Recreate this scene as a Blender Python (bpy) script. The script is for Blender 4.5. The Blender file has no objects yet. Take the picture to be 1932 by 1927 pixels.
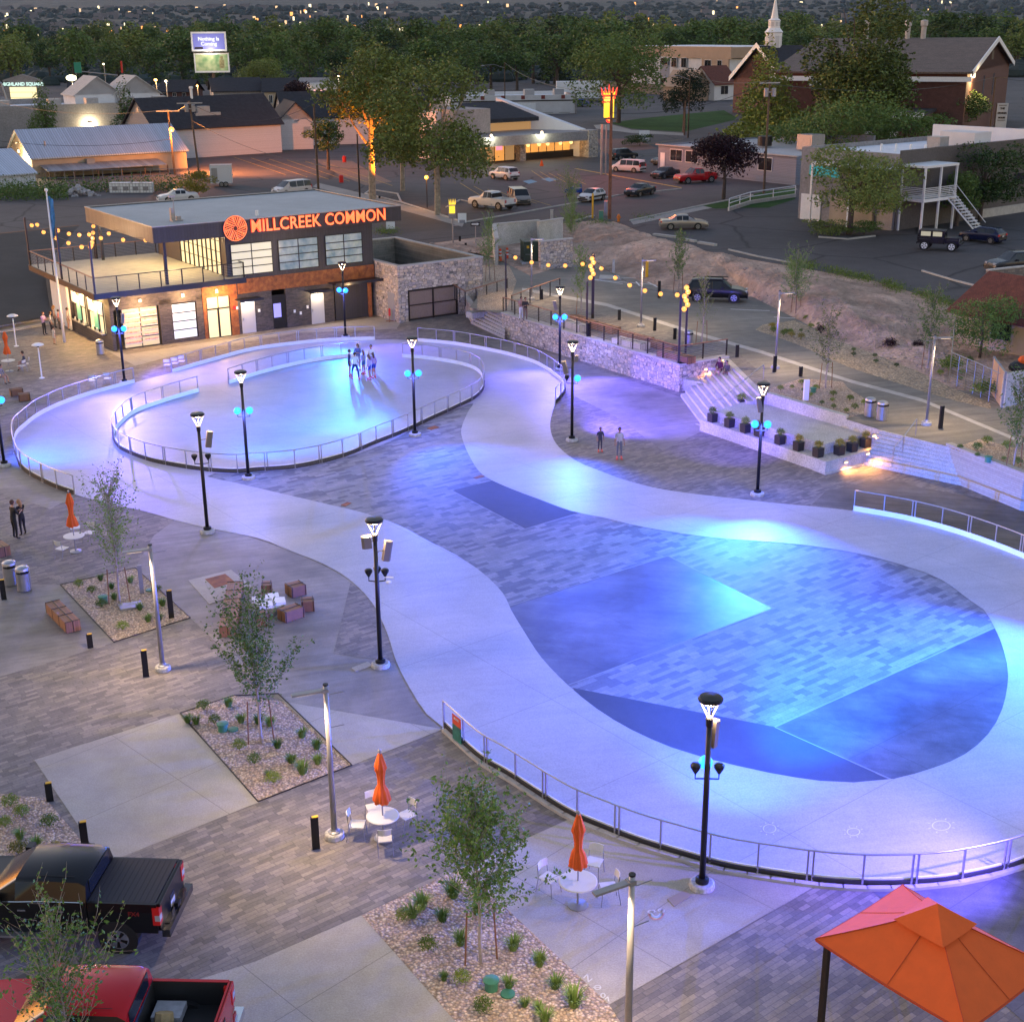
import bpy, bmesh, math, random
from mathutils import Vector, Matrix
from math import sin, cos, pi, radians as R
SC = bpy.context.scene
COL = SC.collection
# ---------------- camera
CAMH, PITCH, ROLL, F0, W0, H0 = 21.23, R(19.62), R(-0.4676), 2540.0, 1932.0, 1927.0
_f = Vector((0, cos(PITCH), -sin(PITCH))); _r = Vector((1, 0, 0)); _u = Vector((0, sin(PITCH), cos(PITCH)))
_r, _u = cos(ROLL)*_r + sin(ROLL)*_u, -sin(ROLL)*_r + cos(ROLL)*_u
cd = bpy.data.cameras.new('camera'); cam = bpy.data.objects.new('camera', cd); COL.objects.link(cam)
cd.sensor_width = 36; cd.lens = 36*F0/W0; cd.clip_start = 0.5; cd.clip_end = 20000
cam.matrix_world = Matrix(((_r.x, _u.x, -_f.x, 0), (_r.y, _u.y, -_f.y, 0), (_r.z, _u.z, -_f.z, CAMH), (0, 0, 0, 1)))
SC.camera = cam
def G(x, y, z=0.0):
    'world point at height z that the photo shows at (x, y), in a 1932 x 1927 frame'
    d = _f + (x-W0/2)/F0*_r - (y-H0/2)/F0*_u
    return Vector((0, 0, CAMH)) + d*((z-CAMH)/d.z)
# ---------------- sky, sun, exposure
wd = bpy.data.worlds.new('World'); SC.world = wd; wd.use_nodes = True
wn = wd.node_tree; bg = wn.nodes['Background']
sky = wn.nodes.new('ShaderNodeTexSky'); sky.sky_type = 'NISHITA'; sky.sun_disc = False
SUN_EL, SUN_ROT = R(5.0), R(-62)
sky.sun_elevation = SUN_EL; sky.sun_rotation = SUN_ROT; sky.air_density = 1.3; sky.ozone_density = 2.0; sky.dust_density = 0.6
tint = wn.nodes.new('ShaderNodeVectorMath'); tint.operation = 'MULTIPLY'; tint.inputs[1].default_value = (1.20, .93, .98)
wn.links.new(sky.outputs[0], tint.inputs[0]); wn.links.new(tint.outputs[0], bg.inputs[0]); bg.inputs[1].default_value = 0.125
sd = bpy.data.lights.new('sun', 'SUN'); sun = bpy.data.objects.new('sun', sd); COL.objects.link(sun)
sd.energy = 0.17; sd.angle = R(25); sd.color = (1.0, 0.72, 0.6)
_az = SUN_ROT
sdir = Vector((sin(_az)*cos(R(14)), cos(_az)*cos(R(14)), sin(R(14))))
sun.rotation_euler = (-sdir).to_track_quat('-Z', 'Y').to_euler()
SC.view_settings.view_transform = 'Standard'; SC.view_settings.look = 'None'
SC.view_settings.exposure = 2.15; SC.view_settings.gamma = 1.0
SC.cycles.max_bounces = 6; SC.cycles.diffuse_bounces = 3; SC.cycles.glossy_bounces = 3
SC.cycles.transparent_max_bounces = 8; SC.cycles.sample_clamp_indirect = 4.0
SC.cycles.use_light_tree = True
SC.cycles.caustics_reflective = False; SC.cycles.caustics_refractive = False
# ---------------- helpers
RND = random.Random(7)
def tag(o, label=None, cat=None, group=None, kind=None):
    if label: o['label'] = label
    if cat: o['category'] = cat
    if group: o['group'] = group
    if kind: o['kind'] = kind
    return o
def thing(name, loc, rz=0, label=None, cat=None, group=None):
    o = bpy.data.objects.new(name, None); COL.objects.link(o); o.empty_display_size = 0.2
    o.location = loc; o.rotation_euler = (0, 0, rz)
    return tag(o, label, cat, group)
def dup(o, loc=None, rz=None, label=None, parent=None, scale=None, group=None):
    c = o.copy(); COL.objects.link(c)
    if parent is not None: c.parent = parent
    if loc is not None: c.location = loc
    if rz is not None: c.rotation_euler = (0, 0, rz)
    if scale is not None: c.scale = (scale, scale, scale) if not hasattr(scale, '__len__') else scale
    if label: c['label'] = label
    if group: c['group'] = group
    for ch in list(o.children): dup(ch, parent=c)
    return c
class MB:
    def __init__(s): s.v = []; s.f = []; s.m = []; s.mi = 0
    def add(s, vs, fs, mx=None):
        b = len(s.v)
        s.v += [tuple(mx @ Vector(p)) if mx else tuple(p) for p in vs]
        for f in fs: s.f.append(tuple(b+i for i in f)); s.m.append(s.mi)
        return s
    def box(s, c, d, rz=0, mx=None, tp=1.0):
        x, y, z = d[0]/2, d[1]/2, d[2]/2
        m = Matrix.Translation(c) @ Matrix.Rotation(rz, 4, 'Z')
        if mx: m = m @ mx
        v = [(-x, -y, -z), (x, -y, -z), (x, y, -z), (-x, y, -z), (-x*tp, -y*tp, z), (x*tp, -y*tp, z), (x*tp, y*tp, z), (-x*tp, y*tp, z)]
        return s.add(v, [(0, 3, 2, 1), (4, 5, 6, 7), (0, 1, 5, 4), (1, 2, 6, 5), (2, 3, 7, 6), (3, 0, 4, 7)], m)
    def b2(s, x0, y0, z0, x1, y1, z1): return s.box(((x0+x1)/2, (y0+y1)/2, (z0+z1)/2), (abs(x1-x0), abs(y1-y0), abs(z1-z0)))
    def quad(s, a, b, c, d): return s.add([a, b, c, d], [(0, 1, 2, 3)])
    def prism(s, poly, z0, z1):
        n = len(poly)
        ar = sum(poly[i][0]*poly[(i+1) % n][1]-poly[(i+1) % n][0]*poly[i][1] for i in range(n))
        if ar < 0: poly = poly[::-1]
        f0 = (lambda p: z0) if not callable(z0) else z0
        f1 = (lambda p: z1) if not callable(z1) else z1
        v = [(p[0], p[1], f0(p)) for p in poly]+[(p[0], p[1], f1(p)) for p in poly]
        return s.add(v, [tuple(range(n-1, -1, -1)), tuple(range(n, 2*n))]+[(i, (i+1) % n, n+(i+1) % n, n+i) for i in range(n)])
    def tube(s, pts, r, n=8, caps=True):
        pts = [Vector(p) for p in pts]; k = len(pts)
        rs = r if hasattr(r, '__len__') else [r]*k
        b = len(s.v); ref = None
        for i, p in enumerate(pts):
            t = (pts[min(i+1, k-1)]-pts[max(i-1, 0)])
            t = t.normalized() if t.length > 1e-9 else Vector((0, 0, 1))
            if ref is None: ref = Vector((1, 0, 0)) if abs(t.x) < .9 else Vector((0, 1, 0))
            a = (ref-t*ref.dot(t)).normalized(); c = t.cross(a); ref = a
            for j in range(n):
                th = 2*pi*j/n; s.v.append(tuple(p+(a*cos(th)+c*sin(th))*rs[i]))
        for i in range(k-1):
            for j in range(n):
                s.f.append((b+i*n+j, b+i*n+(j+1) % n, b+(i+1)*n+(j+1) % n, b+(i+1)*n+j)); s.m.append(s.mi)
        if caps:
            s.f.append(tuple(b+j for j in range(n-1, -1, -1))); s.m.append(s.mi)
            s.f.append(tuple(b+(k-1)*n+j for j in range(n))); s.m.append(s.mi)
        return s
    def lathe(s, prof, c=(0, 0, 0), n=16, mx=None, sq=None):
        b = len(s.v); k = len(prof)
        for r, z in prof:
            for j in range(n):
                th = 2*pi*j/n
                p = Vector((r*cos(th), r*sin(th), z))
                if mx: p = mx @ p
                s.v.append(tuple(p+Vector(c)))
        for i in range(k-1):
            for j in range(n):
                s.f.append((b+i*n+j, b+i*n+(j+1) % n, b+(i+1)*n+(j+1) % n, b+(i+1)*n+j)); s.m.append(s.mi)
        s.f.append(tuple(b+j for j in range(n-1, -1, -1))); s.m.append(s.mi)
        s.f.append(tuple(b+(k-1)*n+j for j in range(n))); s.m.append(s.mi)
        return s
    def ball(s, c, r, n=10, k=6, sc=(1, 1, 1)):
        prof = [(max(1e-4, r*sin(pi*i/k)), -r*cos(pi*i/k)) for i in range(k+1)]
        return s.lathe(prof, c, n, Matrix.Diagonal((sc[0], sc[1], sc[2], 1)))
    def build(s, name, mats, parent=None, loc=None, rz=0, smooth=False):
        used = sorted({i for f in s.f for i in f})
        if len(used) < len(s.v):
            rm = {q: i for i, q in enumerate(used)}; s.v = [s.v[i] for i in used]; s.f = [tuple(rm[i] for i in f) for f in s.f]
        me = bpy.data.meshes.new(name); me.from_pydata(s.v, [], s.f)
        if not hasattr(mats, '__len__'): mats = [mats]
        for m in mats: me.materials.append(m)
        if len(mats) > 1: me.polygons.foreach_set('material_index', s.m)
        if smooth: me.polygons.foreach_set('use_smooth', [True]*len(me.polygons))
        if smooth == 'auto': me.set_sharp_from_angle(angle=R(34))
        me.update()
        o = bpy.data.objects.new(name, me); COL.objects.link(o)
        if parent: o.parent = parent
        if loc is not None: o.location = loc
        o.rotation_euler = (0, 0, rz)
        return o
def spline(pts, step=0.5, closed=False):
    P = [Vector(p) for p in pts]; n = len(P); out = []
    seg = n if closed else n-1
    for i in range(seg):
        p0 = P[(i-1) % n] if (closed or i > 0) else P[0]*2-P[1]
        p1, p2 = P[i], P[(i+1) % n]
        p3 = P[(i+2) % n] if (closed or i+2 < n) else P[-1]*2-P[-2]
        k = max(1, int((p2-p1).length/step))
        for j in range(k):
            t = j/k
            out.append(0.5*((2*p1)+(p2-p0)*t+(2*p0-5*p1+4*p2-p3)*t*t+(3*p1-p0-3*p2+p3)*t**3))
    if not closed: out.append(P[-1].copy())
    return out
def resample(pts, d):
    out = [pts[0].copy()]; acc = 0
    L = sum((pts[i+1]-pts[i]).length for i in range(len(pts)-1)); n = max(1, round(L/d)); d = L/n
    tgt = d
    for i in range(len(pts)-1):
        a, b = pts[i], pts[i+1]; l = (b-a).length
        while l > 1e-9 and acc+l >= tgt-1e-6 and len(out) <= n:
            out.append(a+(b-a)*((tgt-acc)/l)); tgt += d
        acc += l
    if len(out) < n+1: out.append(pts[-1].copy())
    return out
def fillpoly(name, loops, z, m, kind='structure'):
    'flat sheet with holes: loops of world points'
    bm = bmesh.new(); es = []
    for lp in loops:
        vs = [bm.verts.new((p[0], p[1], z)) for p in lp]
        for i in range(len(vs)): es.append(bm.edges.new((vs[i], vs[(i+1) % len(vs)])))
    bmesh.ops.triangle_fill(bm, use_beauty=True, use_dissolve=False, edges=es, normal=(0, 0, 1))
    bm.normal_update()
    for f in bm.faces:
        if f.normal.z < 0: f.normal_flip()
    me = bpy.data.meshes.new(name); bm.to_mesh(me); bm.free(); me.materials.append(m)
    o = bpy.data.objects.new(name, me); COL.objects.link(o)
    if kind: o['kind'] = kind
    return o
def PX(pts, z=0): return [G(x, y, z) for x, y in pts]
def point_light(name, loc, energy, color, parent=None, r=0.1):
    l = bpy.data.lights.new(name, 'POINT'); l.energy = energy; l.color = color; l.shadow_soft_size = r
    o = bpy.data.objects.new(name, l); COL.objects.link(o); o.location = loc
    if parent: o.parent = parent
    return o
def spot_light(name, loc, target, energy, color, parent=None, r=0.1, ang=70, blend=0.6):
    l = bpy.data.lights.new(name, 'SPOT'); l.energy = energy; l.color = color; l.shadow_soft_size = r
    l.spot_size = R(ang); l.spot_blend = blend
    o = bpy.data.objects.new(name, l); COL.objects.link(o); o.location = loc
    o.rotation_euler = (Vector(target)-Vector(loc)).to_track_quat('-Z', 'Y').to_euler()
    if parent: o.parent = parent
    return o
# ---------------- materials
class MT:
    def __init__(s, name):
        s.m = bpy.data.materials.new(name); s.m.use_nodes = True; s.t = s.m.node_tree
        s.p = s.t.nodes['Principled BSDF']
    def n(s, typ, props=None, **ins):
        nd = s.t.nodes.new('ShaderNode'+typ)
        for k, v in (props or {}).items(): setattr(nd, k, v)
        for k, v in ins.items():
            sk = nd.inputs[int(k[1:])] if k[0] == 'i' and k[1:].isdigit() else nd.inputs[k.replace('_', ' ')]
            s.set(sk, v)
        return nd
    def set(s, sk, v):
        if isinstance(v, bpy.types.NodeSocket): s.t.links.new(v, sk)
        elif isinstance(v, bpy.types.Node): s.t.links.new(v.outputs[0], sk)
        else: sk.default_value = v
    def P(s, **k):
        for a, v in k.items(): s.set(s.p.inputs[a.replace('_', ' ')], v)
        return s
    def math(s, op, a, b=0.0, c=None):
        nd = s.n('Math', dict(operation=op), i0=a, i1=b)
        if c is not None: s.set(nd.inputs[2], c)
        return nd.outputs[0]
    def co(s, kind='Object'):
        return s.n('TexCoord').outputs[kind]
    def pos(s): return s.n('NewGeometry').outputs['Position']
    def noise(s, vec, scale, detail=4, rough=.6, dist=0):
        nd = s.n('TexNoise', Vector=vec, Scale=scale, Detail=detail, Roughness=rough, Distortion=dist); return nd.outputs[0]
    def ramp(s, fac, stops, interp='LINEAR'):
        nd = s.n('ValToRGB', i0=fac); e = nd.color_ramp; e.interpolation = interp
        while len(e.elements) < len(stops): e.elements.new(.5)
        for el, (p, c) in zip(e.elements, stops):
            el.position = p; el.color = (*c, 1) if len(c) == 3 else c
        return nd.outputs[0]
    def mix(s, fac, a, b, mode='MIX'):
        nd = s.n('Mix', dict(data_type='RGBA', blend_type=mode))
        s.set(nd.inputs[0], fac)
        for i, v in ((6, a), (7, b)):
            if isinstance(v, tuple): v = (*v[:3], 1)
            s.set(nd.inputs[i], v)
        return nd.outputs[2]
    def bump(s, h, strength=.3, dist=.02):
        s.set(s.p.inputs['Normal'], s.n('Bump', Height=h, Strength=strength, Distance=dist).outputs[0])
def c4(c, k=1): return (c[0]*k, c[1]*k, c[2]*k, 1)
def mat(name, c, rough=.6, metal=0, nz=0, sc=6, bump=0, world=False, fine=0, spec=.5, coat=0):
    t = MT(name)
    if nz or bump:
        v = t.pos() if world else t.co()
        n1 = t.noise(v, sc)
        if nz: 
            col = t.ramp(n1, [(.3, tuple(x*(1-nz) for x in c)), (.7, tuple(min(1, x*(1+nz)) for x in c))])
            if fine: col = t.mix(fine, col, t.ramp(t.noise(v, sc*9, 2), [(.35, (.25, .25, .25)), (.65, (1.6, 1.6, 1.6))]), 'MULTIPLY')
            t.P(Base_Color=col)
        else: t.P(Base_Color=c4(c))
        if bump: t.bump(t.noise(v, sc*5, 3), bump)
    else: t.P(Base_Color=c4(c))
    t.P(Roughness=rough, Metallic=metal)
    t.p.inputs['Specular IOR Level'].default_value = spec
    if coat: t.P(Coat_Weight=coat, Coat_Roughness=.05)
    return t.m
def emit(name, c, strength, base=(0, 0, 0), nosample=False, fn=None):
    t = MT(name); t.P(Base_Color=c4(base), Roughness=.4, Emission_Color=c4(c), Emission_Strength=strength*.26)
    if nosample: t.m.cycles.emission_sampling = 'NONE'
    return t.m
def rotv(t, vec, ang):
    return t.n('VectorRotate', dict(rotation_type='Z_AXIS'), Vector=vec, Angle=ang).outputs[0]
def paver(name, ang, w, h, tones, seed=0.0, joint=(.05, .05, .055), jw=.06, zaxis=False):
    'running-bond slabs of random length and tone'
    t = MT(name); v = t.pos()
    rv = rotv(t, v, -ang)
    s = t.n('SeparateXYZ', Vector=rv); x, y = s.outputs[0], s.outputs[2 if zaxis else 1]
    if zaxis:
        xx = t.math('ADD', x, 0.0)
    yr = t.math('DIVIDE', y, h); row = t.math('FLOOR', yr); fy = t.math('FRACT', yr)
    rn = t.n('TexWhiteNoise', dict(noise_dimensions='1D'), W=t.math('ADD', row, seed+.37)).outputs[0]
    rn2 = t.n('TexWhiteNoise', dict(noise_dimensions='1D'), W=t.math('ADD', row, seed+71.3)).outputs[0]
    wr = t.math('MULTIPLY', t.math('ADD', t.math('MULTIPLY', rn2, .7), .65), w)
    xr = t.math('DIVIDE', t.math('ADD', x, t.math('MULTIPLY', rn, 9.0)), wr)
    xr = t.math('ADD', xr, t.math('MULTIPLY', t.noise(t.n('CombineXYZ', X=xr, Y=row).outputs[0], .9, 0), .9))
    cell = t.math('FLOOR', xr); fx = t.math('FRACT', xr)
    wn_ = t.n('TexWhiteNoise', dict(noise_dimensions='3D'), Vector=t.n('CombineXYZ', X=cell, Y=row, Z=seed).outputs[0]).outputs[0]
    k = len(tones)
    col = t.ramp(wn_, [(i/k, c) for i, c in enumerate(tones)], 'CONSTANT')
    n1 = t.noise(v, 1.1, 4); col = t.mix(.55, col, t.ramp(n1, [(.25, (.55, .55, .56)), (.75, (1.35, 1.33, 1.3))]), 'MULTIPLY')
    n2 = t.noise(v, 14, 3); col = t.mix(.5, col, t.ramp(n2, [(.3, (.7, .7, .7)), (.7, (1.25, 1.25, 1.25))]), 'MULTIPLY')
    e1 = t.math('MINIMUM', fy, t.math('SUBTRACT', 1.0, fy))
    e2 = t.math('MULTIPLY', t.math('MINIMUM', fx, t.math('SUBTRACT', 1.0, fx)), w/h)
    ed = t.math('MINIMUM', e1, e2)
    j = t.math('LESS_THAN', ed, jw)
    col = t.mix(t.math('MULTIPLY', j, .45), col, joint)
    t.P(Base_Color=col, Roughness=.72)
    t.bump(t.math('SUBTRACT', t.math('MULTIPLY', n2, .3), j), .25, .01)
    return t.m
def ground_mat(name, c, var=.25, big=.12, mid=1.2, fine=22, rough=.8, streak=0, ang=0, stain=0, spec=.4, crack=0, joints=0, jang=0, bmp=.012):
    t = MT(name); v = t.pos()
    a = t.noise(v, big, 5, .6); b = t.noise(v, mid, 5, .65); f = t.noise(v, fine, 3, .7)
    col = t.ramp(a, [(.3, tuple(x*(1-var) for x in c)), (.7, tuple(min(.95, x*(1+var)) for x in c))])
    col = t.mix(.7, col, t.ramp(b, [(.3, (1-var*.8,)*3), (.7, (1+var*.7,)*3)]), 'MULTIPLY')
    col = t.mix(.6, col, t.ramp(f, [(.3, (.72,)*3), (.7, (1.25,)*3)]), 'MULTIPLY')
    if streak:
        m = t.n('Mapping', Vector=rotv(t, v, -ang), Scale=(.12, 1.6, 1)).outputs[0]
        col = t.mix(streak, col, t.ramp(t.noise(m, 2.2, 5), [(.35, (.6, .6, .6)), (.65, (1.35, 1.35, 1.35))]), 'MULTIPLY')
    if stain:
        sN = t.noise(v, .55, 6, .7, .5); col = t.mix(t.ramp(sN, [(.52, (0, 0, 0)), (.72, (stain,)*3)]), col, tuple(x*.35 for x in c))
    if crack:
        wv = t.n('VectorMath', dict(operation='ADD'), i0=v, i1=t.n('TexNoise', Vector=v, Scale=.35, Detail=3).outputs[1]).outputs[0]
        vo = t.n('TexVoronoi', dict(feature='DISTANCE_TO_EDGE'), Vector=t.n('Mapping', Vector=wv, Scale=(1, 1, 0)).outputs[0], Scale=crack).outputs[0]
        col = t.mix(t.ramp(vo, [(0, (1, 1, 1)), (.018, (0, 0, 0))]), col, (.012, .012, .013))
    if joints:
        s = t.n('SeparateXYZ', Vector=rotv(t, v, -jang))
        lines = None
        for o in (0, 1):
            fr = t.math('FRACT', t.math('DIVIDE', s.outputs[o], joints))
            l = t.math('LESS_THAN', fr, .022/joints)
            lines = l if lines is None else t.math('MAXIMUM', lines, l)
        col = t.mix(t.math('MULTIPLY', lines, .55), col, tuple(x*.3 for x in c))
    t.P(Base_Color=col, Roughness=rough); t.p.inputs['Specular IOR Level'].default_value = spec
    t.bump(f if bmp < .05 else t.math('ADD', f, t.math('MULTIPLY', b, 2.0)), .25 if bmp < .05 else .9, bmp)
    return t.m
def gravel_mat(name, tones, scale=14):
    t = MT(name); v = t.pos()
    vo = t.n('TexVoronoi', Vector=t.n('Mapping', Vector=v, Scale=(1, 1, .6)).outputs[0], Scale=scale)
    w = t.n('SeparateColor', i0=vo.outputs[1]).outputs[0]
    col = t.ramp(w, [(i/len(tones), c) for i, c in enumerate(tones)], 'CONSTANT')
    col = t.mix(t.ramp(vo.outputs[0], [(.3, (0, 0, 0)), (.8, (.7, .7, .7))]), col, tuple(x*.22 for x in tones[0]))
    col = t.mix(.6, col, t.ramp(t.noise(v, .8, 4), [(.3, (.75,)*3), (.7, (1.2,)*3)]), 'MULTIPLY')
    t.P(Base_Color=col, Roughness=.85); t.bump(t.math('SUBTRACT', 1.0, vo.outputs[0]), 1.0, .03)
    return t.m
def stone_mat(name, ang, w=.42, h=.2, z=True):
    'irregular ashlar: blocks of mixed size with dark joints'
    t = MT(name); v = t.co()
    s = t.n('SeparateXYZ', Vector=t.pos()); nn = t.n('SeparateXYZ', Vector=t.n('NewGeometry').outputs['True Normal'])
    xy = t.math('SUBTRACT', t.math('MULTIPLY', s.outputs[0], nn.outputs[1]), t.math('MULTIPLY', s.outputs[1], nn.outputs[0]))
    vec = t.n('CombineXYZ', X=t.math('MULTIPLY', xy, 2.9), Y=t.math('MULTIPLY', s.outputs[2], 4.6)).outputs[0]
    vo = t.n('TexVoronoi', dict(feature='F1', distance='CHEBYCHEV'), Vector=vec, Scale=1.0, Randomness=.75)
    vb = t.n('TexVoronoi', dict(feature='F2', distance='CHEBYCHEV'), Vector=vec, Scale=1.0, Randomness=.75)
    d = t.math('SUBTRACT', vb.outputs[0], vo.outputs[0])
    w_ = t.n('SeparateColor', i0=vo.outputs[1]).outputs[1]
    col = t.ramp(w_, [(0, (.46, .39, .32)), (.2, (.58, .46, .34)), (.4, (.38, .34, .31)), (.6, (.62, .54, .44)), (.8, (.50, .43, .38))], 'CONSTANT')
    col = t.mix(.6, col, t.ramp(t.noise(v, 9, 4), [(.3, (.7,)*3), (.7, (1.2,)*3)]), 'MULTIPLY')
    j = t.ramp(d, [(.0, (1, 1, 1)), (.09, (0, 0, 0))])
    col = t.mix(j, col, (.13, .12, .115)); t.P(Base_Color=col, Roughness=.85)
    t.bump(t.ramp(d, [(0, (0, 0, 0)), (.16, (1, 1, 1))]), .8, .04)
    return t.m
def boards(name, c, pitch, axis=0, rough=.6, metal=0, depth=.6, gap=.12, nz=.25):
    t = MT(name); v = t.co(); s = t.n('SeparateXYZ', Vector=v)
    k = t.math('DIVIDE', s.outputs[axis], pitch); fr = t.math('FRACT', k)
    g = t.math('LESS_THAN', fr, gap)
    r = t.n('TexWhiteNoise', dict(noise_dimensions='1D'), W=t.math('FLOOR', k)).outputs[0]
    col = t.ramp(r, [(0, tuple(x*(1-nz) for x in c)), (1, tuple(x*(1+nz) for x in c))])
    col = t.mix(.4, col, t.ramp(t.noise(v, 7, 4), [(.3, (.7,)*3), (.7, (1.2,)*3)]), 'MULTIPLY')
    col = t.mix(t.math('MULTIPLY', g, .7), col, tuple(x*.25 for x in c))
    t.P(Base_Color=col, Roughness=rough, Metallic=metal); t.bump(t.math('SUBTRACT', 1.0, g), depth, .02)
    return t.m
def leaf_mat(name, c, c2, tr=.25):
    t = MT(name); v = t.co()
    oi = t.n('ObjectInfo').outputs['Random']
    n = t.noise(v, 1.3, 3); f = t.math('ADD', t.math('MULTIPLY', oi, .7), t.math('MULTIPLY', n, .5))
    ri = t.n('NewGeometry').outputs['Random Per Island']
    f = t.math('ADD', f, t.math('MULTIPLY', t.math('SUBTRACT', ri, .5), .45))
    t.P(Base_Color=t.ramp(f, [(.15, c), (.85, c2)]), Roughness=.6)
    t.p.inputs['Specular IOR Level'].default_value = .25
    return t.m
ANG = R(38.0)
m_paver = paver('grey pavers', ANG, .46, .155, [(.145, .13, .12), (.17, .153, .14), (.20, .18, .16), (.23, .203, .178), (.185, .166, .148), (.25, .22, .19)])
m_paver_bowl = paver('blue grey pavers', ANG, .62, .23, [(.13, .13, .14), (.21, .21, .21), (.24, .24, .24), (.20, .20, .20), (.26, .25, .25), (.22, .22, .22), (.15, .15, .16)], seed=5.0, jw=.03)
m_rink = ground_mat('rink concrete', (.375, .36, .365), var=.15, big=.1, mid=.5, fine=18, rough=.5, streak=.12, ang=R(10), spec=.5, stain=.10, joints=5.2, jang=ANG)
m_smooth = ground_mat('trowelled concrete', (.225, .205, .185), var=.32, big=.2, mid=1.0, rough=.6, stain=.25, streak=.35, ang=R(20), joints=0)
m_smooth2 = ground_mat('mottled dark concrete', (.10, .10, .115), var=.6, big=.25, mid=.6, rough=.5, streak=.3, ang=R(-12), stain=.45, joints=3.2, jang=ANG)
m_pad = ground_mat('pale concrete', (.37, .34, .295), var=.17, big=.25, mid=1.2, rough=.6, stain=.12, joints=3.6, jang=R(-45))
m_darkasph = ground_mat('dark asphalt', (.065, .065, .075), var=.15, big=.3, mid=2, fine=60, rough=.75)
m_asph = ground_mat('worn asphalt', (.064, .059, .061), var=.3, big=.05, mid=.5, fine=8, rough=.8, crack=.07)
m_asph2 = ground_mat('street asphalt', (.068, .063, .062), var=.3, big=.04, mid=.3, fine=6, rough=.8, stain=.2)
m_blackasph = ground_mat('fresh dark asphalt', (.022, .021, .021), var=.4, big=.08, mid=.4, fine=5, rough=.8, streak=.4, ang=R(15))
m_walk = ground_mat('walkway concrete', (.30, .285, .26), var=.15, big=.15, mid=1, rough=.75, joints=1.8, jang=ANG)
m_kerb = mat('kerb concrete', (.42, .40, .37), .8, nz=.15, sc=2, bump=.2)
m_conc = mat('cast concrete', (.44, .43, .40), .75, nz=.13, sc=1.3, bump=.15, fine=.3)
m_boardconc = boards('board formed concrete', (.36, .335, .30), .11, 2, rough=.8, depth=.3, gap=.07, nz=.1)
m_gravel = gravel_mat('tan gravel', [(.56, .40, .27), (.40, .30, .22), (.66, .50, .35), (.48, .35, .25), (.33, .27, .23), (.70, .57, .43)], 15)
m_gravel2 = gravel_mat('pale gravel', [(.50, .38, .24), (.38, .30, .20), (.60, .48, .32), (.44, .34, .22), (.30, .25, .19)], 9)
m_dirt = ground_mat('stony dirt', (.46, .33, .26), var=.45, big=.22, mid=1.1, fine=3.5, rough=.95, streak=0, spec=.1, bmp=.22)
m_lawn = ground_mat('lawn', (.035, .085, .02), var=.3, big=.1, mid=.8, fine=9, rough=.95, spec=.1)
m_stone = stone_mat('ashlar stone', 0)
m_black = mat('black metal', (.012, .012, .013), .4, .3)
m_dkbrown = mat('dark bronze metal', (.028, .02, .016), .45, .4)
m_steel = mat('brushed steel', (.42, .42, .44), .38, .85, nz=.1, sc=4)
m_galv = mat('grey painted steel', (.30, .30, .31), .42, .5, nz=.1, sc=3)
m_white = mat('white paint', (.75, .75, .74), .5, nz=.05, sc=2)
m_hdpe = mat('white plastic boards', (.80, .80, .80), .35, nz=.04, sc=2)
m_dkplank = boards('dark kick planks', (.035, .033, .033), .11, 2, nz=.3)
m_wood = boards('warm bench timber', (.25, .115, .055), .09, 1, nz=.2, gap=.1, depth=.3)
m_wood2 = boards('pale bench timber', (.55, .50, .42), .09, 1, nz=.1, gap=.1, depth=.3)
m_railwood = mat('timber rail', (.24, .10, .05), .5, nz=.2, sc=5)
m_pole = mat('utility pole timber', (.13, .085, .055), .9, nz=.3, sc=3, bump=.3)
m_rubber = mat('black rubber', (.010, .010, .010), .85)
m_glassdk = mat('dark window glass', (.015, .018, .022), .12, 0, spec=.5)
m_chrome = mat('chrome', (.7, .7, .7), .12, 1)
m_orange = mat('orange canvas', (.66, .10, .008), .8, nz=.06, sc=3, bump=.1)
m_yellow = mat('yellow paint', (.70, .38, .01), .5)
m_green = mat('green plastic', (.05, .20, .12), .5)
m_rust = MT('rusted steel'); _n = m_rust.noise(m_rust.co(), 2.5, 6, .7)
m_rust.P(Base_Color=m_rust.ramp(_n, [(.3, (.10, .032, .012)), (.5, (.24, .075, .02)), (.7, (.36, .14, .035))]), Roughness=.75); m_rust = m_rust.m
m_warm = emit('warm lamp glow', (1.0, .50, .16), 2.4, nosample=True)
m_bulb = emit('globe bulb glow', (1.0, .34, .075), 2.2, nosample=True)
m_whitelamp = emit('white lamp glow', (1.0, .72, .45), 3.6, nosample=True)
m_cyan = emit('blue flood glow', (.012, .16, 1.0), 5.5, nosample=True)
m_leafs = leaf_mat('sapling leaves', (.06, .13, .025), (.18, .30, .07))
m_shrub = leaf_mat('shrub leaves', (.05, .10, .015), (.22, .28, .04))
m_grassy = leaf_mat('grass tuft', (.06, .13, .025), (.20, .30, .07))
m_golden = leaf_mat('golden shrub leaves', (.13, .13, .02), (.32, .27, .04))
m_purpleleaf = leaf_mat('plum leaves', (.012, .004, .008), (.035, .010, .016))
m_tree = leaf_mat('tree leaves', (.018, .045, .010), (.11, .18, .042))
m_tree2 = leaf_mat('olive tree leaves', (.028, .052, .011), (.17, .22, .05))
m_conifer = leaf_mat('conifer needles', (.006, .020, .008), (.022, .045, .015))
m_bark = mat('bark', (.075, .055, .042), .9, nz=.3, sc=5, bump=.4)
m_palebark = mat('pale sycamore bark', (.30, .25, .19), .9, nz=.4, sc=3, bump=.3)
m_saplingbark = mat('pale sapling bark', (.32, .27, .24), .8, nz=.2, sc=6)
m_stake = mat('brown stake', (.20, .085, .035), .7, nz=.2, sc=6)
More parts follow.
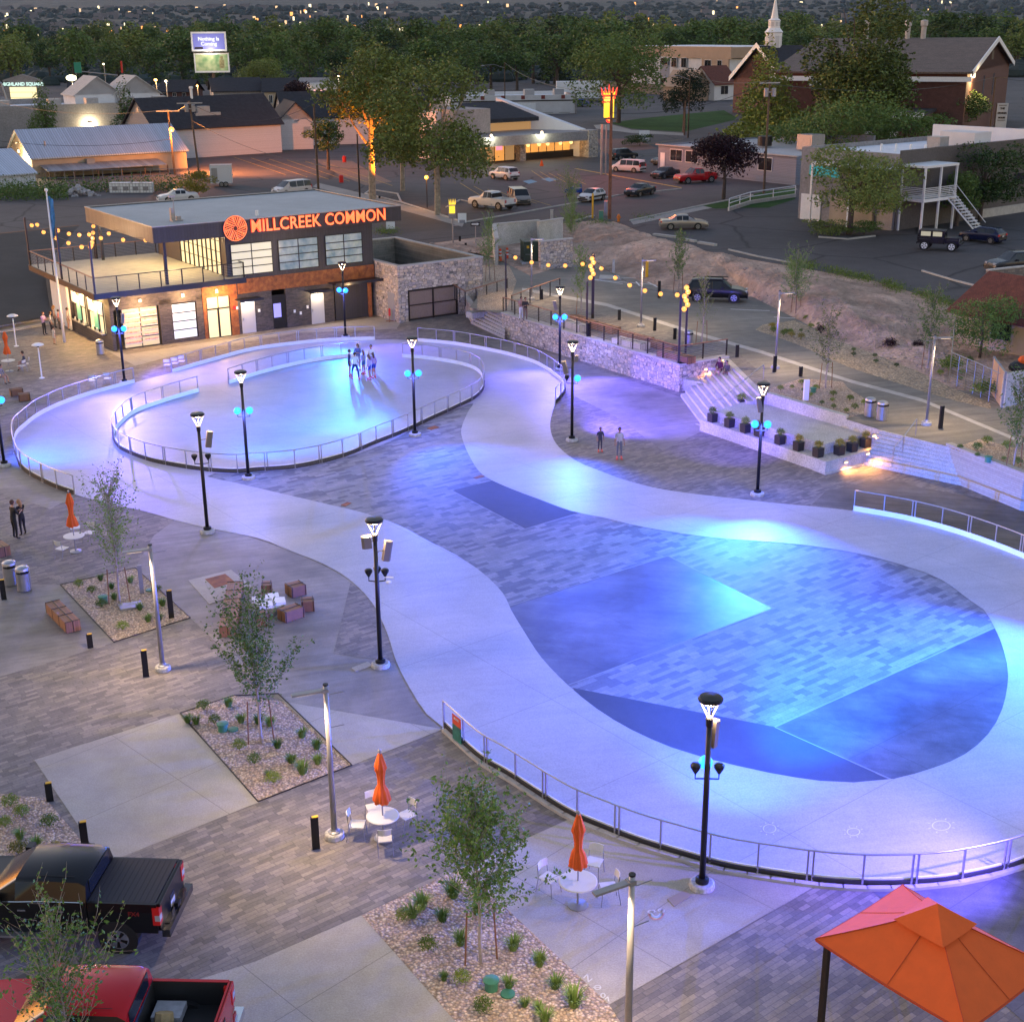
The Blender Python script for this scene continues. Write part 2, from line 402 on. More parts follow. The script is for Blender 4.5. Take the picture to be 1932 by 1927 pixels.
# ---------------- terrain behind the plaza
ZB = 2.2
_BA = G(215, 663); _BG = R(34.449)
_BL = lambda x, y, z: _BA+Vector((cos(_BG)*x-sin(_BG)*y, sin(_BG)*x+cos(_BG)*y, z))
def patchmesh(name, F, Bk, rows, cols, amp, m, seed=1, crest=0, kind='structure'):
    from mathutils import noise
    def along(P_, t):
        k = t*(len(P_)-1); i = min(int(k), len(P_)-2); return P_[i].lerp(P_[i+1], k-i)
    v = []; f = []
    for j in range(rows+1):
        s = j/rows
        for i in range(cols+1):
            t = i/cols; p = along(F, t).lerp(along(Bk, t), s)
            e = min(1, s*4, (1-s)*4) if rows > 2 else 0
            n = noise.fractal(Vector((p.x*.35, p.y*.35, seed)), 1.0, 2.0, 5)+.35*noise.noise(Vector((p.x*2.3, p.y*2.3, seed)))
            p = p+Vector((0, 0, e*(amp*n+crest*sin(pi*s)*min(1, max(0, t*5-1.1))*min(1, max(0, (.84-t)*7)))+(0 if amp == 0 else -.01)))
            v.append(tuple(p))
    for j in range(rows):
        for i in range(cols):
            a = j*(cols+1)+i; f.append((a, a+1, a+cols+2, a+cols+1))
    me = bpy.data.meshes.new(name); me.from_pydata(v, [], f); me.materials.append(m); me.update()
    me.polygons.foreach_set('use_smooth', [True]*len(me.polygons))
    o = bpy.data.objects.new(name, me); COL.objects.link(o)
    if kind: o['kind'] = kind
    return o
LF = [G(-420, 660, .5), G(0, 614, .5), G(128, 589, .5), _BL(0, 14.7, .5), _BL(21, 14.7, .9), _BL(29.2, 10.3, 1.7)]
LBk = [G(-520, 470, ZB), G(0, 440, ZB), G(150, 425, ZB), _BL(3, 26, ZB), _BL(20, 24, ZB), _BL(30, 17, ZB)]
patchmesh('dark_lot', LF, LBk, 14, 60, .06, m_blackasph, 3)
BOT = [(905,470),(1000,520),(1075,497),(1180,520),(1250,545),(1420,560),(1500,600),(1575,640),(1650,668),(1730,700),(1800,735)]
BF = [_BL(29.2, 10.3, 1.7)]+[G(x, y, 1.7) for x, y in BOT]+[Vector((40, 70, 1.7)), Vector((70, 55, 1.7))]
TOPP = [(1000,435),(1075,418),(1120,405),(1180,425),(1250,455),(1330,473),(1420,490),(1500,503),(1650,530),(1800,575),(1932,640)]
BT = [_BL(30, 17, ZB), _BL(30, 17, ZB)]+[G(x, y, ZB) for x, y in TOPP]+[Vector((75, 72, ZB))]
patchmesh('dirt_bank', BF, BT, 60, 300, .26, m_dirt, 8, 1.15)
front = LBk+BT[2:]
loop = [(p.x, p.y) for p in front]+[(900, 70), (6000, 1500), (3000, 3200), (-3000, 3200), (-6000, 1500), (-900, front[0].y)]
fillpoly('street_ground', [loop], ZB, m_asph)
# far slope of the valley
m_far = MT('far valley slope'); v_ = m_far.pos(); a_ = m_far.noise(v_, .0025, 6, .65); b_ = m_far.noise(v_, .02, 5, .7)
cc = m_far.mix(.75, m_far.ramp(a_, [(.35, (.02, .032, .024)), (.65, (.06, .065, .055))]), m_far.ramp(b_, [(.35, (.4,)*3), (.65, (1.5,)*3)]), 'MULTIPLY')
m_far.P(Base_Color=cc, Roughness=.95); m_far = m_far.m
def slope_z(y): return ZB-.5+max(0, y-700)*.012+max(0, y-2500)*.020+max(0, y-6000)*.03
v = []; f = []; NX, NY = 60, 40
from mathutils import noise as _nz
for j in range(NY+1):
    y = 650*(16.0**(j/NY))
    for i in range(NX+1):
        x = (i/NX-.5)*y*1.5; v.append((x, y, slope_z(y)+_nz.fractal(Vector((x*.001, y*.001, 0)), 1, 2, 4)*max(0, y-900)*.004))
for j in range(NY):
    for i in range(NX): a = j*(NX+1)+i; f.append((a, a+1, a+NX+2, a+NX+1))
me = bpy.data.meshes.new('hills'); me.from_pydata(v, [], f); me.materials.append(m_far); me.update()
me.polygons.foreach_set('use_smooth', [True]*len(me.polygons))
o = bpy.data.objects.new('hills', me); COL.objects.link(o); o['kind'] = 'structure'
rn = random.Random(5)
# far woods and town on that slope
wd_ = MB()
for i in range(9000):
    y = 560*(9.0**rn.random()); x = rn.uniform(-.62, .62)*y*.75; s = rn.uniform(2.4, 5)*(1+y/2500); z = slope_z(y)
    n = 6
    wd_.lathe([(s*.6, -3), (s, s*.25), (s*.85, s*.6), (s*.35, s*.9)], (x, y, z), n, Matrix.Rotation(rn.random()*3, 4, 'Z'))
o = wd_.build('far_woods', mat('far woods', (.026, .040, .036), .95, nz=.6, sc=.02, world=True)); tag(o, 'dark tree cover spread over the far valley side', 'woods', kind='stuff')
tn = MB(); 
for i in range(420):
    y = rn.choice([1500, 2000, 2600, 3400, 4500])*rn.uniform(.9, 1.15); x = rn.uniform(-.55, .45)*y*.75
    if x > 0 and rn.random() < .55: continue
    w = rn.uniform(8, 30)*(y/3500); h = rn.uniform(3, 5)*(y/3500); tn.mi = rn.choice([0, 0, 0, 1, 1, 2, 3]) if rn.random() < .75 else 0
    if tn.mi: w *= .22; h *= .6
    tn.box((x, y, slope_z(y)+6+h/2), (w, w*.5, h+6), 0)
mt_ = [mat('far pale buildings', (.16, .15, .16), .8), emit('far white lights', (1, .85, .5), 2.0, nosample=True), emit('far orange lights', (1, .38, .10), 2.0, nosample=True), emit('far window light', (1, .65, .35), 1.2, nosample=True)]
o = tn.build('far_town', mt_); tag(o, 'pale buildings and tiny lights of the far town', 'town', kind='stuff')
# painted and laid surfaces on the street level
def flatpx(name, pts, m, dz=.006, z=ZB): return fillpoly(name, [[G(x, y, z) for x, y in pts]], z+dz, m)
flatpx('street', [(757,441),(900,425),(1189,417),(1326,387),(1500,362),(1500,335),(1285,357),(1166,369),(970,405),(876,420),(810,399),(689,366),(600,350),(500,385),(620,420)], m_asph2)
flatpx('lawn', [(1151,232),(1212,223),(1366,208),(1390,222),(1384,227),(1290,249),(1192,243)], m_lawn, .01)
flatpx('pavement', [(1120,236),(1151,234),(1192,245),(1290,251),(1290,256),(1192,251),(1125,243)], m_walk, .012)
flatpx('pavement', [(1189,417),(1326,387),(1420,368),(1500,352),(1505,358),(1430,376),(1330,395),(1195,424)], m_walk, .014)
flatpx('pavement', [(600,345),(689,366),(810,399),(876,420),(872,428),(800,408),(680,376),(590,352)], m_walk, .014)
flatpx('lawn', [(1325,388),(1440,362),(1500,355),(1500,376),(1450,392),(1400,392),(1350,394)], m_lawn, .018)
flatpx('brick_paving', [(1125,262),(1200,262),(1240,280),(1140,290)], mat('red brick paving', (.16, .07, .05), .8, nz=.2, sc=3), .012)
flatpx('brick_paving', [(590,300),(665,304),(700,325),(740,343),(690,350),(640,330)], mat('tan brick paving', (.20, .12, .08), .8, nz=.2, sc=3), .012)
m_yl = mat('faded yellow paint', (.42, .27, .05), .8, nz=.4, sc=2)
m_wl = mat('faded white paint', (.5, .5, .48), .8, nz=.3, sc=2)
def pline(a, b, w, m, dz=.02, z=ZB, nm='painted_line'):
    P_, Q_ = G(*a, z+dz), G(*b, z+dz); n = (Q_-P_).cross(Vector((0, 0, 1))).normalized()*w/2
    tag(MB().quad(P_-n, Q_-n, Q_+n, P_+n).build(nm, m), kind='structure')
for a, b in (((1086,318),(1285,354)),): pline(a, b, .5, m_yl)
for i in range(6): pline((868+i*26, 345+i*6), (905+i*27, 368+i*4), .12, m_yl)
for i in range(5): pline((1003+i*16, 322+i*2), (1030+i*19, 340+i*2), .12, m_yl)
for i in range(6): pline((440+i*34, 296+i*2), (540+i*40, 330+i*4), .14, m_yl)
for a, b in (((378,345),(372,349)),): pass
pline((1170,205),(1230,200), .12, m_wl); pline((1125,286),(1290,262), .14, m_yl)
for i in range(9): pline((1700+i*14, 233), (1730+i*14, 231), .10, m_wl)
for q, r in (((988,341),(1012,346)), ((1023,337),(1051,342))):
    flatpx('painted_symbol', [(q[0]-2,q[1]+1),(q[0]+14,q[1]-2),(r[0]+2,r[1]-3),(r[0]-14,r[1]+1)], mat('faded blue paint', (.12, .30, .42), .8), .018)
def kerb(pts, label=None, w=.2, h=.13, m=None, z=ZB):
    P_ = [G(x, y, z) for x, y in pts]; mb = MB()
    for i in range(len(P_)-1):
        a, b = P_[i], P_[i+1]; d = b-a; c = (a+b)/2; mb.box((c.x, c.y, z+h/2), (d.length+.05, w, h), math.atan2(d.y, d.x))
    o = mb.build('kerb', m or m_kerb); o['kind'] = 'structure'
kerb([(689,366),(757,382),(810,399),(876,420),(970,404),(1166,369),(1285,357)]); kerb([(1189,417),(1326,388),(1420,369)]); kerb([(1120,408),(1085,417)], w=.3)
kerb([(1234,444),(1275,449)], w=.4, h=.2); kerb([(1283,452),(1312,457)], w=.4, h=.2); kerb([(1318,459),(1350,464)], w=.4, h=.2)
kerb([(1375,472),(1430,485),(1500,498)], w=.15); kerb([(1740,512),(1800,530),(1860,545),(1932,560)], w=.15)
kerb([(1545,448),(1600,452),(1650,446)], w=.25)
for pts in ([(842,392),(868,378),(890,382),(900,388)],[(689,366),(700,358),(750,366),(757,382)]): kerb(pts)
# stones and weeds on the dirt bank
m_rock = mat('pale rocks', (.30, .24, .20), .9, nz=.3, sc=8)
rk = MB(); rr_ = random.Random(4)
for i in range(900):
    t = rr_.random(); k = t*(len(BF)-1.001); a = int(k); s = rr_.random()
    if a > 10: continue
    p = BF[a].lerp(BF[a+1], k-a).lerp(BT[a].lerp(BT[a+1], k-a), s)
    sz = rr_.uniform(.03, .10)*(2.4 if rr_.random() < .06 else 1)
    e = min(1, s*4, (1-s)*4)
    z = p.z+e*(.26*(_nz.fractal(Vector((p.x*.35, p.y*.35, 8)), 1.0, 2.0, 5)+.35*_nz.noise(Vector((p.x*2.3, p.y*2.3, 8))))+1.15*sin(pi*s)*min(1, max(0, t*5-1.1))*min(1, max(0, (.84-t)*7)))
    rk.lathe([(sz*.6, -sz*.5), (sz, 0), (sz*.7, sz*.5), (sz*.2, sz*.7)], (p.x, p.y, z), 5, Matrix.Rotation(rr_.random()*3, 4, 'Z') @ Matrix.Diagonal((1.3, .8, .8, 1)))
o = rk.build('bank_stones', m_rock); tag(o, 'loose pale stones scattered over the dirt bank', 'stones', kind='stuff')
# ---------------- plaza floor
RINK_OUT = [(141,933),(95,916),(45,888),(30,861),(26,838),(30,820),(48,803),(70,786),(101,770),(139,755),(187,740),(253,722),(290,712),(325,703),(404,680),(488,659),(608,645),(707,641),(748,641),(789,644),(861,651),(937,665),(970,673),(1015,688),(1053,713),(1066,730),(1062,745),(1048,762),(1038,800),(1048,835),(1083,867),(1126,886),(1187,908),(1255,924),(1330,934),(1400,942),(1452,948),(1530,955),(1611,964),(1715,983),(1814,1010),(1932,1054),(2010,1095),(2080,1150),(2130,1230),(2150,1330),(2120,1440),(2050,1540),(1980,1600),(1932,1631),(1870,1650),(1810,1662),(1725,1671),(1636,1673),(1545,1667),(1454,1654),(1366,1639),(1282,1616),(1204,1592),(1129,1563),(1063,1533),(957,1465),(906,1435),(838,1374),(805,1347),(772,1296),(747,1246),(730,1193),(702,1137),(659,1093),(608,1063),(545,1038),(486,1015),(391,996),(328,981),(275,965),(200,949)]
ISLAND = [(391,899),(440,910),(488,921),(570,940),(634,955),(692,969),(760,994),(811,1022),(861,1047),(911,1081),(949,1119),(964,1150),(990,1193),(1022,1241),(1070,1291),(1126,1337),(1192,1377),(1267,1410),(1331,1430),(1452,1458),(1548,1473),(1611,1476),(1687,1469),(1762,1448),(1820,1423),(1864,1385),(1891,1337),(1902,1276),(1894,1228),(1876,1183),(1856,1150),(1832,1134),(1775,1093),(1712,1069),(1623,1045),(1522,1029),(1450,1022),(1343,1014),(1217,995),(1141,977),(1078,964),(1015,941),(964,922),(911,896),(886,861),(871,823),(872,803),(884,775),(893,761),(863,771),(785,806),(735,833),(659,861),(565,883),(482,890),(440,893),(405,893)]
rink_out = spline(PX(RINK_OUT), .7, True); island = spline(PX(ISLAND), .7, True)
fillpoly('plaza_ground', [[(-95, -5), (75, -5), (75, 60), (40, 101), (-2, 140), (-60, 140), (-95, 110)]], 0, m_paver)
fillpoly('rink_floor', [rink_out, island], .016, m_rink)
fillpoly('island_paving', [island], .004, m_paver_bowl)
fillpoly('asphalt_inlay', [PX([(853,925),(927,907),(1000,885),(1110,948),(1091,967),(990,997)])], .008, m_darkasph)
fillpoly('concrete_inlay', [PX([(950,1146),(1260,1048),(1460,1147),(1073,1291),(1010,1260)])], .008, m_smooth2)
fillpoly('concrete_inlay', [PX([(1462,1371),(1884,1180),(1925,1250),(1900,1380),(1800,1450),(1700,1478)])], .008, m_smooth2)
fillpoly('asphalt_inlay', [PX([(1080,1297),(1462,1371),(1686,1474),(1600,1500),(1300,1440),(1150,1370)])], .008, m_darkasph)
m_joint = mat('pale joint strip', (.27, .27, .27), .7)
for a, b in (((1073,1291),(1462,1146)), ((1462,1371),(1880,1182)), ((1462,1371),(1688,1472)), ((950,1146),(1260,1048)), ((1260,1048),(1460,1147)), ((853,925),(990,997))):
    A, B = G(*a, .012), G(*b, .012); n = (B-A).cross(Vector((0, 0, 1))).normalized()*.022
    o = MB().quad(A-n, B-n, B+n, A+n).build('joint_strip', m_joint); tag(o, kind='structure')
# outer concrete zones
fillpoly('concrete_paving', [PX([(255,1071),(290,1010),(330,981),(450,1006),(560,1042),(680,1100),(740,1200),(780,1300),(850,1382),(535,1323),(500,1298),(359,1165)])], .004, m_smooth)
fillpoly('paver_wedge', [PX([(661,1100),(629,1233),(702,1243),(770,1255),(720,1130)])], .008, m_paver)
fillpoly('concrete_paving', [PX([(-120,1120),(0,1100),(114,1103),(215,1211),(120,1241),(0,1276),(-120,1310)])], .004, m_smooth)
fillpoly('concrete_paving', [PX([(0,865),(30,862),(60,895),(141,935),(95,960),(0,930),(-120,900),(-120,850)])], .004, m_smooth)
fillpoly('concrete_pad', [PX([(65,1433),(337,1346),(490,1512),(200,1628),(185,1612)])], .006, m_pad)
fillpoly('concrete_pad', [PX([(535,1323),(836,1375),(664,1443)])], .006, m_pad)
fillpoly('concrete_pad', [PX([(482,1813),(682,1726),(860,1927),(950,2040),(560,2200),(250,1960),(350,1855)])], .006, m_pad)
fillpoly('concrete_pad', [PX([(871,1636),(1073,1545),(1129,1563),(1204,1592),(1282,1616),(1366,1640),(1454,1655),(1540,1670),(1149,1894)])], .006, m_pad)
fillpoly('concrete_paving', [PX([(1640,1676),(1725,1672),(1810,1664),(1932,1634),(2100,1560),(2300,1700),(2300,1927),(1932,1927)])], .006, m_smooth2)
fillpoly('concrete_apron', [PX([(240,668),(709,598),(760,603),(748,620),(560,628),(420,652),(325,672),(255,690),(180,650),(215,664)])], .006, m_walk)
fillpoly('concrete_paving', [PX([(949,636),(1281,748),(1350,800),(1250,850),(1170,790),(1050,730),(1000,680),(900,640)])], .004, m_smooth)
fillpoly('concrete_paving', [PX([(1560,925),(1660,905),(1932,955),(2050,1000),(2050,1110),(1932,1052),(1814,1008),(1715,981),(1611,962),(1530,953)])], .004, ground_mat('brown grey concrete', (.14,.125,.11), var=.4, big=.2, mid=.9, rough=.7, streak=.4, ang=R(-15)))
# planters
def ribbon(name, pts, w, h, m, z=0, closed=False):
    mb = MB()
    n = len(pts)
    for i in range(n if closed else n-1):
        a, b = Vector(pts[i][:2]+(0,)) if not isinstance(pts[i], Vector) else pts[i], pts[(i+1) % n]
        a = Vector((a.x, a.y, 0)); b = Vector((b.x, b.y, 0)); d = b-a
        if d.length < .01: continue
        mb.box(((a.x+b.x)/2, (a.y+b.y)/2, z+h/2), (d.length+w*.2, w, h), math.atan2(d.y, d.x))
    return mb.build(name, m)
BEDS = {'a': [(0,1497),(85,1505),(182,1618),(200,1640),(120,1700),(0,1720),(-150,1760),(-150,1480)],
 'b': [(114,1103),(255,1071),(359,1165),(215,1211)],
 'c': [(340,1345),(440,1312),(535,1323),(664,1443),(487,1512)],
 'd': [(682,1726),(871,1636),(965,1722),(1149,1894),(1170,1927),(1290,2100),(950,2040),(860,1927)]}
for k, pl in BEDS.items():
    fillpoly('gravel_bed', [PX(pl)], .010, m_gravel)
for pl in ([(114,1103),(255,1071),(359,1165),(215,1211)], [(340,1345),(440,1312),(525,1308),(664,1443),(487,1512)]):
    o = ribbon('bed_edging', PX(pl), .03, .03, m_dkbrown, 0, True); tag(o, kind='structure')
# rink kerb of the outer edge and ribbon edge band
for pl in (RINK_OUT[49:64],):
    o = ribbon('rink_kerb', [p+Vector((0, 0, 0)) for p in spline(PX([(x, y+5) for x, y in pl]), .6)], .16, .09, m_kerb); tag(o, kind='structure')
# ---------------- rink railings
def railing(pts, label, kick='white', inner=1, h=1.0, gap=1.45, nm='rink_railing'):
    path = spline(PX(pts), .3); st = resample(path, gap); root = thing(nm, st[0], 0, label, 'railing', 'curved steel railings round the rink')
    o0 = st[0]
    L = lambda p, z=0: (p.x-o0.x, p.y-o0.y, z)
    fine = resample(path, .35)
    MB().tube([L(p, h) for p in fine], .03, 8).build('top_rail', m_steel, root, smooth=True)
    k = MB(); k2 = MB()
    for i in range(len(fine)-1):
        a, b = fine[i], fine[i+1]; d = b-a; nrm = Vector((-d.y, d.x, 0)).normalized()*inner
        c = (a+b)/2-o0+nrm*.05; an = math.atan2(d.y, d.x)
        k.box((c.x, c.y, .135), (d.length+.012, .035, .25), an)
        c = (a+b)/2-o0-nrm*.0
        k2.box((c.x, c.y, .06), (d.length+.012, .05, .08), an); k2.box((c.x, c.y, .17), (d.length+.012, .05, .08), an)
    k.build('kickboard', m_hdpe, root)
    k2.build('back_plank', m_dkplank, root)
    m_post = MB(); 
    for i, p in enumerate(st):
        q = st[min(i+1, len(st)-1)]-st[max(i-1, 0)]; an = math.atan2(q.y, q.x)
        offs = (0,) if (i % 2 or i in (0, len(st)-1)) else (-.07, .07)
        for o in offs:
            c = p+Vector((cos(an), sin(an), 0))*o-o0
            mb = MB().box((0, 0, h/2), (.05, .05, h)); mb.box((0, 0, .012), (.13, .13, .02))
            mb.build('post', m_steel, root, (c.x, c.y, 0), an)
    return root
railing([(141,933),(95,916),(45,888),(30,861),(26,838),(30,820),(48,803),(70,786),(101,770),(139,755),(187,740),(253,722)], 'curved steel railing round the far left end of the rink', inner=-1)
railing([(325,703),(404,680),(488,659),(608,645),(707,641)], 'steel railing between the rink and the lit building front', inner=-1)
railing([(789,644),(861,651),(937,665),(970,673),(1015,688),(1053,713),(1066,730),(1062,745),(1048,762)], 'curved steel railing below the stone terrace wall', inner=-1)
railing([(374,739),(313,757),(255,778),(227,800),(213,820),(220,840),(237,853),(290,872),(374,887),(440,892),(482,889),(565,882),(649,862),(707,838),(760,817),(811,793),(861,770),(899,750),(914,728),(906,704),(876,690),(816,679),(760,674)], 'long oval railing wrapped round the inner skating oval', inner=1)
railing([(432,724),(482,708),(538,693),(603,680),(680,671)], 'short railing piece on the far side of the inner oval', inner=-1)
railing([(1611,963),(1715,982),(1814,1009),(1932,1053),(2010,1095)], 'steel railing with white kickboard at the right edge below the stairs', inner=-1)
railing([(838,1374),(906,1435),(957,1465),(1063,1533),(1129,1563),(1204,1592),(1282,1616),(1366,1639),(1454,1654),(1545,1667),(1636,1673),(1725,1671),(1810,1662),(1932,1631),(2010,1580)], 'long near railing sweeping along the bottom of the rink', inner=1, gap=1.35)
# ---------------- lamp posts
BLUE = (.015, .09, 1.0); CY = (.0, .155, 1.0); VIO = (.13, .09, 1.0); WARMW = (1.0, .70, .48)
def lamp_head(root, h=5.6):
    MB().lathe([(.05, h-.20), (.25, h-.17), (.31, h-.12), (.32, h-.06), (.27, h-.02), (.05, h)], n=20).build('lamp_disc', m_black, root, smooth=False)
    mb = MB().tube([(0, 0, h-.85), (0, 0, h-.62)], [.085, .10], 10); mb.build('neck', m_black, root)
    MB().lathe([(.03, h-.62), (.075, h-.60), (.07, h-.57), (.02, h-.55)], n=12).build('lamp', m_whitelamp, root)
    g = MB(); d = MB()
    for k in range(4):
        a = k*pi/2+.12; mb = g if k % 2 == 0 else d
        mb.tube([(.05*cos(a), .05*sin(a), h-.60), (.24*cos(a), .24*sin(a), h-.17)], .018, 6)
    g.build('light_arm', m_whitelamp, root); d.build('dark_arm', m_black, root)
    point_light('lamp_light', (0, 0, h-.40), 120, WARMW, root, .1)
def flood(root, a, z, lit, r=.30):
    c = (r*cos(a), r*sin(a))
    f = MB().tube([(.05*cos(a), .05*sin(a), z-.30), (c[0], c[1], z-.30), (c[0], c[1], z-.12)], .022, 6).build('flood_arm', m_black, root)
    MB().lathe([(.04, z-.14), (.085, z-.06), (.13, z+.02), (.14, z+.10), (.10, z+.14), (.03, z+.15)], (c[0], c[1], 0), 8).build('floodlight', m_black, root)
    MB().ball((c[0], c[1]-.0, z+.0), .185 if lit else .06, 12, 8).build('flood_lens', m_cyan if lit else m_glassdk, root, smooth=True)  # lit ball drawn oversize to stand in for the flood's glare
def speaker(root, a, z, size=(.26, .24, .72), tilt=.18, side=.42):
    m = Matrix.Rotation(a, 4, 'Z') @ Matrix.Translation((side, 0, z)) @ Matrix.Rotation(tilt, 4, 'Y')
    p = MB().box((0, 0, 0), (1, 1, 1))
    mb = MB(); w, d, h = size
    mb.add([(-w/2, -d/2, -h/2), (w*.25, -d/2, -h/2), (w/2, -d*.3, -h/2), (w/2, d*.3, -h/2), (w*.25, d/2, -h/2), (-w/2, d/2, -h/2)] +
           [(-w/2, -d/2, h/2), (w*.25, -d/2, h/2), (w/2, -d*.3, h/2), (w/2, d*.3, h/2), (w*.25, d/2, h/2), (-w/2, d/2, h/2)],
           [(5, 4, 3, 2, 1, 0), (6, 7, 8, 9, 10, 11)]+[(i, (i+1) % 6, 6+(i+1) % 6, 6+i) for i in range(6)], m)
    mb.tube([m @ Vector((-w/2, 0, 0)), Vector((.05*cos(a), .05*sin(a), z))], .02, 5)
    return mb.build('speaker', m_speaker, root)
m_speaker = mat('grey speaker housing', (.16, .14, .11), .55)
def lamp_post(px, py, label, floods=(), speakers=(), z=0, boxy=(), cam_=False, h=5.6):
    p = G(px, py, z+.13); p.z = z
    root = thing('lamp_post', p, 0, label, 'lamp post', 'black lamp posts with round tops and blue floodlights')
    MB().lathe([(.33, 0), (.34, .03), (.33, .13), (.29, .16)], n=20).build('footing', m_conc, root, smooth=False)
    MB().lathe([(.17, .14), (.18, .17), (.18, .27), (.12, .30)], n=16).build('base_collar', m_black, root)
    MB().tube([(0, 0, .25), (0, 0, 2.4), (0, 0, h-.8)], [.085, .08, .07], 10).build('pole', m_black, root, smooth=True)
    lamp_head(root, h)
    for a, lit in floods: flood(root, a, 3.55, lit)
    if sum(l for a, l in floods) > 1: spot_light('flood_spill', (0, -.45, 3.62), (0, -1.2, 0), 300, (.10, .14, 1.0), root, .2, 168, .5)
    for s in speakers: speaker(root, *s)
    if cam_:
        MB().box((.42, -.1, 3.45), (.34, .05, .03)).ball((.42, -.12, 3.28), .09, 10, 5, (1.2, 1, .6)).build('antenna', m_white, root)
    return root, p
LP = {}
def blue(root, frm, tx, ty, e, c, ang=75, tz=0):
    # a floodlight beam: from this post's flood head towards a spot on the floor
    loc = root.location; t = G(tx, ty, tz)-loc
    a = math.atan2(t.y, t.x)
    spot_light('flood_beam', (.5*cos(a), .5*sin(a), 3.62), t, e*(6.0 if c is BLUE else 5.2 if c is CY else 4.4), c, root, .12, ang, .9)
r_, _ = lamp_post(718, 1250, 'black lamp post with two speakers and unlit floodlights beside the left ribbon', [(pi-.3, 0), (.35, 0), (pi/2, 0)], [(.35, 4.35), (pi+.2, 4.75, (.34, .3, .42), .05, .30)], cam_=True)
r_, _ = lamp_post(1324.5, 1664, 'nearest and tallest looking black lamp post in front of the near railing', [(pi, 0), (-.1, 0), (pi/2, 1)], [(.9, 4.45, (.24, .22, .72), .12, .25)])
blue(r_, 0, 1610, 1255, 5200, CY, 34); blue(r_, 0, 1450, 1290, 1100, BLUE, 70)
r_, _ = lamp_post(391.5, 999, 'black lamp post with one speaker and dark floodlights left of the ribbon', [(pi, 0), (.3, 0)], [(.3, 4.35)])
r_, _ = lamp_post(468.6, 898, 'black lamp post with twin cyan floods at the near side of the oval railing', [(pi, 1), (.2, 1)])
blue(r_, 0, 560, 760, 560, CY, 95)
r_, _ = lamp_post(783, 817, 'black lamp post with twin cyan floods outside the right part of the oval', [(pi, 1), (.15, 1)])
blue(r_, 0, 560, 775, 620, CY, 90); blue(r_, 0, 930, 900, 420, BLUE, 85)
r_, _ = lamp_post(1079, 827, 'black lamp post with one cyan flood beside the right ribbon', [(pi, 0), (-.4, 1)], [(pi-.2, 4.1, (.24, .24, .7), .25, .42), (.2, 4.6, (.2, .2, .35), 0, .2)])
blue(r_, 0, 1230, 790, 800, VIO, 85); blue(r_, 0, 1060, 960, 450, BLUE, 80)
r_, _ = lamp_post(1429, 929, 'black lamp post with twin cyan floods in front of the concrete stage', [(pi-.2, 1), (-.1, 1)], [(pi-.3, 4.5, (.24, .24, .7), .2, .12)])
blue(r_, 0, 1180, 1080, 620, CY, 62); blue(r_, 0, 1430, 1150, 1900, BLUE, 75); blue(r_, 0, 1350, 760, 500, VIO, 70, 1.2)
r_, _ = lamp_post(235, 719, 'black lamp post with twin cyan floods beside the lit rental shop window', [(pi, 1), (.1, 1)], [(.4, 4.2, (.2, .2, .6), .1, .3)])
blue(r_, 0, 170, 800, 500, VIO, 90); blue(r_, 0, 380, 700, 300, VIO, 90)
r_, _ = lamp_post(652, 634, 'black lamp post with a dazzling cyan flood before the dark garage door', [(pi, 1), (-.9, 1)])
blue(r_, 0, 560, 720, 500, CY, 90); blue(r_, 0, 880, 700, 500, VIO, 80)
r_, _ = lamp_post(1056, 694, 'black lamp post with twin cyan floods close under the terrace wall', [(pi, 1), (0, 1)], [(pi-.2, 4.3, (.22, .22, .6), .2, .3)])
blue(r_, 0, 1000, 720, 300, VIO, 95); blue(r_, 0, 1180, 740, 600, VIO, 70)
r_, _ = lamp_post(8, 874, 'black lamp post cut by the left edge of the picture with a cyan flood', [(pi, 0), (0, 1)], [(.5, 4.5, (.24, .24, .7), .25, .2)])
blue(r_, 0, 120, 850, 330, BLUE, 95)
r_, _ = lamp_post(2230, 1200, 'black lamp post outside the right edge', [(pi, 1), (0, 1)])
blue(r_, 0, 1640, 1210, 4200, BLUE, 50); blue(r_, 0, 1720, 1340, 2600, CY, 58); blue(r_, 0, 1850, 1450, 350, VIO, 100)
r_, _ = lamp_post(2080, 1720, 'black lamp post outside the lower right corner', [(pi, 1), (0, 0)])
blue(r_, 0, 1500, 1570, 800, VIO, 90)
# ---------------- grey area light poles
def grey_pole(px, py, ang, label, z=0, thick=.075):
    p = G(px, py, z+.12); p.z = z
    root = thing('light_pole', p, ang, label, 'light pole', 'slim grey light poles with flat heads')
    MB().lathe([(.26, 0), (.28, .03), (.27, .15), (.24, .18)], n=18).build('footing', m_conc, root)
    MB().lathe([(.17, .17), (.17, .21), (.11, .24), (.10, .30)], n=14).build('base_plate', m_galv, root)
    MB().tube([(0, 0, .25), (0, 0, 4.75)], [thick+.012, thick-.008], 12).build('pole', m_galv, root, smooth=True)
    MB().lathe([(thick, 4.74), (thick, 4.78)], n=12).build('cap', m_black, root)
    MB().box((-.48, 0, 4.60), (.9, .16, .055)).box((-.03, 0, 4.60), (.16, .2, .10)).build('lamp_arm', m_galv, root)
    MB().box((-.55, 0, 4.567), (.5, .12, .012)).build('light_lens', m_whitelamp, root)
    for zz, rr in ((4.45, .5), (3.45, .45)):
        MB().tube([(0, 0, zz), (rr, 0, zz+.02)], .012, 5).build('banner_rod', m_galv, root)
    spot_light('pole_light', (-.55, 0, 4.54), (-.9, 0, 0), 300, (1, .70, .42), root, .12, 130, .7)
    return root
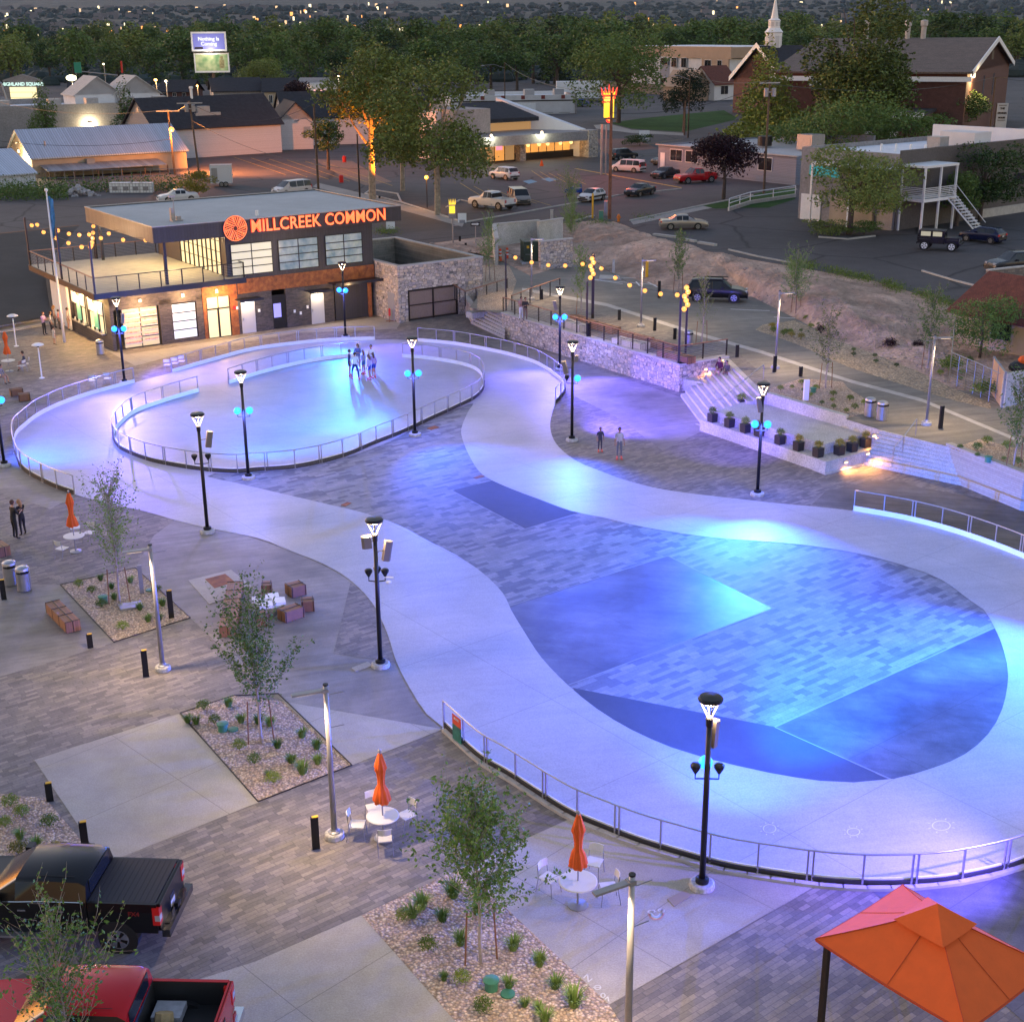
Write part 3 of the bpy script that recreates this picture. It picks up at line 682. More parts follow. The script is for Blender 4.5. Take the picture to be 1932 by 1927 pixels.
GP = [(307,1258,R(20),'slim grey light pole beside the left gravel bed with a bench near it',0),
 (631,1572,R(20),'slim grey light pole standing by the white cafe table and folded parasol',0),
 (1184,1990,R(28),'slim grey light pole cut by the bottom edge of the picture',0)]
for q in GP: grey_pole(*q)
grey_pole(1768-20, 797, R(184), 'slim grey light pole on the upper walk beside the twin bins', 1.7, .065)
grey_pole(1463, 691, R(184), 'slim grey light pole by the short bollards right of the terrace', 1.7, .065)
grey_pole(1209, 613, R(184), 'slim grey light pole behind the terrace benches', 1.7, .065)
grey_pole(1003, 562, R(184), 'slim grey light pole near the green transformer', 1.7, .065)
# ---------------- bollards: folded flat steel with a yellow cap light
def bollard(px, py, label, z=0, h=1.0, rz=.3):
    p = G(px, py, z)
    root = thing('bollard', p, rz, label, 'bollard', 'black steel bollards')
    MB().box((0, 0, h/2), (.20, .035, h)).box((-.09, .045, h/2), (.03, .09, h)).build('post', m_black, root)
    if z == 0: MB().box((.02, .03, h+.012), (.17, .10, .02)).build('cap', m_yellow, root)
for q in [(677*.2526,1214+8,'short yellow capped bollard right of the long timber bench',0,.55),(276,1276,'yellow capped bollard left of the grey light pole foot',0,1.0),(324,1166,'yellow capped bollard inside the far end of the left gravel bed',0,1.15),(8,1131,'yellow capped bollard near the twin bins at the left edge',0,.85),(95,1511,'short yellow capped bollard at the corner of the lower left gravel',0,.6),(163,1610,'tall bollard behind the black pickup cab',0,1.0),(597,1601,'yellow capped bollard left of the cafe table light pole',0,1.0)]:
    bollard(*q)
T0 = lambda zx, zy: (964.6+zx*.2526, 340.4+zy*.2526)
for zx, zy, h, lb in ((808,1042,.75,'black bollard behind the brown terrace benches, leftmost'),(1072,1122,.9,'black bollard behind the terrace benches, between two light poles'),(1222,1185,.75,'black bollard right behind the last terrace bench'),(1688,1320,.8,'black bollard just right of the terrace railing end'),(1105,875,1.3,'tall black bollard left of the parked black crossover'),(574,1175,1.0,'black bollard by the first white terrace bench'),(228,890,.8,'black bollard near the pair leaning on the terrace rail')):
    x, y = T0(zx, zy); bollard(x, y, lb, 1.7, h)
for x, y, h, lb in ((1448+60*.2526-1.5,702,1.0,'tall black bollard just right of the slim grey pole'),(1511,710,.6,'short black bollard, right one of the two by the upper walk'),(1775,808,1.2,'dark bollard right of the upper walk light pole'),(868,465,1.0,'black bollard nearest the small crown sign'),(879,472,.7,'short black bollard behind the stone enclosure')):
    bollard(x, y, lb, 1.7, h)
# ---------------- timber block benches
def block_bench(c, L, W, rz, label, z=0, wood=None, bands=None, h=.45, grp='timber block benches with dark metal straps'):
    wood = wood or m_wood
    root = thing('block_bench', (c.x, c.y, z), rz, label, 'bench', grp)
    MB().box((0, 0, .03+(h-.03)/2), (L, W, h-.03)).build('timber_block', wood, root)
    mb = MB(); n = bands or max(2, round(L/.9)+1)
    for i in range(n):
        x = -L/2+.04+(L-.08)*i/(n-1) if n > 1 else 0
        mb.box((x, 0, .02+h/2), (.03, W+.016, h-.005))
    mb.box((0, 0, .02+h/2), (L+.016, .03, h-.005))
    mb.build('metal_straps', m_dkbrown, root)
def bench_px(a, b, W, label, z=0, wood=None, zt=.45, **k):
    A, B = G(*a, z+zt), G(*b, z+zt); d = B-A
    block_bench((A+B)/2, d.length, W, math.atan2(d.y, d.x), label, z, wood, **k)
bench_px((98,1133), (137,1172), .55, 'long timber block bench alone left of the gravel bed')
bench_px((444,1096), (429,1182), .62, 'longest timber block bench lying along the round fire table group')
bench_px((493,1100), (512,1099), .5, 'small timber block by the sapling top behind the white table')
bench_px((543,1105), (571,1098), .62, 'timber block at the upper right of the white table')
bench_px((568,1131), (592,1129), .5, 'smallest timber block at the right of the white table')
bench_px((530,1152), (566,1140), .55, 'timber block at the lower right of the white table')
bench_px((483,1157), (506,1157), .5, 'timber block below the white table behind the leaves')
bench_px((18,734), (42,731), .5, 'timber block on the far left paving, farther of two'); bench_px((34,743), (56,741), .5, 'timber block on the far left paving, nearer of two')
bench_px((-25,1010), (8,1032), .5, 'timber block at the left edge beside the couple in black')
# white angular table
p = G(507, 1131, .5); root = thing('star_table', (p.x, p.y, 0), .25, 'low white four armed pinwheel table on a grey round drum', 'table')
mb = MB()
arm = [(-.12, .12), (-.12, .62), (.42, .62), (.42, .22), (.12, .12)]
for k in range(4):
    m = Matrix.Rotation(k*pi/2, 4, 'Z'); mb2 = MB().prism(arm, .40, .52); mb.add(mb2.v, mb2.f, m)
mb.build('table_top', m_white, root); MB().lathe([(.48, 0), (.66, .40)], n=20).build('drum', m_conc, root)
# ---------------- litter bins
def bin_(px, py, label, z=0, col=None, s=1.0):
    p = G(px, py, z); root = thing('litter_bin', p, .6, label, 'litter bin', 'round metal litter bins')
    MB().lathe([(.27, .02), (.28, .04), (.28, .78)], n=20).build('drum', m_steel, root, smooth=False)
    MB().lathe([(.285, .86), (.285, .90), (.27, .98), (.16, 1.04), (.03, 1.06)], n=20).build('lid', m_steel, root, smooth=False)
    MB().lathe([(.265, .78), (.265, .86)], n=20).build('slot_band', m_black, root)
    MB().box((0, -.27, .84), (.30, .05, .10)).build('opening', m_black, root)
bin_(22, 1102, 'round metal bin at the left edge, left one of a pair'); bin_(47, 1113, 'round metal bin at the left edge, right one of a pair')
bin_(1640, 785, 'round metal bin on the upper walk, left one of the pair', 1.7); bin_(1663, 792, 'round metal bin on the upper walk, right one of the pair', 1.7)
bin_(190, 668, 'round pale bin at the corner of the main building'); x, y = T0(1322, 1235); bin_(x, y, 'round metal bin at the end of the terrace benches', 1.7)
# ---------------- cafe sets
def chair(c, rz, label, grp='white metal cafe chairs'):
    root = thing('cafe_chair', c, rz, label, 'chair', grp)
    MB().box((0, 0, .45), (.42, .42, .025)).build('seat', m_chairpaint, root)
    mb = MB(); N = 6
    for i in range(N):
        a0, a1 = -.5+i/N, -.5+(i+1)/N
        f = lambda a: (-.21-.05*cos(a*pi), a*.40)
        (x0, y0), (x1, y1) = f(a0), f(a1)
        mb.add([(x0, y0, .66), (x1, y1, .66), (x1-.03, y1, .86), (x0-.03, y0, .86), (x0+.02, y0, .66), (x1+.02, y1, .66), (x1-.01, y1, .86), (x0-.01, y0, .86)], [(0, 1, 2, 3), (7, 6, 5, 4), (3, 2, 6, 7), (1, 0, 4, 5)])
    mb.build('backrest', m_chairpaint, root)
    for sx, sy in ((1, 1), (1, -1)): MB().tube([(sx*.20, sy*.19, .45), (sx*.24, sy*.21, 0)], .012, 6).build('leg', m_galv, root)
    for sy in (1, -1): MB().tube([(-.24, sy*.19, .84), (-.20, sy*.20, .45), (-.28, sy*.21, 0)], .012, 6).build('leg', m_galv, root)
    return root
m_chairpaint = mat('pale chair paint', (.62, .60, .55), .5)
def parasol(c, label, topz=2.75):
    root = thing('closed_parasol', c, RND.random()*3, label, 'parasol', 'folded orange parasols')
    MB().tube([(0, 0, .05), (0, 0, topz)], .022, 8).ball((0, 0, topz+.03), .05, 8, 5).build('pole', m_galv, root)
    prof = [(.20, 1.18), (.235, 1.24), (.17, 1.55), (.095, 1.72), (.10, 1.95), (.125, 2.15), (.165, 2.25), (.14, 2.38), (.06, 2.66), (.02, 2.68)]
    mb = MB(); n = 32; b = 0
    for r, z in prof:
        for j in range(n):
            th = 2*pi*j/n; rr = r*(1+.16*sin(8*th+z*2.2))
            mb.v.append((rr*cos(th), rr*sin(th), z+.02*sin(4*th)))
    for i in range(len(prof)-1):
        for j in range(n): mb.f.append((i*n+j, i*n+(j+1) % n, (i+1)*n+(j+1) % n, (i+1)*n+j)); mb.m.append(0)
    mb.build('folded_canopy', m_orange, root, smooth=True)
def cafe_table(c, label, r=.45, base=True):
    root = thing('cafe_table', c, 0, label, 'table', 'round white cafe tables')
    MB().lathe([(r-.02, .72), (r, .725), (r, .745), (r-.03, .755), (.03, .755)], n=32).build('table_top', m_chairpaint, root)
    MB().lathe([(.03, .05), (.03, .72)], n=8).build('stem', m_galv, root)
    MB().lathe([(.27, 0), (.27, .03), (.05, .06)], n=24).build('table_base', m_galv, root)
def cafe(px, py, s, chairs, tl, pl=None):
    c = G(px, py); cafe_table(c, tl, s)
    if pl: parasol(c, pl)
    for (cx, cy, lb) in chairs:
        q = G(cx, cy); d = c-q; chair(q, math.atan2(d.y, d.x), lb)
cafe(724, 1581, .46, [(675,1580,'white cafe chair left of the lamp post table with the left orange parasol'),(727,1606,'grey looking cafe chair seen from behind at the near side of the table'),(768,1562,'white cafe chair right of the table, turned sideways'),(707,1548,'cafe chair hidden behind the left table and parasol foot')], 'round white cafe table under the left folded orange parasol', 'folded orange parasol over the cafe table by the slim grey pole')
cafe(1090, 1707, .50, [(1148,1700,'pale cafe chair right of the near table with its shadow beside it'),(1120,1652,'white cafe chair behind the near table'),(1036,1682,'cafe chair left of the near table behind the tree leaves')], 'round glassy cafe table near the rainbow chalk drawing', 'folded orange parasol nearest the camera beside the leafy young tree')
cafe(143, 1040, .45, [(119,1052,'white cafe chair left of the table beside the purple lit sapling'),(170,1022,'white cafe chair right of the far left parasol table'),(144,1012,'white cafe chair behind the far left parasol table')], 'round white cafe table by the sapling on the left paving', 'folded orange parasol left of the purple lit sapling')
cafe(18, 700, .45, [(42,702,'white cafe chair beside the far table near the heaters'),(2,722,'white cafe chair at the left edge under stretched legs')], 'round white cafe table at the far left by the food windows', 'folded orange parasol at the far left edge of the picture')
# loose chairs by the far railing
for i, (x, y, lb) in enumerate(((317,700,'chair with glowing blue back left of three by the rail gap'),(331,697,'chair with glowing blue back in the middle by the rail gap'),(344,693,'chair with glowing blue back right of three by the rail gap'),(176,730,'chair with blue lit back behind the far left railing'),(204,726,'wide chair with blue lit back behind the left railing end'))):
    chair(G(x, y), R(95), lb, 'chairs behind the far railing')
# patio heaters with mushroom tops
for x, y, lb in ((31,653,'tall patio heater with pale mushroom hood, farther one'),(79,713,'tall patio heater with pale mushroom hood, nearer one')):
    root = thing('patio_heater', G(x, y), 0, lb, 'patio heater', 'pale mushroom hooded heaters')
    MB().lathe([(.18, 0), (.18, .04), (.05, .08), (.035, 2.2)], n=12).build('pole', m_white, root)
    MB().lathe([(.40, 2.2), (.36, 2.26), (.2, 2.33), (.02, 2.36)], n=20).build('hood', m_white, root, smooth=True)
    MB().lathe([(.06, 2.05), (.09, 2.2)], n=12).build('burner', m_black, root)
# ---------------- signs on the near rail and chalk
A = G(857, 1395); root = thing('rail_banner', A, 0, 'orange and teal notice hung on the start of the near railing', 'notice')
B = G(873, 1408); d = (B-A); an = math.atan2(d.y, d.x)
root.rotation_euler = (0, 0, an)
MB().box((d.length/2, -.05, .80), (d.length, .012, .34)).build('orange_panel', mat('notice orange', (.62, .07, .02), .5), root)
MB().box((d.length/2, -.05, .36), (d.length, .012, .54)).build('teal_panel', mat('notice teal', (.02, .16, .13), .5, nz=.6, sc=3), root)
def text(s, size, m, parent, loc, rot, ext=.005, name='lettering', align='CENTER', bold=0, space=1.0, alignY='CENTER'):
    c = bpy.data.curves.new(name, 'FONT'); c.body = s; c.size = size; c.extrude = ext; c.align_x = align; c.align_y = alignY
    c.offset = bold; c.space_character = space; c.resolution_u = 3
    c.materials.append(m)
    o = bpy.data.objects.new(name, c); COL.objects.link(o)
    if parent: o.parent = parent
    o.location = loc; o.rotation_euler = rot
    dg = bpy.context.evaluated_depsgraph_get(); me = bpy.data.meshes.new_from_object(o.evaluated_get(dg)); bpy.data.objects.remove(o)
    o = bpy.data.objects.new(name, me); COL.objects.link(o)
    if parent: o.parent = parent
    o.location = loc; o.rotation_euler = rot
    return o
text('SKATE', .10, m_white, root, (d.length/2, -.065, .86), (pi/2, 0, 0), .002, bold=.003)
m_chalk = mat('chalk', (.62, .62, .62), .9)
def chalk(name, rows, label, m=None, w=.03, z=.022):
    mb = MB()
    for r in rows:
        P_ = [G(x, y, z) for x, y in r]
        for i in range(len(P_)-1):
            a, b = P_[i], P_[i+1]; d = b-a
            if d.length < 1e-4: continue
            n = Vector((-d.y, d.x, 0)).normalized()*w/2
            mb.quad(a-n, b-n, b+n, a+n)
    o = mb.build(name, m or m_chalk); tag(o, label, 'chalk drawing'); return o
def circ(cx, cy, rx, ry, a0=0, a1=360, n=16): return [(cx+rx*cos(R(a0+(a1-a0)*i/n)), cy+ry*sin(R(a0+(a1-a0)*i/n))) for i in range(n+1)]
C9 = lambda zx, zy: (1447+zx*.2511, 1530+zy*.2511)
def sun_chalk(zx, zy, rx, ry, lb):
    x, y = C9(zx, zy); rows = [circ(x, y, rx, ry)]
    for k in range(8):
        a = R(k*45+20); rows.append([(x+rx*1.3*cos(a), y+ry*1.3*sin(a)), (x+rx*1.6*cos(a), y+ry*1.6*sin(a))])
    chalk('chalk_sun', rows, lb, mat('faint chalk', (.62, .63, .66), .9))
sun_chalk(1310, 105, 17, 9, 'faint chalk sun drawn on the rink above the near railing, rightmost'); sun_chalk(650, 152, 12, 7, 'faint chalk sun between two others on the near rink'); sun_chalk(20, 128, 12, 8, 'faint chalk sun on the near rink, leftmost')
for i, (colr, rr) in enumerate((((.55, .25, .22), 13.5), ((.6, .5, .25), 11.5), ((.35, .5, .6), 9.5), ((.55, .58, .6), 7))):
    chalk('chalk_rainbow', [circ(1238, 1722, rr, rr*.85, 0, 180)], 'small pastel chalk rainbow on the pad, ring %d from the outside' % (i+1), mat('chalk %d' % i, colr, .9), .045, .012)['group'] = 'chalk rainbow rings on the pad'
chalk('chalk_cloud', [circ(1227, 1719, 4, 2.5), circ(1232, 1718, 3, 2), circ(1246, 1716, 4, 2.5), circ(1250, 1717, 3, 2)], 'two white chalk clouds topping the rainbow drawing', None, .05, .014)
C7 = lambda zx, zy: (964.6+zx*.2526, 1530.4+zy*.2526)
chalk('chalk_scrawl', [[C7(540, 1240), C7(570, 1210), C7(575, 1270), C7(605, 1245)], circ(*C7(645, 1310), 6, 4), [C7(665, 1310), C7(610, 1310)], circ(*C7(685, 1370), 4, 4), [C7(700, 1400), C7(722, 1380), C7(728, 1415)]], 'white chalk squiggle letters along the gravel edge of the near pad', None, .03, .012)
o = MB().prism([(p.x, p.y) for p in PX([C7(1165, 655), C7(1300, 585), C7(1350, 630), C7(1215, 710)])], .008, .02).build('manhole_lid', mat('tan cover', (.3, .25, .2), .8)); tag(o, 'square tan utility cover beside the nearest lamp post', 'utility cover', 'flat utility covers')
for pl, lb in ((((1395,1222),(1395,1222)), ''),): pass
def cover(pl, lb, m): 
    o = MB().prism([(p.x, p.y) for p in PX(pl)], .004, .022).build('utility_cover', m); tag(o, lb, 'utility cover', 'flat utility covers')
cover([(355,1095),(436,1075),(480,1110),(395,1140)], 'large pale concrete slab round the rusty square grate', m_pad)
o = MB().prism([(p.x, p.y) for p in PX([(387,1093),(425,1083),(443,1098),(405,1110)])], .02, .03).build('tree_grate', m_rust); tag(o, 'square rusty grate in the pale slab behind the long bench', 'grate')
cover([(663,1260),(694,1248),(703,1256),(671,1267)], 'pale rectangular cover at the foot of the speaker lamp post', m_pad)
cover([(643,953),(655,947),(663,949),(652,955)], 'small brown cover in the upper island paving', m_rust); cover([(893,901),(908,896),(915,899),(898,903)], 'small brown cover near the right ribbon', m_rust)
cover([(805,808),(820,803),(829,806),(814,811)], 'small brown cover by the oval railing lamp', m_rust)
# ---------------- plants
def leaf_quads(mb, rnd, c, s, n=1, flat=.6):
    for _ in range(n):
        d = Vector((rnd.gauss(0, 1), rnd.gauss(0, 1), rnd.gauss(0, flat))).normalized()
        e = d.cross(Vector((rnd.gauss(0, 1), rnd.gauss(0, 1), rnd.gauss(0, 1)))).normalized()
        w = s*rnd.uniform(.6, 1.25); h = w*.55
        k = d.cross(e)*w*.12
        mb.add([c-d*w*.5, c-e*h*.5+k, c+d*w*.5, c+e*h*.5+k], [(0, 1, 2, 3)])
def sapling_meshes(seed, H, W, nb, leaf, dens, base=.9, up=.75, sparse=0):
    rnd = random.Random(seed); wood = MB(); lv = MB()
    trunk = []; x = y = 0
    for i in range(8):
        t = i/7; trunk.append(Vector((x, y, t*H*.8))); x += rnd.uniform(-.03, .03)*H*.3; y += rnd.uniform(-.03, .03)*H*.3
    wood.tube(trunk, [max(.008, .035*(H/4)*(1-i/7.5)) for i in range(8)], 6)
    for b in range(nb):
        t = rnd.uniform(0.0, 1)**.8; z0 = base+(H*.72-base)*t
        k = min(6, z0/(H*.8)*7); i = int(k); p = trunk[i].lerp(trunk[min(i+1, 7)], k-i)
        a = b*2.4+rnd.uniform(-.4, .4); L = W*.62*(1-.45*t)*rnd.uniform(.6, 1.25)
        dirv = Vector((cos(a), sin(a), up*rnd.uniform(.5, 1.5)+t*.8)).normalized()
        pts = [p]; d = dirv.copy(); seg = 6
        for s_ in range(seg):
            d = (d+Vector((rnd.gauss(0, .12), rnd.gauss(0, .12), .10))).normalized(); pts.append(pts[-1]+d*L/seg)
        wood.tube(pts, [max(.003, .012*(1-j/seg)) for j in range(seg+1)], 4, False)
        for s_ in range(1, seg+1):
            m = int(dens*(1.0 if s_ < seg else 1.4)*(.6+.8*(1-t)))
            for _ in range(m):
                q = pts[s_-1].lerp(pts[s_], rnd.random())+Vector((rnd.gauss(0, 1), rnd.gauss(0, 1), rnd.gauss(0, 1)))*L*.05*(1.4 if s_ < 4 else .8)
                leaf_quads(lv, rnd, q, leaf)
            if rnd.random() < .5 and not sparse:
                d2 = (d+Vector((rnd.gauss(0, .6), rnd.gauss(0, .6), rnd.gauss(0, .3)))).normalized(); q2 = pts[s_]+d2*L*.3
                wood.tube([pts[s_], q2], [.006, .002], 3, False)
                for _ in range(m): leaf_quads(lv, rnd, pts[s_].lerp(q2, rnd.random())+Vector((rnd.gauss(0, .04), rnd.gauss(0, .04), rnd.gauss(0, .04))), leaf)
    return wood, lv
def sapling(px, py, H, W, seed, label, z=0, nb=60, leaf=.085, dens=7, base=1.0, up=.65, m=None, stakes=2, grp='staked young plaza trees', sh=1.5, nm='young_tree', **k):
    p = G(px, py, z); root = thing(nm, p, 0, label, 'tree', grp)
    w, l = sapling_meshes(seed, H, W*.9, int(nb*.66), leaf*1.3, max(3, int(dens*.8)), base, up, **k)
    w.build('trunk', m_saplingbark, root); l.build('crown', m or m_leafs, root)
    for i in range(stakes):
        a = i*2*pi/max(stakes, 2)+.3; x, y = .35*cos(a), .35*sin(a)
        MB().tube([(x*1.15, y*1.15, 0), (x*.95, y*.95, sh)], .022, 6).build('stake', m_stake, root)
    return root
sapling(226, 1138, 6.4, 4.2, 11, 'purple lit young tree with long wispy shoots in the left gravel bed', nb=110, dens=6, base=1.2, up=1.15, leaf=.08)
sapling(493, 1400, 6.2, 4.4, 12, 'leafy young tree leaning over the timber blocks in the middle gravel bed', nb=110, dens=8, base=1.0, up=.9, leaf=.09)
sapling(908, 1815, 6.0, 3.9, 13, 'dense young tree in the near gravel bed beside the orange parasol', nb=130, dens=9, base=1.2, up=.6, leaf=.09)
sapling(148, 2085, 6.0, 3.9, 14, 'young tree in front of the red pickup at the lower left', nb=95, dens=6, base=.9, up=1.1, leaf=.085)
T0 = lambda zx, zy: (964.6+zx*.2526, 340.4+zy*.2526)
T5 = lambda zx, zy: (1447+zx*.2511, 340.4+zy*.2511)
for zx, zy, H, W, sd, lb, f, kw in (
  (525, 995, 5.2, 1.6, 21, 'airy young tree behind the terrace rail, left of the hanging globes', T0, dict(nb=80, dens=6)),
  (1245, 840, 5.0, 1.7, 22, 'dark young tree left of the black crossover', T0, dict(nb=80, dens=7)),
  (1420, 1215, 4.6, 1.5, 23, 'yellow green wispy young tree in front of the black crossover', T0, dict(nb=50, dens=4, m=m_tree2)),
  (215, 1010, 4.6, 2.4, 24, 'spreading dark young tree at the foot of the dirt bank', T5, dict(nb=90, dens=8, stakes=3)),
  (440, 1560, 4.6, 1.9, 25, 'thin pale young tree behind the concrete stage', T5, dict(nb=55, dens=5, m=m_tree2)),
  (1205, 1410, 4.8, 2.0, 26, 'grey green young tree at the gravel edge beside the cream house', T5, dict(nb=80, dens=7))):
    x, y = f(zx, zy); sapling(x, y, H*1.25, W*1.6, sd, lb, 1.7, **kw)
sapling(1912, 880, 5.4, 2.9, 27, 'young tree at the right edge above the board formed wall', 1.7, nb=80, dens=7)
sapling(925, 530, 6.6, 3.2, 28, 'slim young tree at the corner of the stone enclosure with stakes', 1.7, nb=90, dens=7)
sapling(1075, 400, 5.0, 4.6, 29, 'ragged street tree left of the wooden utility pole', 2.2, nb=80, dens=7, stakes=0)
sapling(1078, 448, 5.2, 3.4, 30, 'bushy young tree growing over the stone screen wall', 1.7, nb=80, dens=8, stakes=0, base=.3)
# shrubs
def shrub_mesh(seed, kind):
    rnd = random.Random(seed); mb = MB()
    if kind == 'tuft':
        for i in range(120):
            a = rnd.uniform(0, 2*pi); r = rnd.uniform(.02, .10); L = rnd.uniform(.25, .42); lean = rnd.uniform(.1, .75)
            p0 = Vector((r*cos(a), r*sin(a), 0)); p1 = p0+Vector((cos(a)*lean*L*.5, sin(a)*lean*L*.5, L*.62)); p2 = p1+Vector((cos(a)*lean*L*.6, sin(a)*lean*L*.6, L*.2))
            w = Vector((-sin(a), cos(a), 0))*.010
            mb.add([p0-w, p0+w, p1+w, p1-w], [(0, 1, 2, 3)]); mb.add([p1-w, p1+w, p2], [(0, 1, 2)])
    else:
        for i in range(420):
            u = rnd.uniform(-.2, 1); a = rnd.uniform(0, 2*pi); rr = rnd.uniform(.45, 1.0)
            s = math.sqrt(max(0, 1-u*u)); c = Vector((.25*rr*s*cos(a), .25*rr*s*sin(a), .17+.20*rr*u))
            c += Vector((rnd.gauss(0, .02), rnd.gauss(0, .02), rnd.gauss(0, .02)))
            leaf_quads(mb, rnd, c, .055)
        for i in range(14):
            a = i*.45; mb.tube([(0, 0, 0), (.15*cos(a), .15*sin(a), .25)], .006, 3)
    return mb
PROT = {}
def plant(kind, p, s, label, grp):
    key = kind
    mats = {'shrub': m_shrub, 'tuft': m_grassy, 'golden': m_golden, 'plum': m_purpleleaf, 'dark': m_tree}
    nm = {'shrub': 'round_shrub', 'tuft': 'grass_tuft', 'golden': 'golden_shrub', 'plum': 'plum_shrub', 'dark': 'round_shrub'}[kind]
    if key not in PROT:
        o = shrub_mesh(40+len(PROT), 'tuft' if kind == 'tuft' else 'round').build(nm, mats[kind]); PROT[key] = o; c = o
    else: c = PROT[key].copy(); COL.objects.link(c)
    c.location = p; c.rotation_euler = (0, 0, RND.random()*6); k = s*RND.uniform(.9, 1.1); c.scale = (k*RND.uniform(.92, 1.08), k, k*RND.uniform(.9, 1.12))
    tag(c, label, 'shrub' if kind != 'tuft' else 'grass plant', grp)
    return c
def patch(kind, pts, f, z, s, label, grp):
    for q in pts:
        x, y = f(*q[:2]); plant(kind, G(x, y, z), s*(q[2] if len(q) > 2 else 1), label, grp)
ID = lambda x, y: (x, y)
patch('shrub', [(149,1107),(174,1118),(192,1145),(232,1188),(296,1116)], ID, .01, .95, 'round green shrub dotted in the left gravel bed', 'round shrubs of the left gravel bed')
patch('tuft', [(190,1094),(246,1098),(211,1110),(216,1130),(264,1150),(280,1172),(300,1170),(307,1142)], ID, .01, .85, 'grass tuft growing in the left gravel bed', 'grass tufts of the left gravel bed')
patch('shrub', [(385,1338),(405,1365),(452,1414),(480,1440),(516,1476)], ID, .01, .95, 'round green shrub in the middle gravel bed', 'round shrubs of the middle gravel bed')
patch('tuft', [(432,1332),(354,1362),(370,1365),(455,1362),(488,1364),(510,1368),(570,1390,1.15),(524,1410),(598,1412),(550,1438),(571,1458,1.2),(600,1440),(506,1462,.7)], ID, .01, .9, 'grass tuft in the middle gravel bed', 'grass tufts of the middle gravel bed')
patch('shrub', [(762,1734),(808,1792),(872,1853),(912,1908)], ID, .01, 1.05, 'round green shrub in the near gravel bed', 'round shrubs of the near gravel bed')
patch('tuft', [(796,1712,1.25),(855,1690,1.4),(778,1728),(835,1736),(869,1780),(968,1790),(1018,1820),(1083,1895,1.2),(1048,1862),(1028,1925),(960,1862,.8),(1017,1905,.7),(900,1722),(838,1848,.6),(990,1897,.6)], ID, .01, 1.0, 'grass tuft in the near gravel bed', 'grass tufts of the near gravel bed')
patch('shrub', [(42,1540),(93,1558),(20,1520),(10,1560)], ID, .01, 1.0, 'round green shrub in the lower left gravel bed', 'round shrubs of the lower left bed')
patch('golden', [(35,1610),(104,1608)], ID, .01, 1.0, 'yellowing round shrub behind the black pickup', 'yellowing shrubs behind the black pickup')
patch('tuft', [(38,1582),(70,1596)], ID, .01, .8, 'small grass tuft in the lower left gravel bed', 'grass tufts of the lower left bed')
patch('shrub', [(295,1048,1),(350,1040,.9),(370,1062,.9),(48,1140),(140,1145),(178,1152),(125,1165,1.1),(390,1097,.8),(424,1052,.8),(330,1107,.9),(255,1137,.6),(1520,1370,1.1),(1300,1460,.9),(1460,1455,.9),(1455,1500,.7),(1370,1380,1.2)], T5, 1.72, 1.0, 'small green shrub in the pale gravel below the dirt bank', 'shrubs of the pale gravel strip')
patch('golden', [(185,1175),(255,1195),(40,1110)], T5, 1.72, 1.1, 'golden shrub in the pale gravel below the dirt bank', 'golden shrubs of the pale gravel strip')
patch('plum', [(920,1265,1.9),(1130,1270,1.8),(405,1150,1.6)], T5, 1.72, 1.1, 'dark plum coloured shrub on the pale gravel slope', 'plum shrubs on the pale gravel slope')
patch('dark', [(650,1285),(650,1318),(810,1325),(818,1370),(972,1402)], T5, 1.72, .7, 'low flat dark plant on the pale gravel slope', 'low dark plants on the pale gravel')
C4 = lambda zx, zy: (1447+zx*.2511, 709.2+zy*.2511)
patch('shrub', [(260,62),(100,108,.8),(188,95,.6),(275,118,.7),(368,102),(330,150,.7),(497,148),(623,182,1.1),(735,218,1.1),(490,190,.7),(412,214,.7),(500,243,.7),(660,250,.9),(595,272,.8)], C4, 1.72, .95, 'small shrub in the gravel bed behind the concrete stage', 'shrubs behind the concrete stage')
patch('shrub', [(1655,505,1.1),(1580,555),(1450,545,.7),(1805,550,1.2),(1580,608,.6),(1780,632,.6),(1885,662)], C4, 1.72, 1.0, 'small shrub in the raised gravel bed at the right edge', 'shrubs of the right raised bed')
# sprinkler valve boxes
for x, y, z, lb in ((195,1136,0,'green domed valve box in the left gravel bed'),(421,1378,0,'green domed valve box in the middle gravel bed'),(927,1865,0,'green domed valve box in the near gravel bed'),(1534,740,1.7,'green domed valve box behind the stage'),(1864,871,1.7,'green domed valve box in the right raised bed')):
    o = MB().lathe([(.16, 0), (.15, .22), (.19, .23), (.19, .28), (.03, .31)], n=16).build('valve_box', m_green, None, G(x, y, z)); tag(o, lb, 'valve box', 'green valve boxes')
for x, y, lb in ((440,1376,'flat green lid in the middle gravel bed'),(283,1113,'flat green lid in the left gravel bed'),(958,1875,'black drip riser in the near gravel bed')):
    o = MB().lathe([(.17, 0), (.17, .04), (.03, .05)], n=16).build('valve_cover', m_green, None, G(x, y, .01)); tag(o, lb, 'valve lid')
p = G(247, 1144); o = MB().box((0, 0, .04), (.9, .6, .08)).build('drain_grate', m_galv, None, p, .4); tag(o, 'rectangular metal drain grate in the left gravel bed', 'grate')
p = G(268, 1118); o = MB().box((0, 0, .6), (.16, .10, 1.2)).build('meter_post', m_galv, None, p, .3); tag(o, 'pale green grey meter post in the left gravel bed', 'post')
x, y = C4(290, 185); o = MB().box((0, 0, .6), (.30, .12, 1.2)).build('meter_post', m_white, None, G(x, y, 1.7), .3); tag(o, 'pale upright panel post in the bed behind the stage', 'post')
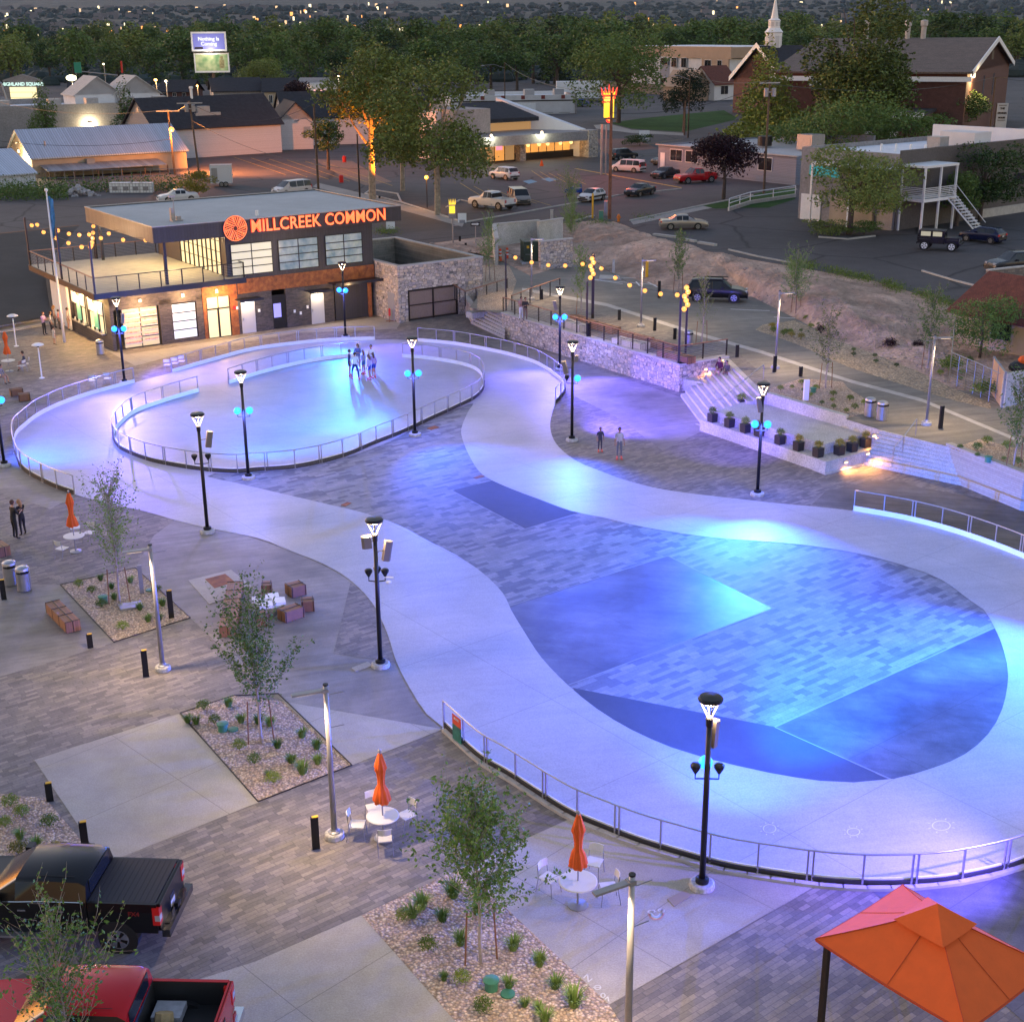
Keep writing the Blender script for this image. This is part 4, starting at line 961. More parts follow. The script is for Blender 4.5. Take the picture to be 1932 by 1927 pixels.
# ---------------- big trees: lobed crowns of leaf clumps
def crown_mesh(seed, rx, rz, n=1800, leaf=.42, lobes=9, shape='round', cz=0.0):
    rnd = random.Random(seed); mb = MB(); L = []
    for i in range(lobes):
        if shape == 'cone':
            t = i/(lobes-1); a = rnd.uniform(0, 2*pi); L.append((Vector((.18*rx*cos(a), .18*rx*sin(a), rz*(2*t-1)*.92)), rx*(1.0-.86*t), rz*.28))
        else:
            a = rnd.uniform(0, 2*pi); u = rnd.uniform(-.75, .95); s = math.sqrt(1-u*u)*rnd.uniform(.35, .8)
            L.append((Vector((rx*s*cos(a), rx*s*sin(a), rz*u*.72)), rx*rnd.uniform(.30, .5), rz*rnd.uniform(.22, .38)))
    if shape != 'cone': L.append((Vector((0, 0, 0)), rx*.55, rz*.6))
    tot = sum(l[1]**2 for l in L)
    for c, r, h in L:
        for _ in range(int(n*r*r/tot)):
            u = rnd.uniform(-.8, 1); a = rnd.uniform(0, 2*pi); s = math.sqrt(max(0, 1-u*u)); k = rnd.uniform(.62, 1.05)
            if rnd.random() < .12: k *= 1.18
            leaf_quads(mb, rnd, c+Vector((r*k*s*cos(a), r*k*s*sin(a), h*k*u+cz)), leaf, 1, .5)
    return mb
def trunk_mesh(seed, H, r, spread, nl=6):
    rnd = random.Random(seed); mb = MB()
    mb.tube([(0, 0, 0), (.05, 0, H*.3), (rnd.uniform(-.2, .2), rnd.uniform(-.2, .2), H*.6)], [r*1.25, r, r*.7], 8)
    for i in range(nl):
        a = i*2*pi/nl+rnd.uniform(-.3, .3); z0 = H*rnd.uniform(.32, .55); e = spread*rnd.uniform(.5, .9)
        mb.tube([(0, 0, z0), (e*.5*cos(a), e*.5*sin(a), z0+H*.16), (e*cos(a), e*sin(a), z0+H*.38)], [r*.45, r*.3, r*.1], 5)
    return mb
def big_tree(nm, p, H, Wd, seed, label, m, n=2200, leaf=.4, lobes=10, shape='round', trunk=.28, bark=None, base=.28, grp=None, r=.2):
    root = thing(nm, p, 0, label, 'tree', grp)
    trunk_mesh(seed, H, r, Wd*.4).build('trunk', bark or m_bark, root)
    rz = H*(1-base)/2; Wd *= 1.32 if shape == 'round' else 1.1
    crown_mesh(seed, Wd/2, rz*1.1, int(n*1.7), leaf*1.1, lobes, shape).build('crown', m, root).location = (0, 0, H*base+rz)
    return root
ZB = 2.2
def bt(px, py, H, W, seed, label, m, nm='shade_tree', **k): return big_tree(nm, G(px, py, k.pop('z', ZB)), H, W, seed, label, m, **k)
# mid-ground individual trees
bt(1365, 376, 7.2, 7.0, 51, 'dark plum leaved round tree beside the grey office', m_purpleleaf, nm='plum_tree', n=4200, leaf=.30, base=.16, lobes=14)
bt(1602, 442, 8.4, 9.2, 52, 'big green tree in a hedged island before the balcony building', m_tree2, n=5200, leaf=.28, base=.18, lobes=16, r=.26)
bt(826, 405, 16, 11.5, 53, 'tall sycamore on the right of the pair behind the roof', m_tree2, n=6500, leaf=.40, base=.10, bark=m_palebark, r=.28, lobes=20)
bt(703, 376, 17.6, 10.5, 54, 'tall sycamore lit orange on its forked limbs', m_tree2, n=6000, leaf=.42, base=.30, bark=m_palebark, r=.36, lobes=20)
bt(760, 360, 11.5, 6.5, 55, 'middle sycamore between the two tall ones', m_tree2, n=4200, leaf=.4, base=.14, bark=m_palebark, r=.25)
bt(92, 284, 10.8, 6.6, 56, 'dark pyramidal tree before the long grey warehouse, left one', m_tree, n=3600, leaf=.36, shape='cone', base=.03, lobes=9)
bt(243, 281, 11.2, 5.2, 57, 'dark pyramidal tree before the long grey warehouse, right one', m_tree, n=2600, leaf=.36, shape='cone', base=.03, lobes=9)
bt(190, 276, 3.6, 7.0, 58, 'low dark red bush tree between the two pyramidal trees', m_purpleleaf, nm='plum_tree', n=1500, leaf=.36, base=.05)
bt(570, 215, 7.5, 9.0, 59, 'dark plum tree above the black shingle roofs', m_purpleleaf, nm='plum_tree', n=2600, leaf=.5, base=.1)
bt(620, 320, 7.2, 5.4, 60, 'dark small tree right of the second utility pole', m_tree, n=1800, leaf=.34, base=.28)
bt(1452, 290, 16.5, 14.0, 61, 'bright green conical tree in front of the church', leaf_mat('bright conical leaves', (.13, .18, .03), (.36, .40, .07)), n=6500, leaf=.55, shape='cone', base=.04, lobes=8)
bt(1604, 300, 23.5, 13.5, 62, 'huge dark tree before the long church roof', m_tree2, n=9500, leaf=.62, base=.08, lobes=20, r=.5)
bt(1568, 322, 11.5, 15, 63, 'dense dark tree in front of the church wall', m_tree, n=5000, leaf=.42, base=.04, lobes=16)
bt(1702, 318, 8.8, 9.5, 64, 'small dark tree right of the bush mass by the church', m_tree, n=2400, leaf=.42, base=.12, lobes=12)
bt(1805, 268, 8.6, 9.0, 65, 'rounded tree with bare stem in front of the gym gable', m_tree, n=3000, leaf=.42, base=.2, lobes=11)
bt(1290, 250, 11.6, 7.4, 66, 'open crowned pine on the lawn', m_conifer, nm='pine_tree', n=2600, leaf=.40, base=.22, lobes=14, r=.26)
bt(1167, 232, 19, 19, 67, 'wide dark tree covering the white side of the apartment block', m_tree, n=5200, leaf=.6, base=.06, lobes=18, r=.4)
bt(500, 190, 12, 12, 68, 'lighter green tree beside the billboard', m_tree2, n=3000, leaf=.55, base=.1, lobes=14)
bt(1848, 417, 8.6, 7.5, 69, 'dark tree right of the balcony staircase', m_tree, n=3200, leaf=.3, base=.12, lobes=12)
bt(1804, 426, 5.6, 4.0, 70, 'dark shrubby tree under the hanging purple sign', m_tree, n=1800, leaf=.28, base=.2)
bt(1848, 676, 4.3, 4.2, 71, 'feathery green tree over the cream house wall', m_leafs, n=3200, leaf=.14, base=.02, lobes=12, r=.08, z=1.8, nm='garden_tree')
bt(372, 372, 3.2, 3.6, 72, 'yellow green shrub behind the roof beside the trailer', m_golden, n=1500, leaf=.22, base=.02, r=.08, nm='golden_bush')
bt(1560, 443, 1.6, 4.0, 73, 'clipped yellow green hedge at the foot of the parking lot tree, left part', m_tree2, n=1200, leaf=.16, base=.0, r=.05, nm='hedge')
bt(1630, 443, 1.4, 3.0, 74, 'clipped hedge right of the parking lot tree trunk', m_tree, n=900, leaf=.16, base=.0, r=.05, nm='hedge')
bt(1207, 275, 1.9, 5.2, 75, 'low brown green bush at the street corner by the no entry sign', m_tree2, n=900, leaf=.25, base=.0, r=.05, nm='round_bush')
bt(1745, 310, 3.0, 8.0, 76, 'dark planting against the church wall', m_tree, n=1500, leaf=.3, base=.0, r=.05, nm='round_bush')
bt(1430, 232, 2.2, 6.0, 77, 'round hedge by the church sign planter', m_tree, n=900, leaf=.3, base=.0, r=.05, nm='round_bush')
# the forest belt behind: individual trees of several kinds
protos = []
for i, (m, sh, n, lf) in enumerate(((m_tree, 'round', 1500, 1.0), (m_tree2, 'round', 1500, 1.0), (m_tree, 'round', 1300, 1.1), (m_tree2, 'round', 1300, 1.1), (m_conifer, 'cone', 1100, .9), (m_tree, 'round', 1600, .95))):
    cr = crown_mesh(100+i, 6.2 if sh == 'round' else 3.6, 7.6 if sh == 'round' else 9.0, n, lf, 13, sh); tr = trunk_mesh(100+i, 15, .4, 5, 4)
    me = cr.build('crown', m); mt = tr.build('trunk', m_bark)
    protos.append((me, mt, 9.6 if sh == 'round' else 10.5))
FN = {0: ('dark green broadleaf tree in the belt behind the buildings', 'broadleaf_tree'), 1: ('olive green broadleaf tree in the belt behind the buildings', 'broadleaf_tree'), 4: ('dark narrow evergreen rising from the tree belt', 'evergreen_tree')}
used = [False]*len(protos)
def forest_tree(p, k, s, sx=1.0, label=None):
    me, mt, cz = protos[k]
    lb, nm = FN[{0: 0, 1: 1, 2: 0, 3: 1, 4: 4, 5: 0}[k]]
    root = thing(nm, p, RND.random()*6, label or lb, 'tree', lb.replace(' tree', ' trees').replace('evergreen rising', 'evergreens rising'))
    for o, z in ((me, cz), (mt, 0)):
        c = o if not used[k] else o.copy()
        if used[k]: COL.objects.link(c)
        c.parent = root; c.location = (0, 0, z)
    used[k] = True
    root.scale = (s*sx, s*sx, s); return root
R2 = random.Random(99)
rows = [(232, .98), (205, .98), (182, 1.1), (162, 1.2), (147, 1.3), (134, 1.38), (123, 1.42), (114, 1.45), (106, 1.5)]
keep_out = [(0, 215, 600, 330), (660, 150, 1240, 330), (1200, 130, 1932, 330)]
cnt = 0
for ri, (y0, sc_) in enumerate(rows):
    x = -60
    while x < 2000:
        y = y0+R2.uniform(-6, 6); s = sc_*R2.uniform(.80, 1.32); k = R2.choice([0, 0, 1, 2, 2, 3, 5, 1, 5, 3, 0, 4 if R2.random() < .4 else 2])
        ok = True
        if y > 170:  # leave the gaps where buildings stand
            if x < 640 and y > 186: ok = False
            if 640 < x < 1160 and y > 196: ok = False
            if x > 1150: ok = False
        elif x > 1180 and y > 155 and x < 1400: ok = False
        elif x > 1400 and y > 150: ok = False
        if ok:
            forest_tree(G(x, y, ZB-1), k, s, R2.uniform(.9, 1.25)); cnt += 1
        x += (66 if y > 170 else 54 if y > 140 else 44)*R2.uniform(.7, 1.3)
print('forest', cnt)
forest_tree(G(983, 150, ZB-1), 4, 1.45, 1.3, 'tall twin topped evergreen standing above the tree belt')
# ---------------- main building (local axes: x along the front, y into the depth)
BA = G(215, 663); BANG = R(34.449)
m_brickdk = paver('dark brick', BANG, .30, .09, [(.045, .038, .040), (.060, .050, .050), (.075, .062, .060)], seed=3, jw=.08, zaxis=True)
m_clad = boards('charcoal cladding', (.030, .029, .034), .22, 0, rough=.5, depth=.5, gap=.10, nz=.12)
m_cladlit = boards('charcoal cladding lit side', (.16, .145, .12), .22, 1, rough=.5, depth=.5, gap=.10, nz=.12)  # same charcoal cladding, painted lighter where the side catches light
m_roofmem = ground_mat('grey roof membrane', (.36, .39, .40), var=.10, big=.2, mid=.9, fine=10, rough=.75)
m_navy = mat('dark blue steel', (.018, .022, .035), .4, .3)
m_deck = mat('pale deck', (.52, .46, .36), .8, nz=.12, sc=1.5)
m_room = emit('lit room walls', (1.0, .80, .50), .9, (.6, .5, .35), nosample=True)
m_frost = emit('frosted lit pane', (.78, .90, .85), .3, (.4, .45, .45), nosample=True)
m_frost2 = emit('frosted pane cool', (.60, .70, .85), .7, (.5, .5, .5), nosample=True)
m_clearwarm = emit('warm bright pane', (1.0, .78, .42), .95, (.3, .25, .15), nosample=True)
MBROOT = thing('main_building', BA, BANG, 'two storey charcoal building with glowing orange letters, roof deck and lit shop windows', 'building')
B = MBROOT
L_, D_ = 21.2, 13.9
MB().b2(0, 7.0, 0, L_, D_, 4.1).b2(0, .0, 0, .25, 1.2, 4.1).b2(0, 0, 3.25, L_, 7, 4.1).b2(3.6, 0, 0, 4.5, .3, 3.25).b2(6.4, 0, 0, 6.9, .3, 3.25).b2(9, .02, 0, 12.4, .3, 3.3).b2(13.55, .02, 0, 17.6, .3, 3.3).b2(.25, 0, 2.9, 9, .3, 3.25).b2(0, 6.7, 0, 9, 7, 3.3).b2(0, 5.0, 0, .25, 5.25, 3.3).b2(4.5, 0, 0, 6.4, .28, .25).b2(0, 1.2, 0, .25, 7, 1.0).build('ground_floor_wall', m_brickdk, B)
MB().b2(9.0, .02, 4.1, L_, .3, 7.25).b2(L_-.3, .3, 4.1, L_, D_, 7.25).b2(9.0, D_-.3, 4.1, L_, D_, 7.25).b2(9.0, .3, 4.1, 9.25, 1.0, 7.25).b2(9.0, 9, 4.1, 9.25, D_, 7.25).b2(12.7, -.02, 0, 12.71, 0, .02).build('upper_wall', m_clad, B)
MB().b2(9.7, -.06, 3.02, L_, .02, 4.08).b2(6.9, -.05, 0, 7.15, .0, 4.0).b2(7.15, -.05, 3.05, 9.0, .0, 4.0).b2(9.0, -.05, 0, 9.6, 0, 4.0).build('rust_band', m_rust, B)
MB().b2(0.2, .3, 3.3, 9, 7, 3.34).build('ceiling', m_white, B)
# roof
MB().b2(3.5, -.6, 8.28, 23.4, 14.0, 8.40).build('roof', m_roofmem, B)
rp = MB(); rp.b2(3.46, -.66, 7.35, 23.45, -.58, 8.46); rp.b2(23.40, -.6, 7.7, 23.48, 14.05, 8.46); rp.b2(3.46, 14.0, 7.7, 23.45, 14.08, 8.46); rp.build('fascia', m_clad, B)
MB().b2(3.42, -.6, 7.35, 3.5, 14.0, 8.46).build('side_fascia', m_cladlit, B)
MB().b2(3.5, -.58, 7.36, 23.4, 14, 7.44).build('soffit', mat('soffit boards', (.14, .12, .10), .7), B)
MB().b2(3.40, -.70, 8.46, 23.5, -.55, 8.52).b2(3.40, -.55, 8.46, 3.56, 14.1, 8.52).b2(23.36, -.55, 8.46, 23.5, 14.1, 8.52).b2(3.56, 13.95, 8.46, 23.36, 14.1, 8.52).build('parapet_cap', m_galv, B)
# floor deck
MB().b2(-1.2, -.9, 4.10, 10.0, 0.0, 4.34).b2(-1.2, 0, 4.10, 0, 14.6, 4.34).b2(0, 0, 4.10, 9.0, 14.6, 4.335).build('deck_floor', m_deck, B)
MB().b2(-1.25, -.95, 3.95, 10.05, -.88, 4.36).b2(-1.27, -.9, 3.95, -1.19, 14.65, 4.36).b2(9.98, -.9, 3.95, 10.06, 0, 4.36).build('deck_edge', m_navy, B)
dr = []
def cable_rail(parent, a, b, z, n, h=1.07, post=m_black, cables=9, top=m_railwood, nm='railing'):
    a = Vector(a); b = Vector(b); d = b-a; an = math.atan2(d.y, d.x); L = d.length
    mb = MB(); mb.mi = 0
    for i in range(n+1):
        p = a+d*i/n; mb.box((p.x, p.y, z+h/2), (.07, .07, h), an)
    c = (a+b)/2
    mb.mi = 1; mb.box((c.x, c.y, z+h+.02), (L+.06, .12, .05), an); mb.mi = 2
    for k in range(cables):
        zz = z+.08+(h-.14)*k/(cables-1)
        mb.tube([(a.x, a.y, zz), (b.x, b.y, zz)], .009, 4)
    return mb.build(nm, [post, top, m_galv], parent)
cable_rail(B, (-1.1, -.8), (9.95, -.8), 4.34, 7, top=m_black); cable_rail(B, (-1.1, -.8), (-1.1, 14.5), 4.34, 8); cable_rail(B, (9.93, -.8), (9.93, 0), 4.34, 1, top=m_black)
cable_rail(B, (-1.1, 14.5), (9.0, 14.5), 4.34, 6)
# deck posts and columns
MB().b2(4.2, -.3, 4.34, 4.4, -.1, 7.36).b2(4.2, 13.5, 4.34, 4.4, 13.7, 7.36).build('column', m_navy, B)
for (x, y, h) in ((-1.15, -.85, 7.9), (-1.15, 14.5, 8.0), (-1.15, 6.5, 8.0), (4.1, 14.5, 7.4)):
    MB().b2(x-.06, y-.06, 4.3, x+.06, y+.06, h).build('light_mast', m_dkbrown if y > 10 else m_navy, B)
# glass west wall of upper floor
g = MB().b2(9.05, 1.0, 4.36, 9.10, 9.0, 7.2).build('glass_wall', m_clearwarm, B)
fr = MB()
for y in (1.0, 1.9, 2.8, 3.7, 4.5, 5.4, 6.3, 7.2, 8.1, 9.0): fr.b2(8.96, y-.05, 4.34, 9.12, y+.05, 7.25)
for z in (5.2, 6.0, 6.8): fr.b2(9.0, 1, z, 9.06, 9, z+.05)
fr.build('glass_wall_frame', m_black, B)
# upper front windows: 2 columns x 4 panes
def win(x0, x1, z0, z1, m, cols, rws, y=.0, nm='window', fm=None, fw=.07):
    f = MB().b2(x0-.05, y-.07, z0-.05, x1+.05, y-.02, z0).b2(x0-.05, y-.07, z1, x1+.05, y-.02, z1+.05).b2(x0-.05, y-.07, z0, x0, y-.02, z1).b2(x1, y-.07, z0, x1+.05, y-.02, z1)
    for i in range(1, cols): xx = x0+(x1-x0)*i/cols; f.b2(xx-fw/2, y-.065, z0, xx+fw/2, y-.02, z1)
    for i in range(1, rws): zz = z0+(z1-z0)*i/rws; f.b2(x0, y-.06, zz-fw/2, x1, y-.02, zz+fw/2)
    fo = f.build(nm, fm or m_black, B)
    p = MB().b2(x0, y-.04, z0, x1, y-.025, z1).build('pane', m, fo); return fo
m_wstate = emit('office window glow', (.95, .82, .55), .62, (.3, .3, .25), nosample=True)
m_ffrost = MT('milky window'); v_ = m_ffrost.co(); _c = m_ffrost.ramp(m_ffrost.noise(v_, .9, 3), [(.35, (.14, .22, .24)), (.65, (.34, .40, .36))])
m_ffrost.P(Base_Color=_c, Emission_Color=_c, Emission_Strength=.05, Roughness=.15); m_ffrost = m_ffrost.m; m_ffrost.cycles.emission_sampling = 'NONE'
win(9.4, 12.6, 4.42, 6.62, m_wstate, 2, 4); win(13.2, 16.4, 4.42, 6.62, m_ffrost, 2, 4); win(17.1, 20.2, 4.42, 6.62, m_ffrost, 2, 4)
# ground floor openings
win(.9, 3.45, .1, 2.85, emit('rental shop glow', (1.0, .74, .42), .55, (.25, .2, .14), nosample=True), 2, 4, .18, fm=m_black)
win(4.55, 6.3, .3, 2.8, m_frost2, 1, 4, .08)
win(7.2, 8.9, .05, 3.0, m_clearwarm, 2, 1, .0, 'entrance_door')
MB().b2(7.2, -.09, 2.1, 8.9, -.03, 2.2).b2(7.95, -.09, .05, 8.1, -.03, 2.1).build('door_frame', m_black, B)
for k in range(5): MB().b2(7.4, -.035, .4+k*.4, 7.9, -.02, .55+k*.4).build('stair_tread', mat('pale wood tread', (.5, .42, .3), .6) if k == 0 else bpy.data.materials['pale wood tread'], B)
# rental shelves with skates inside the big window
m_skate = mat('skate shelves', (.55, .30, .22), .6, nz=.5, sc=6)
sh = MB(); sk = MB()
for k in range(7):
    z = .35+k*.36
    sh.b2(.95, .10, z, 2.2, .16, z+.03); sh.b2(2.35, .1, z+.12, 3.4, .16, z+.15)
    MB().b2(1.0, .09, z+.03, 2.15, .15, z+.16).build('skate_row', m_skate, B); MB().b2(2.42, .09, z+.15, 3.36, .15, z+.27).build('skate_row', m_skate, B)
sh.build('shelf', m_white, B)
for x0, x1 in ((9.85, 10.95), (15.6, 16.7)):
    d = MB().b2(x0, -.03, .02, x1, .015, 2.35).build('door', mat('pale door', (.42, .42, .44), .5) if x0 < 10 else bpy.data.materials['pale door'], B)
    MB().b2(x0+.08, -.08, 1.0, x0+.14, -.03, 1.2).build('handle', m_steel, d)
    MB().b2(x0-.45, -1.0, 2.62, x1+.35, 0, 2.68).b2(x0-.45, -1.02, 2.56, x1+.35, -.97, 2.74).build('door_canopy', m_navy, B)
    MB().b2(x0+.35, -.2, 2.46, x0+.65, -.05, 2.54).build('door_light', m_whitelamp, B)
    point_light('door_lamp', (x0+.5, -.35, 2.35), 26, (1, .78, .45), B, .08)
# alcove with lit poster
MB().b2(12.42, .08, .05, 13.53, .12, 2.6).build('alcove_back', m_black, B)
MB().b2(12.5, .03, .9, 13.1, .07, 1.95).build('lit_poster', emit('violet poster', (.30, .28, 1.0), .9, (.2, .2, .4), nosample=True), B)
MB().b2(17.7, .02, .05, 20.6, .1, 3.0).build('garage_door', m_clad, B)
MB().b2(17.1, -1.3, 3.02, 21.9, 0, 3.10).b2(17.1, -1.33, 2.95, 21.9, -1.27, 3.16).build('garage_canopy', m_navy, B)
MB().b2(20.55, -.12, 0, 20.85, -.02, 3.0).build('rust_column', m_rust, B)
for x, z in ((9.45, 1.9), (11.2, 1.5), (14.1, 1.1), (15.2, 1.3), (14.6, .9)): MB().b2(x, -.06, z, x+.16, -.0, z+.22).build('wall_plate', m_white, B)
MB().b2(9.2, -.12, 1.95, 9.42, -.05, 2.2).build('fire_alarm', mat('alarm red', (.5, .02, .02), .5), B)
# service windows on the left face
for y0, y1 in ((1.4, 4.6), (5.4, 8.4)):
    w = (y1-y0)
    fo = MB()
    for yy in (y0, y0+w*.33, y0+w*.66, y1): fo.b2(-.06, yy-.05, 1.0, 0, yy+.05, 3.2)
    fo.b2(-.06, y0, 3.15, 0, y1, 3.25).b2(-.06, y0, 2.25, 0, y1, 2.33)
    fo = fo.build('service_window', m_black, B)
    MB().b2(.02, y0, 1.05, .05, y1, 3.2).build('pane', m_clearwarm, fo)
    MB().b2(-.10, y0+.05, 2.35, -.05, y0+w*.3, 3.15).b2(-.10, y0+w*.68, 2.35, -.05, y1-.05, 3.15).build('menu_board', emit('menu board', (1, .78, .55), .75, (.6, .5, .4), nosample=True), fo)
    MB().b2(-.09, y0+w*.36, 1.15, -.05, y0+w*.64, 3.0).build('green_board', emit('green board', (.12, .42, .28), .5, (.1, .3, .2), nosample=True), fo)
    MB().b2(-.3, y0-.1, .98, .0, y1+.1, 1.04).build('counter', m_steel, fo)
    for k in range(6): MB().lathe([(.05, 1.04), (.05, 1.25)], (-.15, y0+.4+k*.5, 0), 8).build('counter_jar', m_glassdk if k % 2 else m_white, fo)
    point_light('service_lamp', (-.5, (y0+y1)/2, 2.9), 130, (1, .58, .22), B, .15)
MB().b2(-.15, 9.3, 0, .0, 9.7, 4.0).b2(-.02, 9.5, 0, .0, 13.8, 3.9).build('drain_pipe', m_white, B)
# interior and exterior lamps
for x, y, z, e in ((2.2, -1.2, 3.0, 150), (5.4, -.9, 3.3, 90), (8.0, -1.2, 3.1, 130), (18.5, -1.9, 2.8, 30)): point_light('wall_lamp', (x, y, z), e, (1, .58, .24), B, .1)
MB().b2(5.3, -.16, 3.3, 5.5, -.02, 3.55).b2(7.9, -.16, 3.3, 8.1, -.06, 3.6).b2(2.1, -.16, 3.3, 2.3, -.02, 3.5).build('sconce', m_galv, B)
for x, y in ((5.5, 3), (7.2, 6), (6, 10)): point_light('deck_lamp', (x, y, 7.2), 95, (1, .76, .42), B, .2)
point_light('deck_lamp', (1.5, 8, 7.2), 50, (1, .66, .34), B, .3)
MB().b2(5.4, 2.9, 7.3, 5.6, 3.1, 7.36).b2(7.1, 5.9, 7.3, 7.3, 6.1, 7.36).build('soffit_light', m_whitelamp, B)
# lit sign lettering
m_neon = emit('orange letters', (1.0, .15, .03), 1.6, (.8, .2, .1), nosample=True)
m_neonedge = emit('red letter halo', (1.0, .045, .02), .8, (.4, .05, .02), nosample=True)
bpy.context.view_layer.update(); sg = text('MILLCREEK COMMON', 1.24, m_neon, B, (10.75, -.80, 7.92), (pi/2, 0, 0), .03, 'sign_lettering', 'LEFT', bold=.01, space=1.02)
bpy.context.view_layer.update(); print('sign width', sg.dimensions[:])
sg.scale = (11.15/sg.dimensions[0], 1, 1)
s2 = text('MILLCREEK COMMON', 1.24, m_neonedge, B, (10.75, -.76, 7.92), (pi/2, 0, 0), .02, 'sign_lettering', 'LEFT', bold=.034, space=1.10); bpy.context.view_layer.update(); s2.scale = (11.21/s2.dimensions[0], 1, 1); s2.location.x = 10.72
# round emblem: disc of spokes
em = MB().lathe([(.92, -.03), (.92, .03)], n=40, mx=Matrix.Rotation(pi/2, 4, 'X'), c=(9.55, -.76, 7.92)).build('sign_emblem', mat('dark emblem face', (.06, .010, .008), .6), B)
sp = MB(); rg = MB()
for k in range(8):
    a0 = k*pi/4
    for j in range(5):
        off = -.30+j*.125; 
        # parallel bars inside each wedge give the woven look
        p0 = (.10+.10*j, off*.55+.10); Lb = .72-.02*j-abs(p0[0])*.3
        x0, y0 = .14+.12*j, .02; x1, y1 = .30+.11*j+.12, .62-.13*j*.9
        r1 = math.hypot(x1, y1)
        if r1 > .70: x1, y1 = x1*.70/r1, y1*.70/r1
        ca, sa = cos(a0), sin(a0)
        q = lambda x, y: (9.55+1.16*(x*ca-y*sa), -.80, 7.92+1.16*(x*sa+y*ca))
        sp.tube([q(x0, y0), q(x1, y1)], .030, 5)
sp.build('emblem_spokes', m_neon, em)
rg = MB()
for k in range(40):
    a, b = 2*pi*k/40, 2*pi*(k+1)/40; rg.tube([(9.55+.88*cos(a), -.80, 7.92+.88*sin(a)), (9.55+.88*cos(b), -.80, 7.92+.88*sin(b))], .035, 5, False)
rg.build('emblem_ring', m_neon, em)
# roof vent things
MB().b2(5.9, 1.9, 8.4, 6.7, 2.5, 8.5).b2(5.9, 2.1, 8.5, 6.15, 2.35, 9.35).b2(6.3, 2.0, 8.5, 6.6, 2.3, 8.75).tube([(6.2, 2.2, 8.5), (6.2, 2.2, 10.1)], .03, 6).box((6.1, 2.2, 10.15), (.45, .12, .16)).build('weather_station', m_galv, B)
MB().lathe([(.12, 8.4), (.12, 8.8)], (12.2, 1.2, 0), 10).build('vent_pipe', m_white, B)
# deck bin
# fairy globes above the deck, hung on wires
def wire(name, a, b, sag, label, m=m_black, r=.012, n=14, cat='wire', grp=None):
    a = Vector(a); b = Vector(b); pts = [a.lerp(b, i/n)-Vector((0, 0, 4*sag*(i/n)*(1-i/n))) for i in range(n+1)]
    o = MB().tube(pts, r, 5).build(name, m); tag(o, label, cat, grp); return o, pts
BL = lambda x, y, z: BA+Vector((cos(BANG)*x-sin(BANG)*y, sin(BANG)*x+cos(BANG)*y, z))
strings = [((-1.15, 14.5, 7.9), (-1.15, -.8, 7.6), .3, 5), ((-1.15, 14.5, 7.9), (4.0, -.3, 7.7), .5, 6), ((4.1, 14.4, 7.4), (-1.15, -.8, 7.7), .5, 6), ((-1.15, 6.5, 7.9), (5, 6.5, 7.7), .3, 4)]
def globe_string(a, b, sag, n, label, glabel, grp, parent=None, e=8, r=.145, every=2):
    wire('light_string', a, b, sag, label, cat='cable')
    a = Vector(a); b = Vector(b)
    for i in range(n):
        t = (i+.6)/(n+.2); p = a.lerp(b, t)-Vector((0, 0, 4*sag*t*(1-t)+.16))
        root = thing('globe_light', p, 0, glabel, 'string light', grp)
        MB().ball((0, 0, 0), r, 12, 8).build('bulb', m_bulb, root, smooth=True); MB().lathe([(.03, r-.02), (.03, r+.06)], n=8).build('socket', m_black, root)
        if i % every == 0: point_light('globe_glow', (0, 0, 0), e*every, (1, .60, .25), root, .12)
for i, (a, b, s, n) in enumerate(strings):
    globe_string(BL(*a), BL(*b), s, n, ['cable of globe bulbs along the left edge of the roof deck', 'cable of globe bulbs crossing the deck diagonally', 'cable of globe bulbs from the back mast to the front corner', 'short cable of globe bulbs across the deck middle'][i], 'glowing warm globe bulb hung over the roof deck', 'warm globe bulbs over the roof deck')
# flag pole in front left
p = BL(-1.9, 5.2, 0); FP = thing('flagpole', p, 0, 'tall white flagpole with a limp blue flag beside the roof deck', 'flagpole')
MB().tube([(0, 0, 0), (-.0, 0, 5), (0, 0, 10.8)], [.11, .09, .05], 10).ball((0, 0, 10.9), .13, 10, 6).build('pole', m_white, FP, smooth=True)
fl = MB()
for i in range(9):
    for j in range(5):
        a = i*.8; fl.v.append((.06+.10*j*.9*(1-.05*i)+.04*sin(i+j), .10*sin(j*1.9+i*.5), 10.5-i*.36-j*.06))
for i in range(8):
    for j in range(4): fl.f.append((i*5+j, i*5+j+1, (i+1)*5+j+1, (i+1)*5+j)); fl.m.append(0)
fl.build('flag', mat('blue flag cloth', (.05, .19, .36), .8, nz=.4, sc=2), FP, smooth=True)
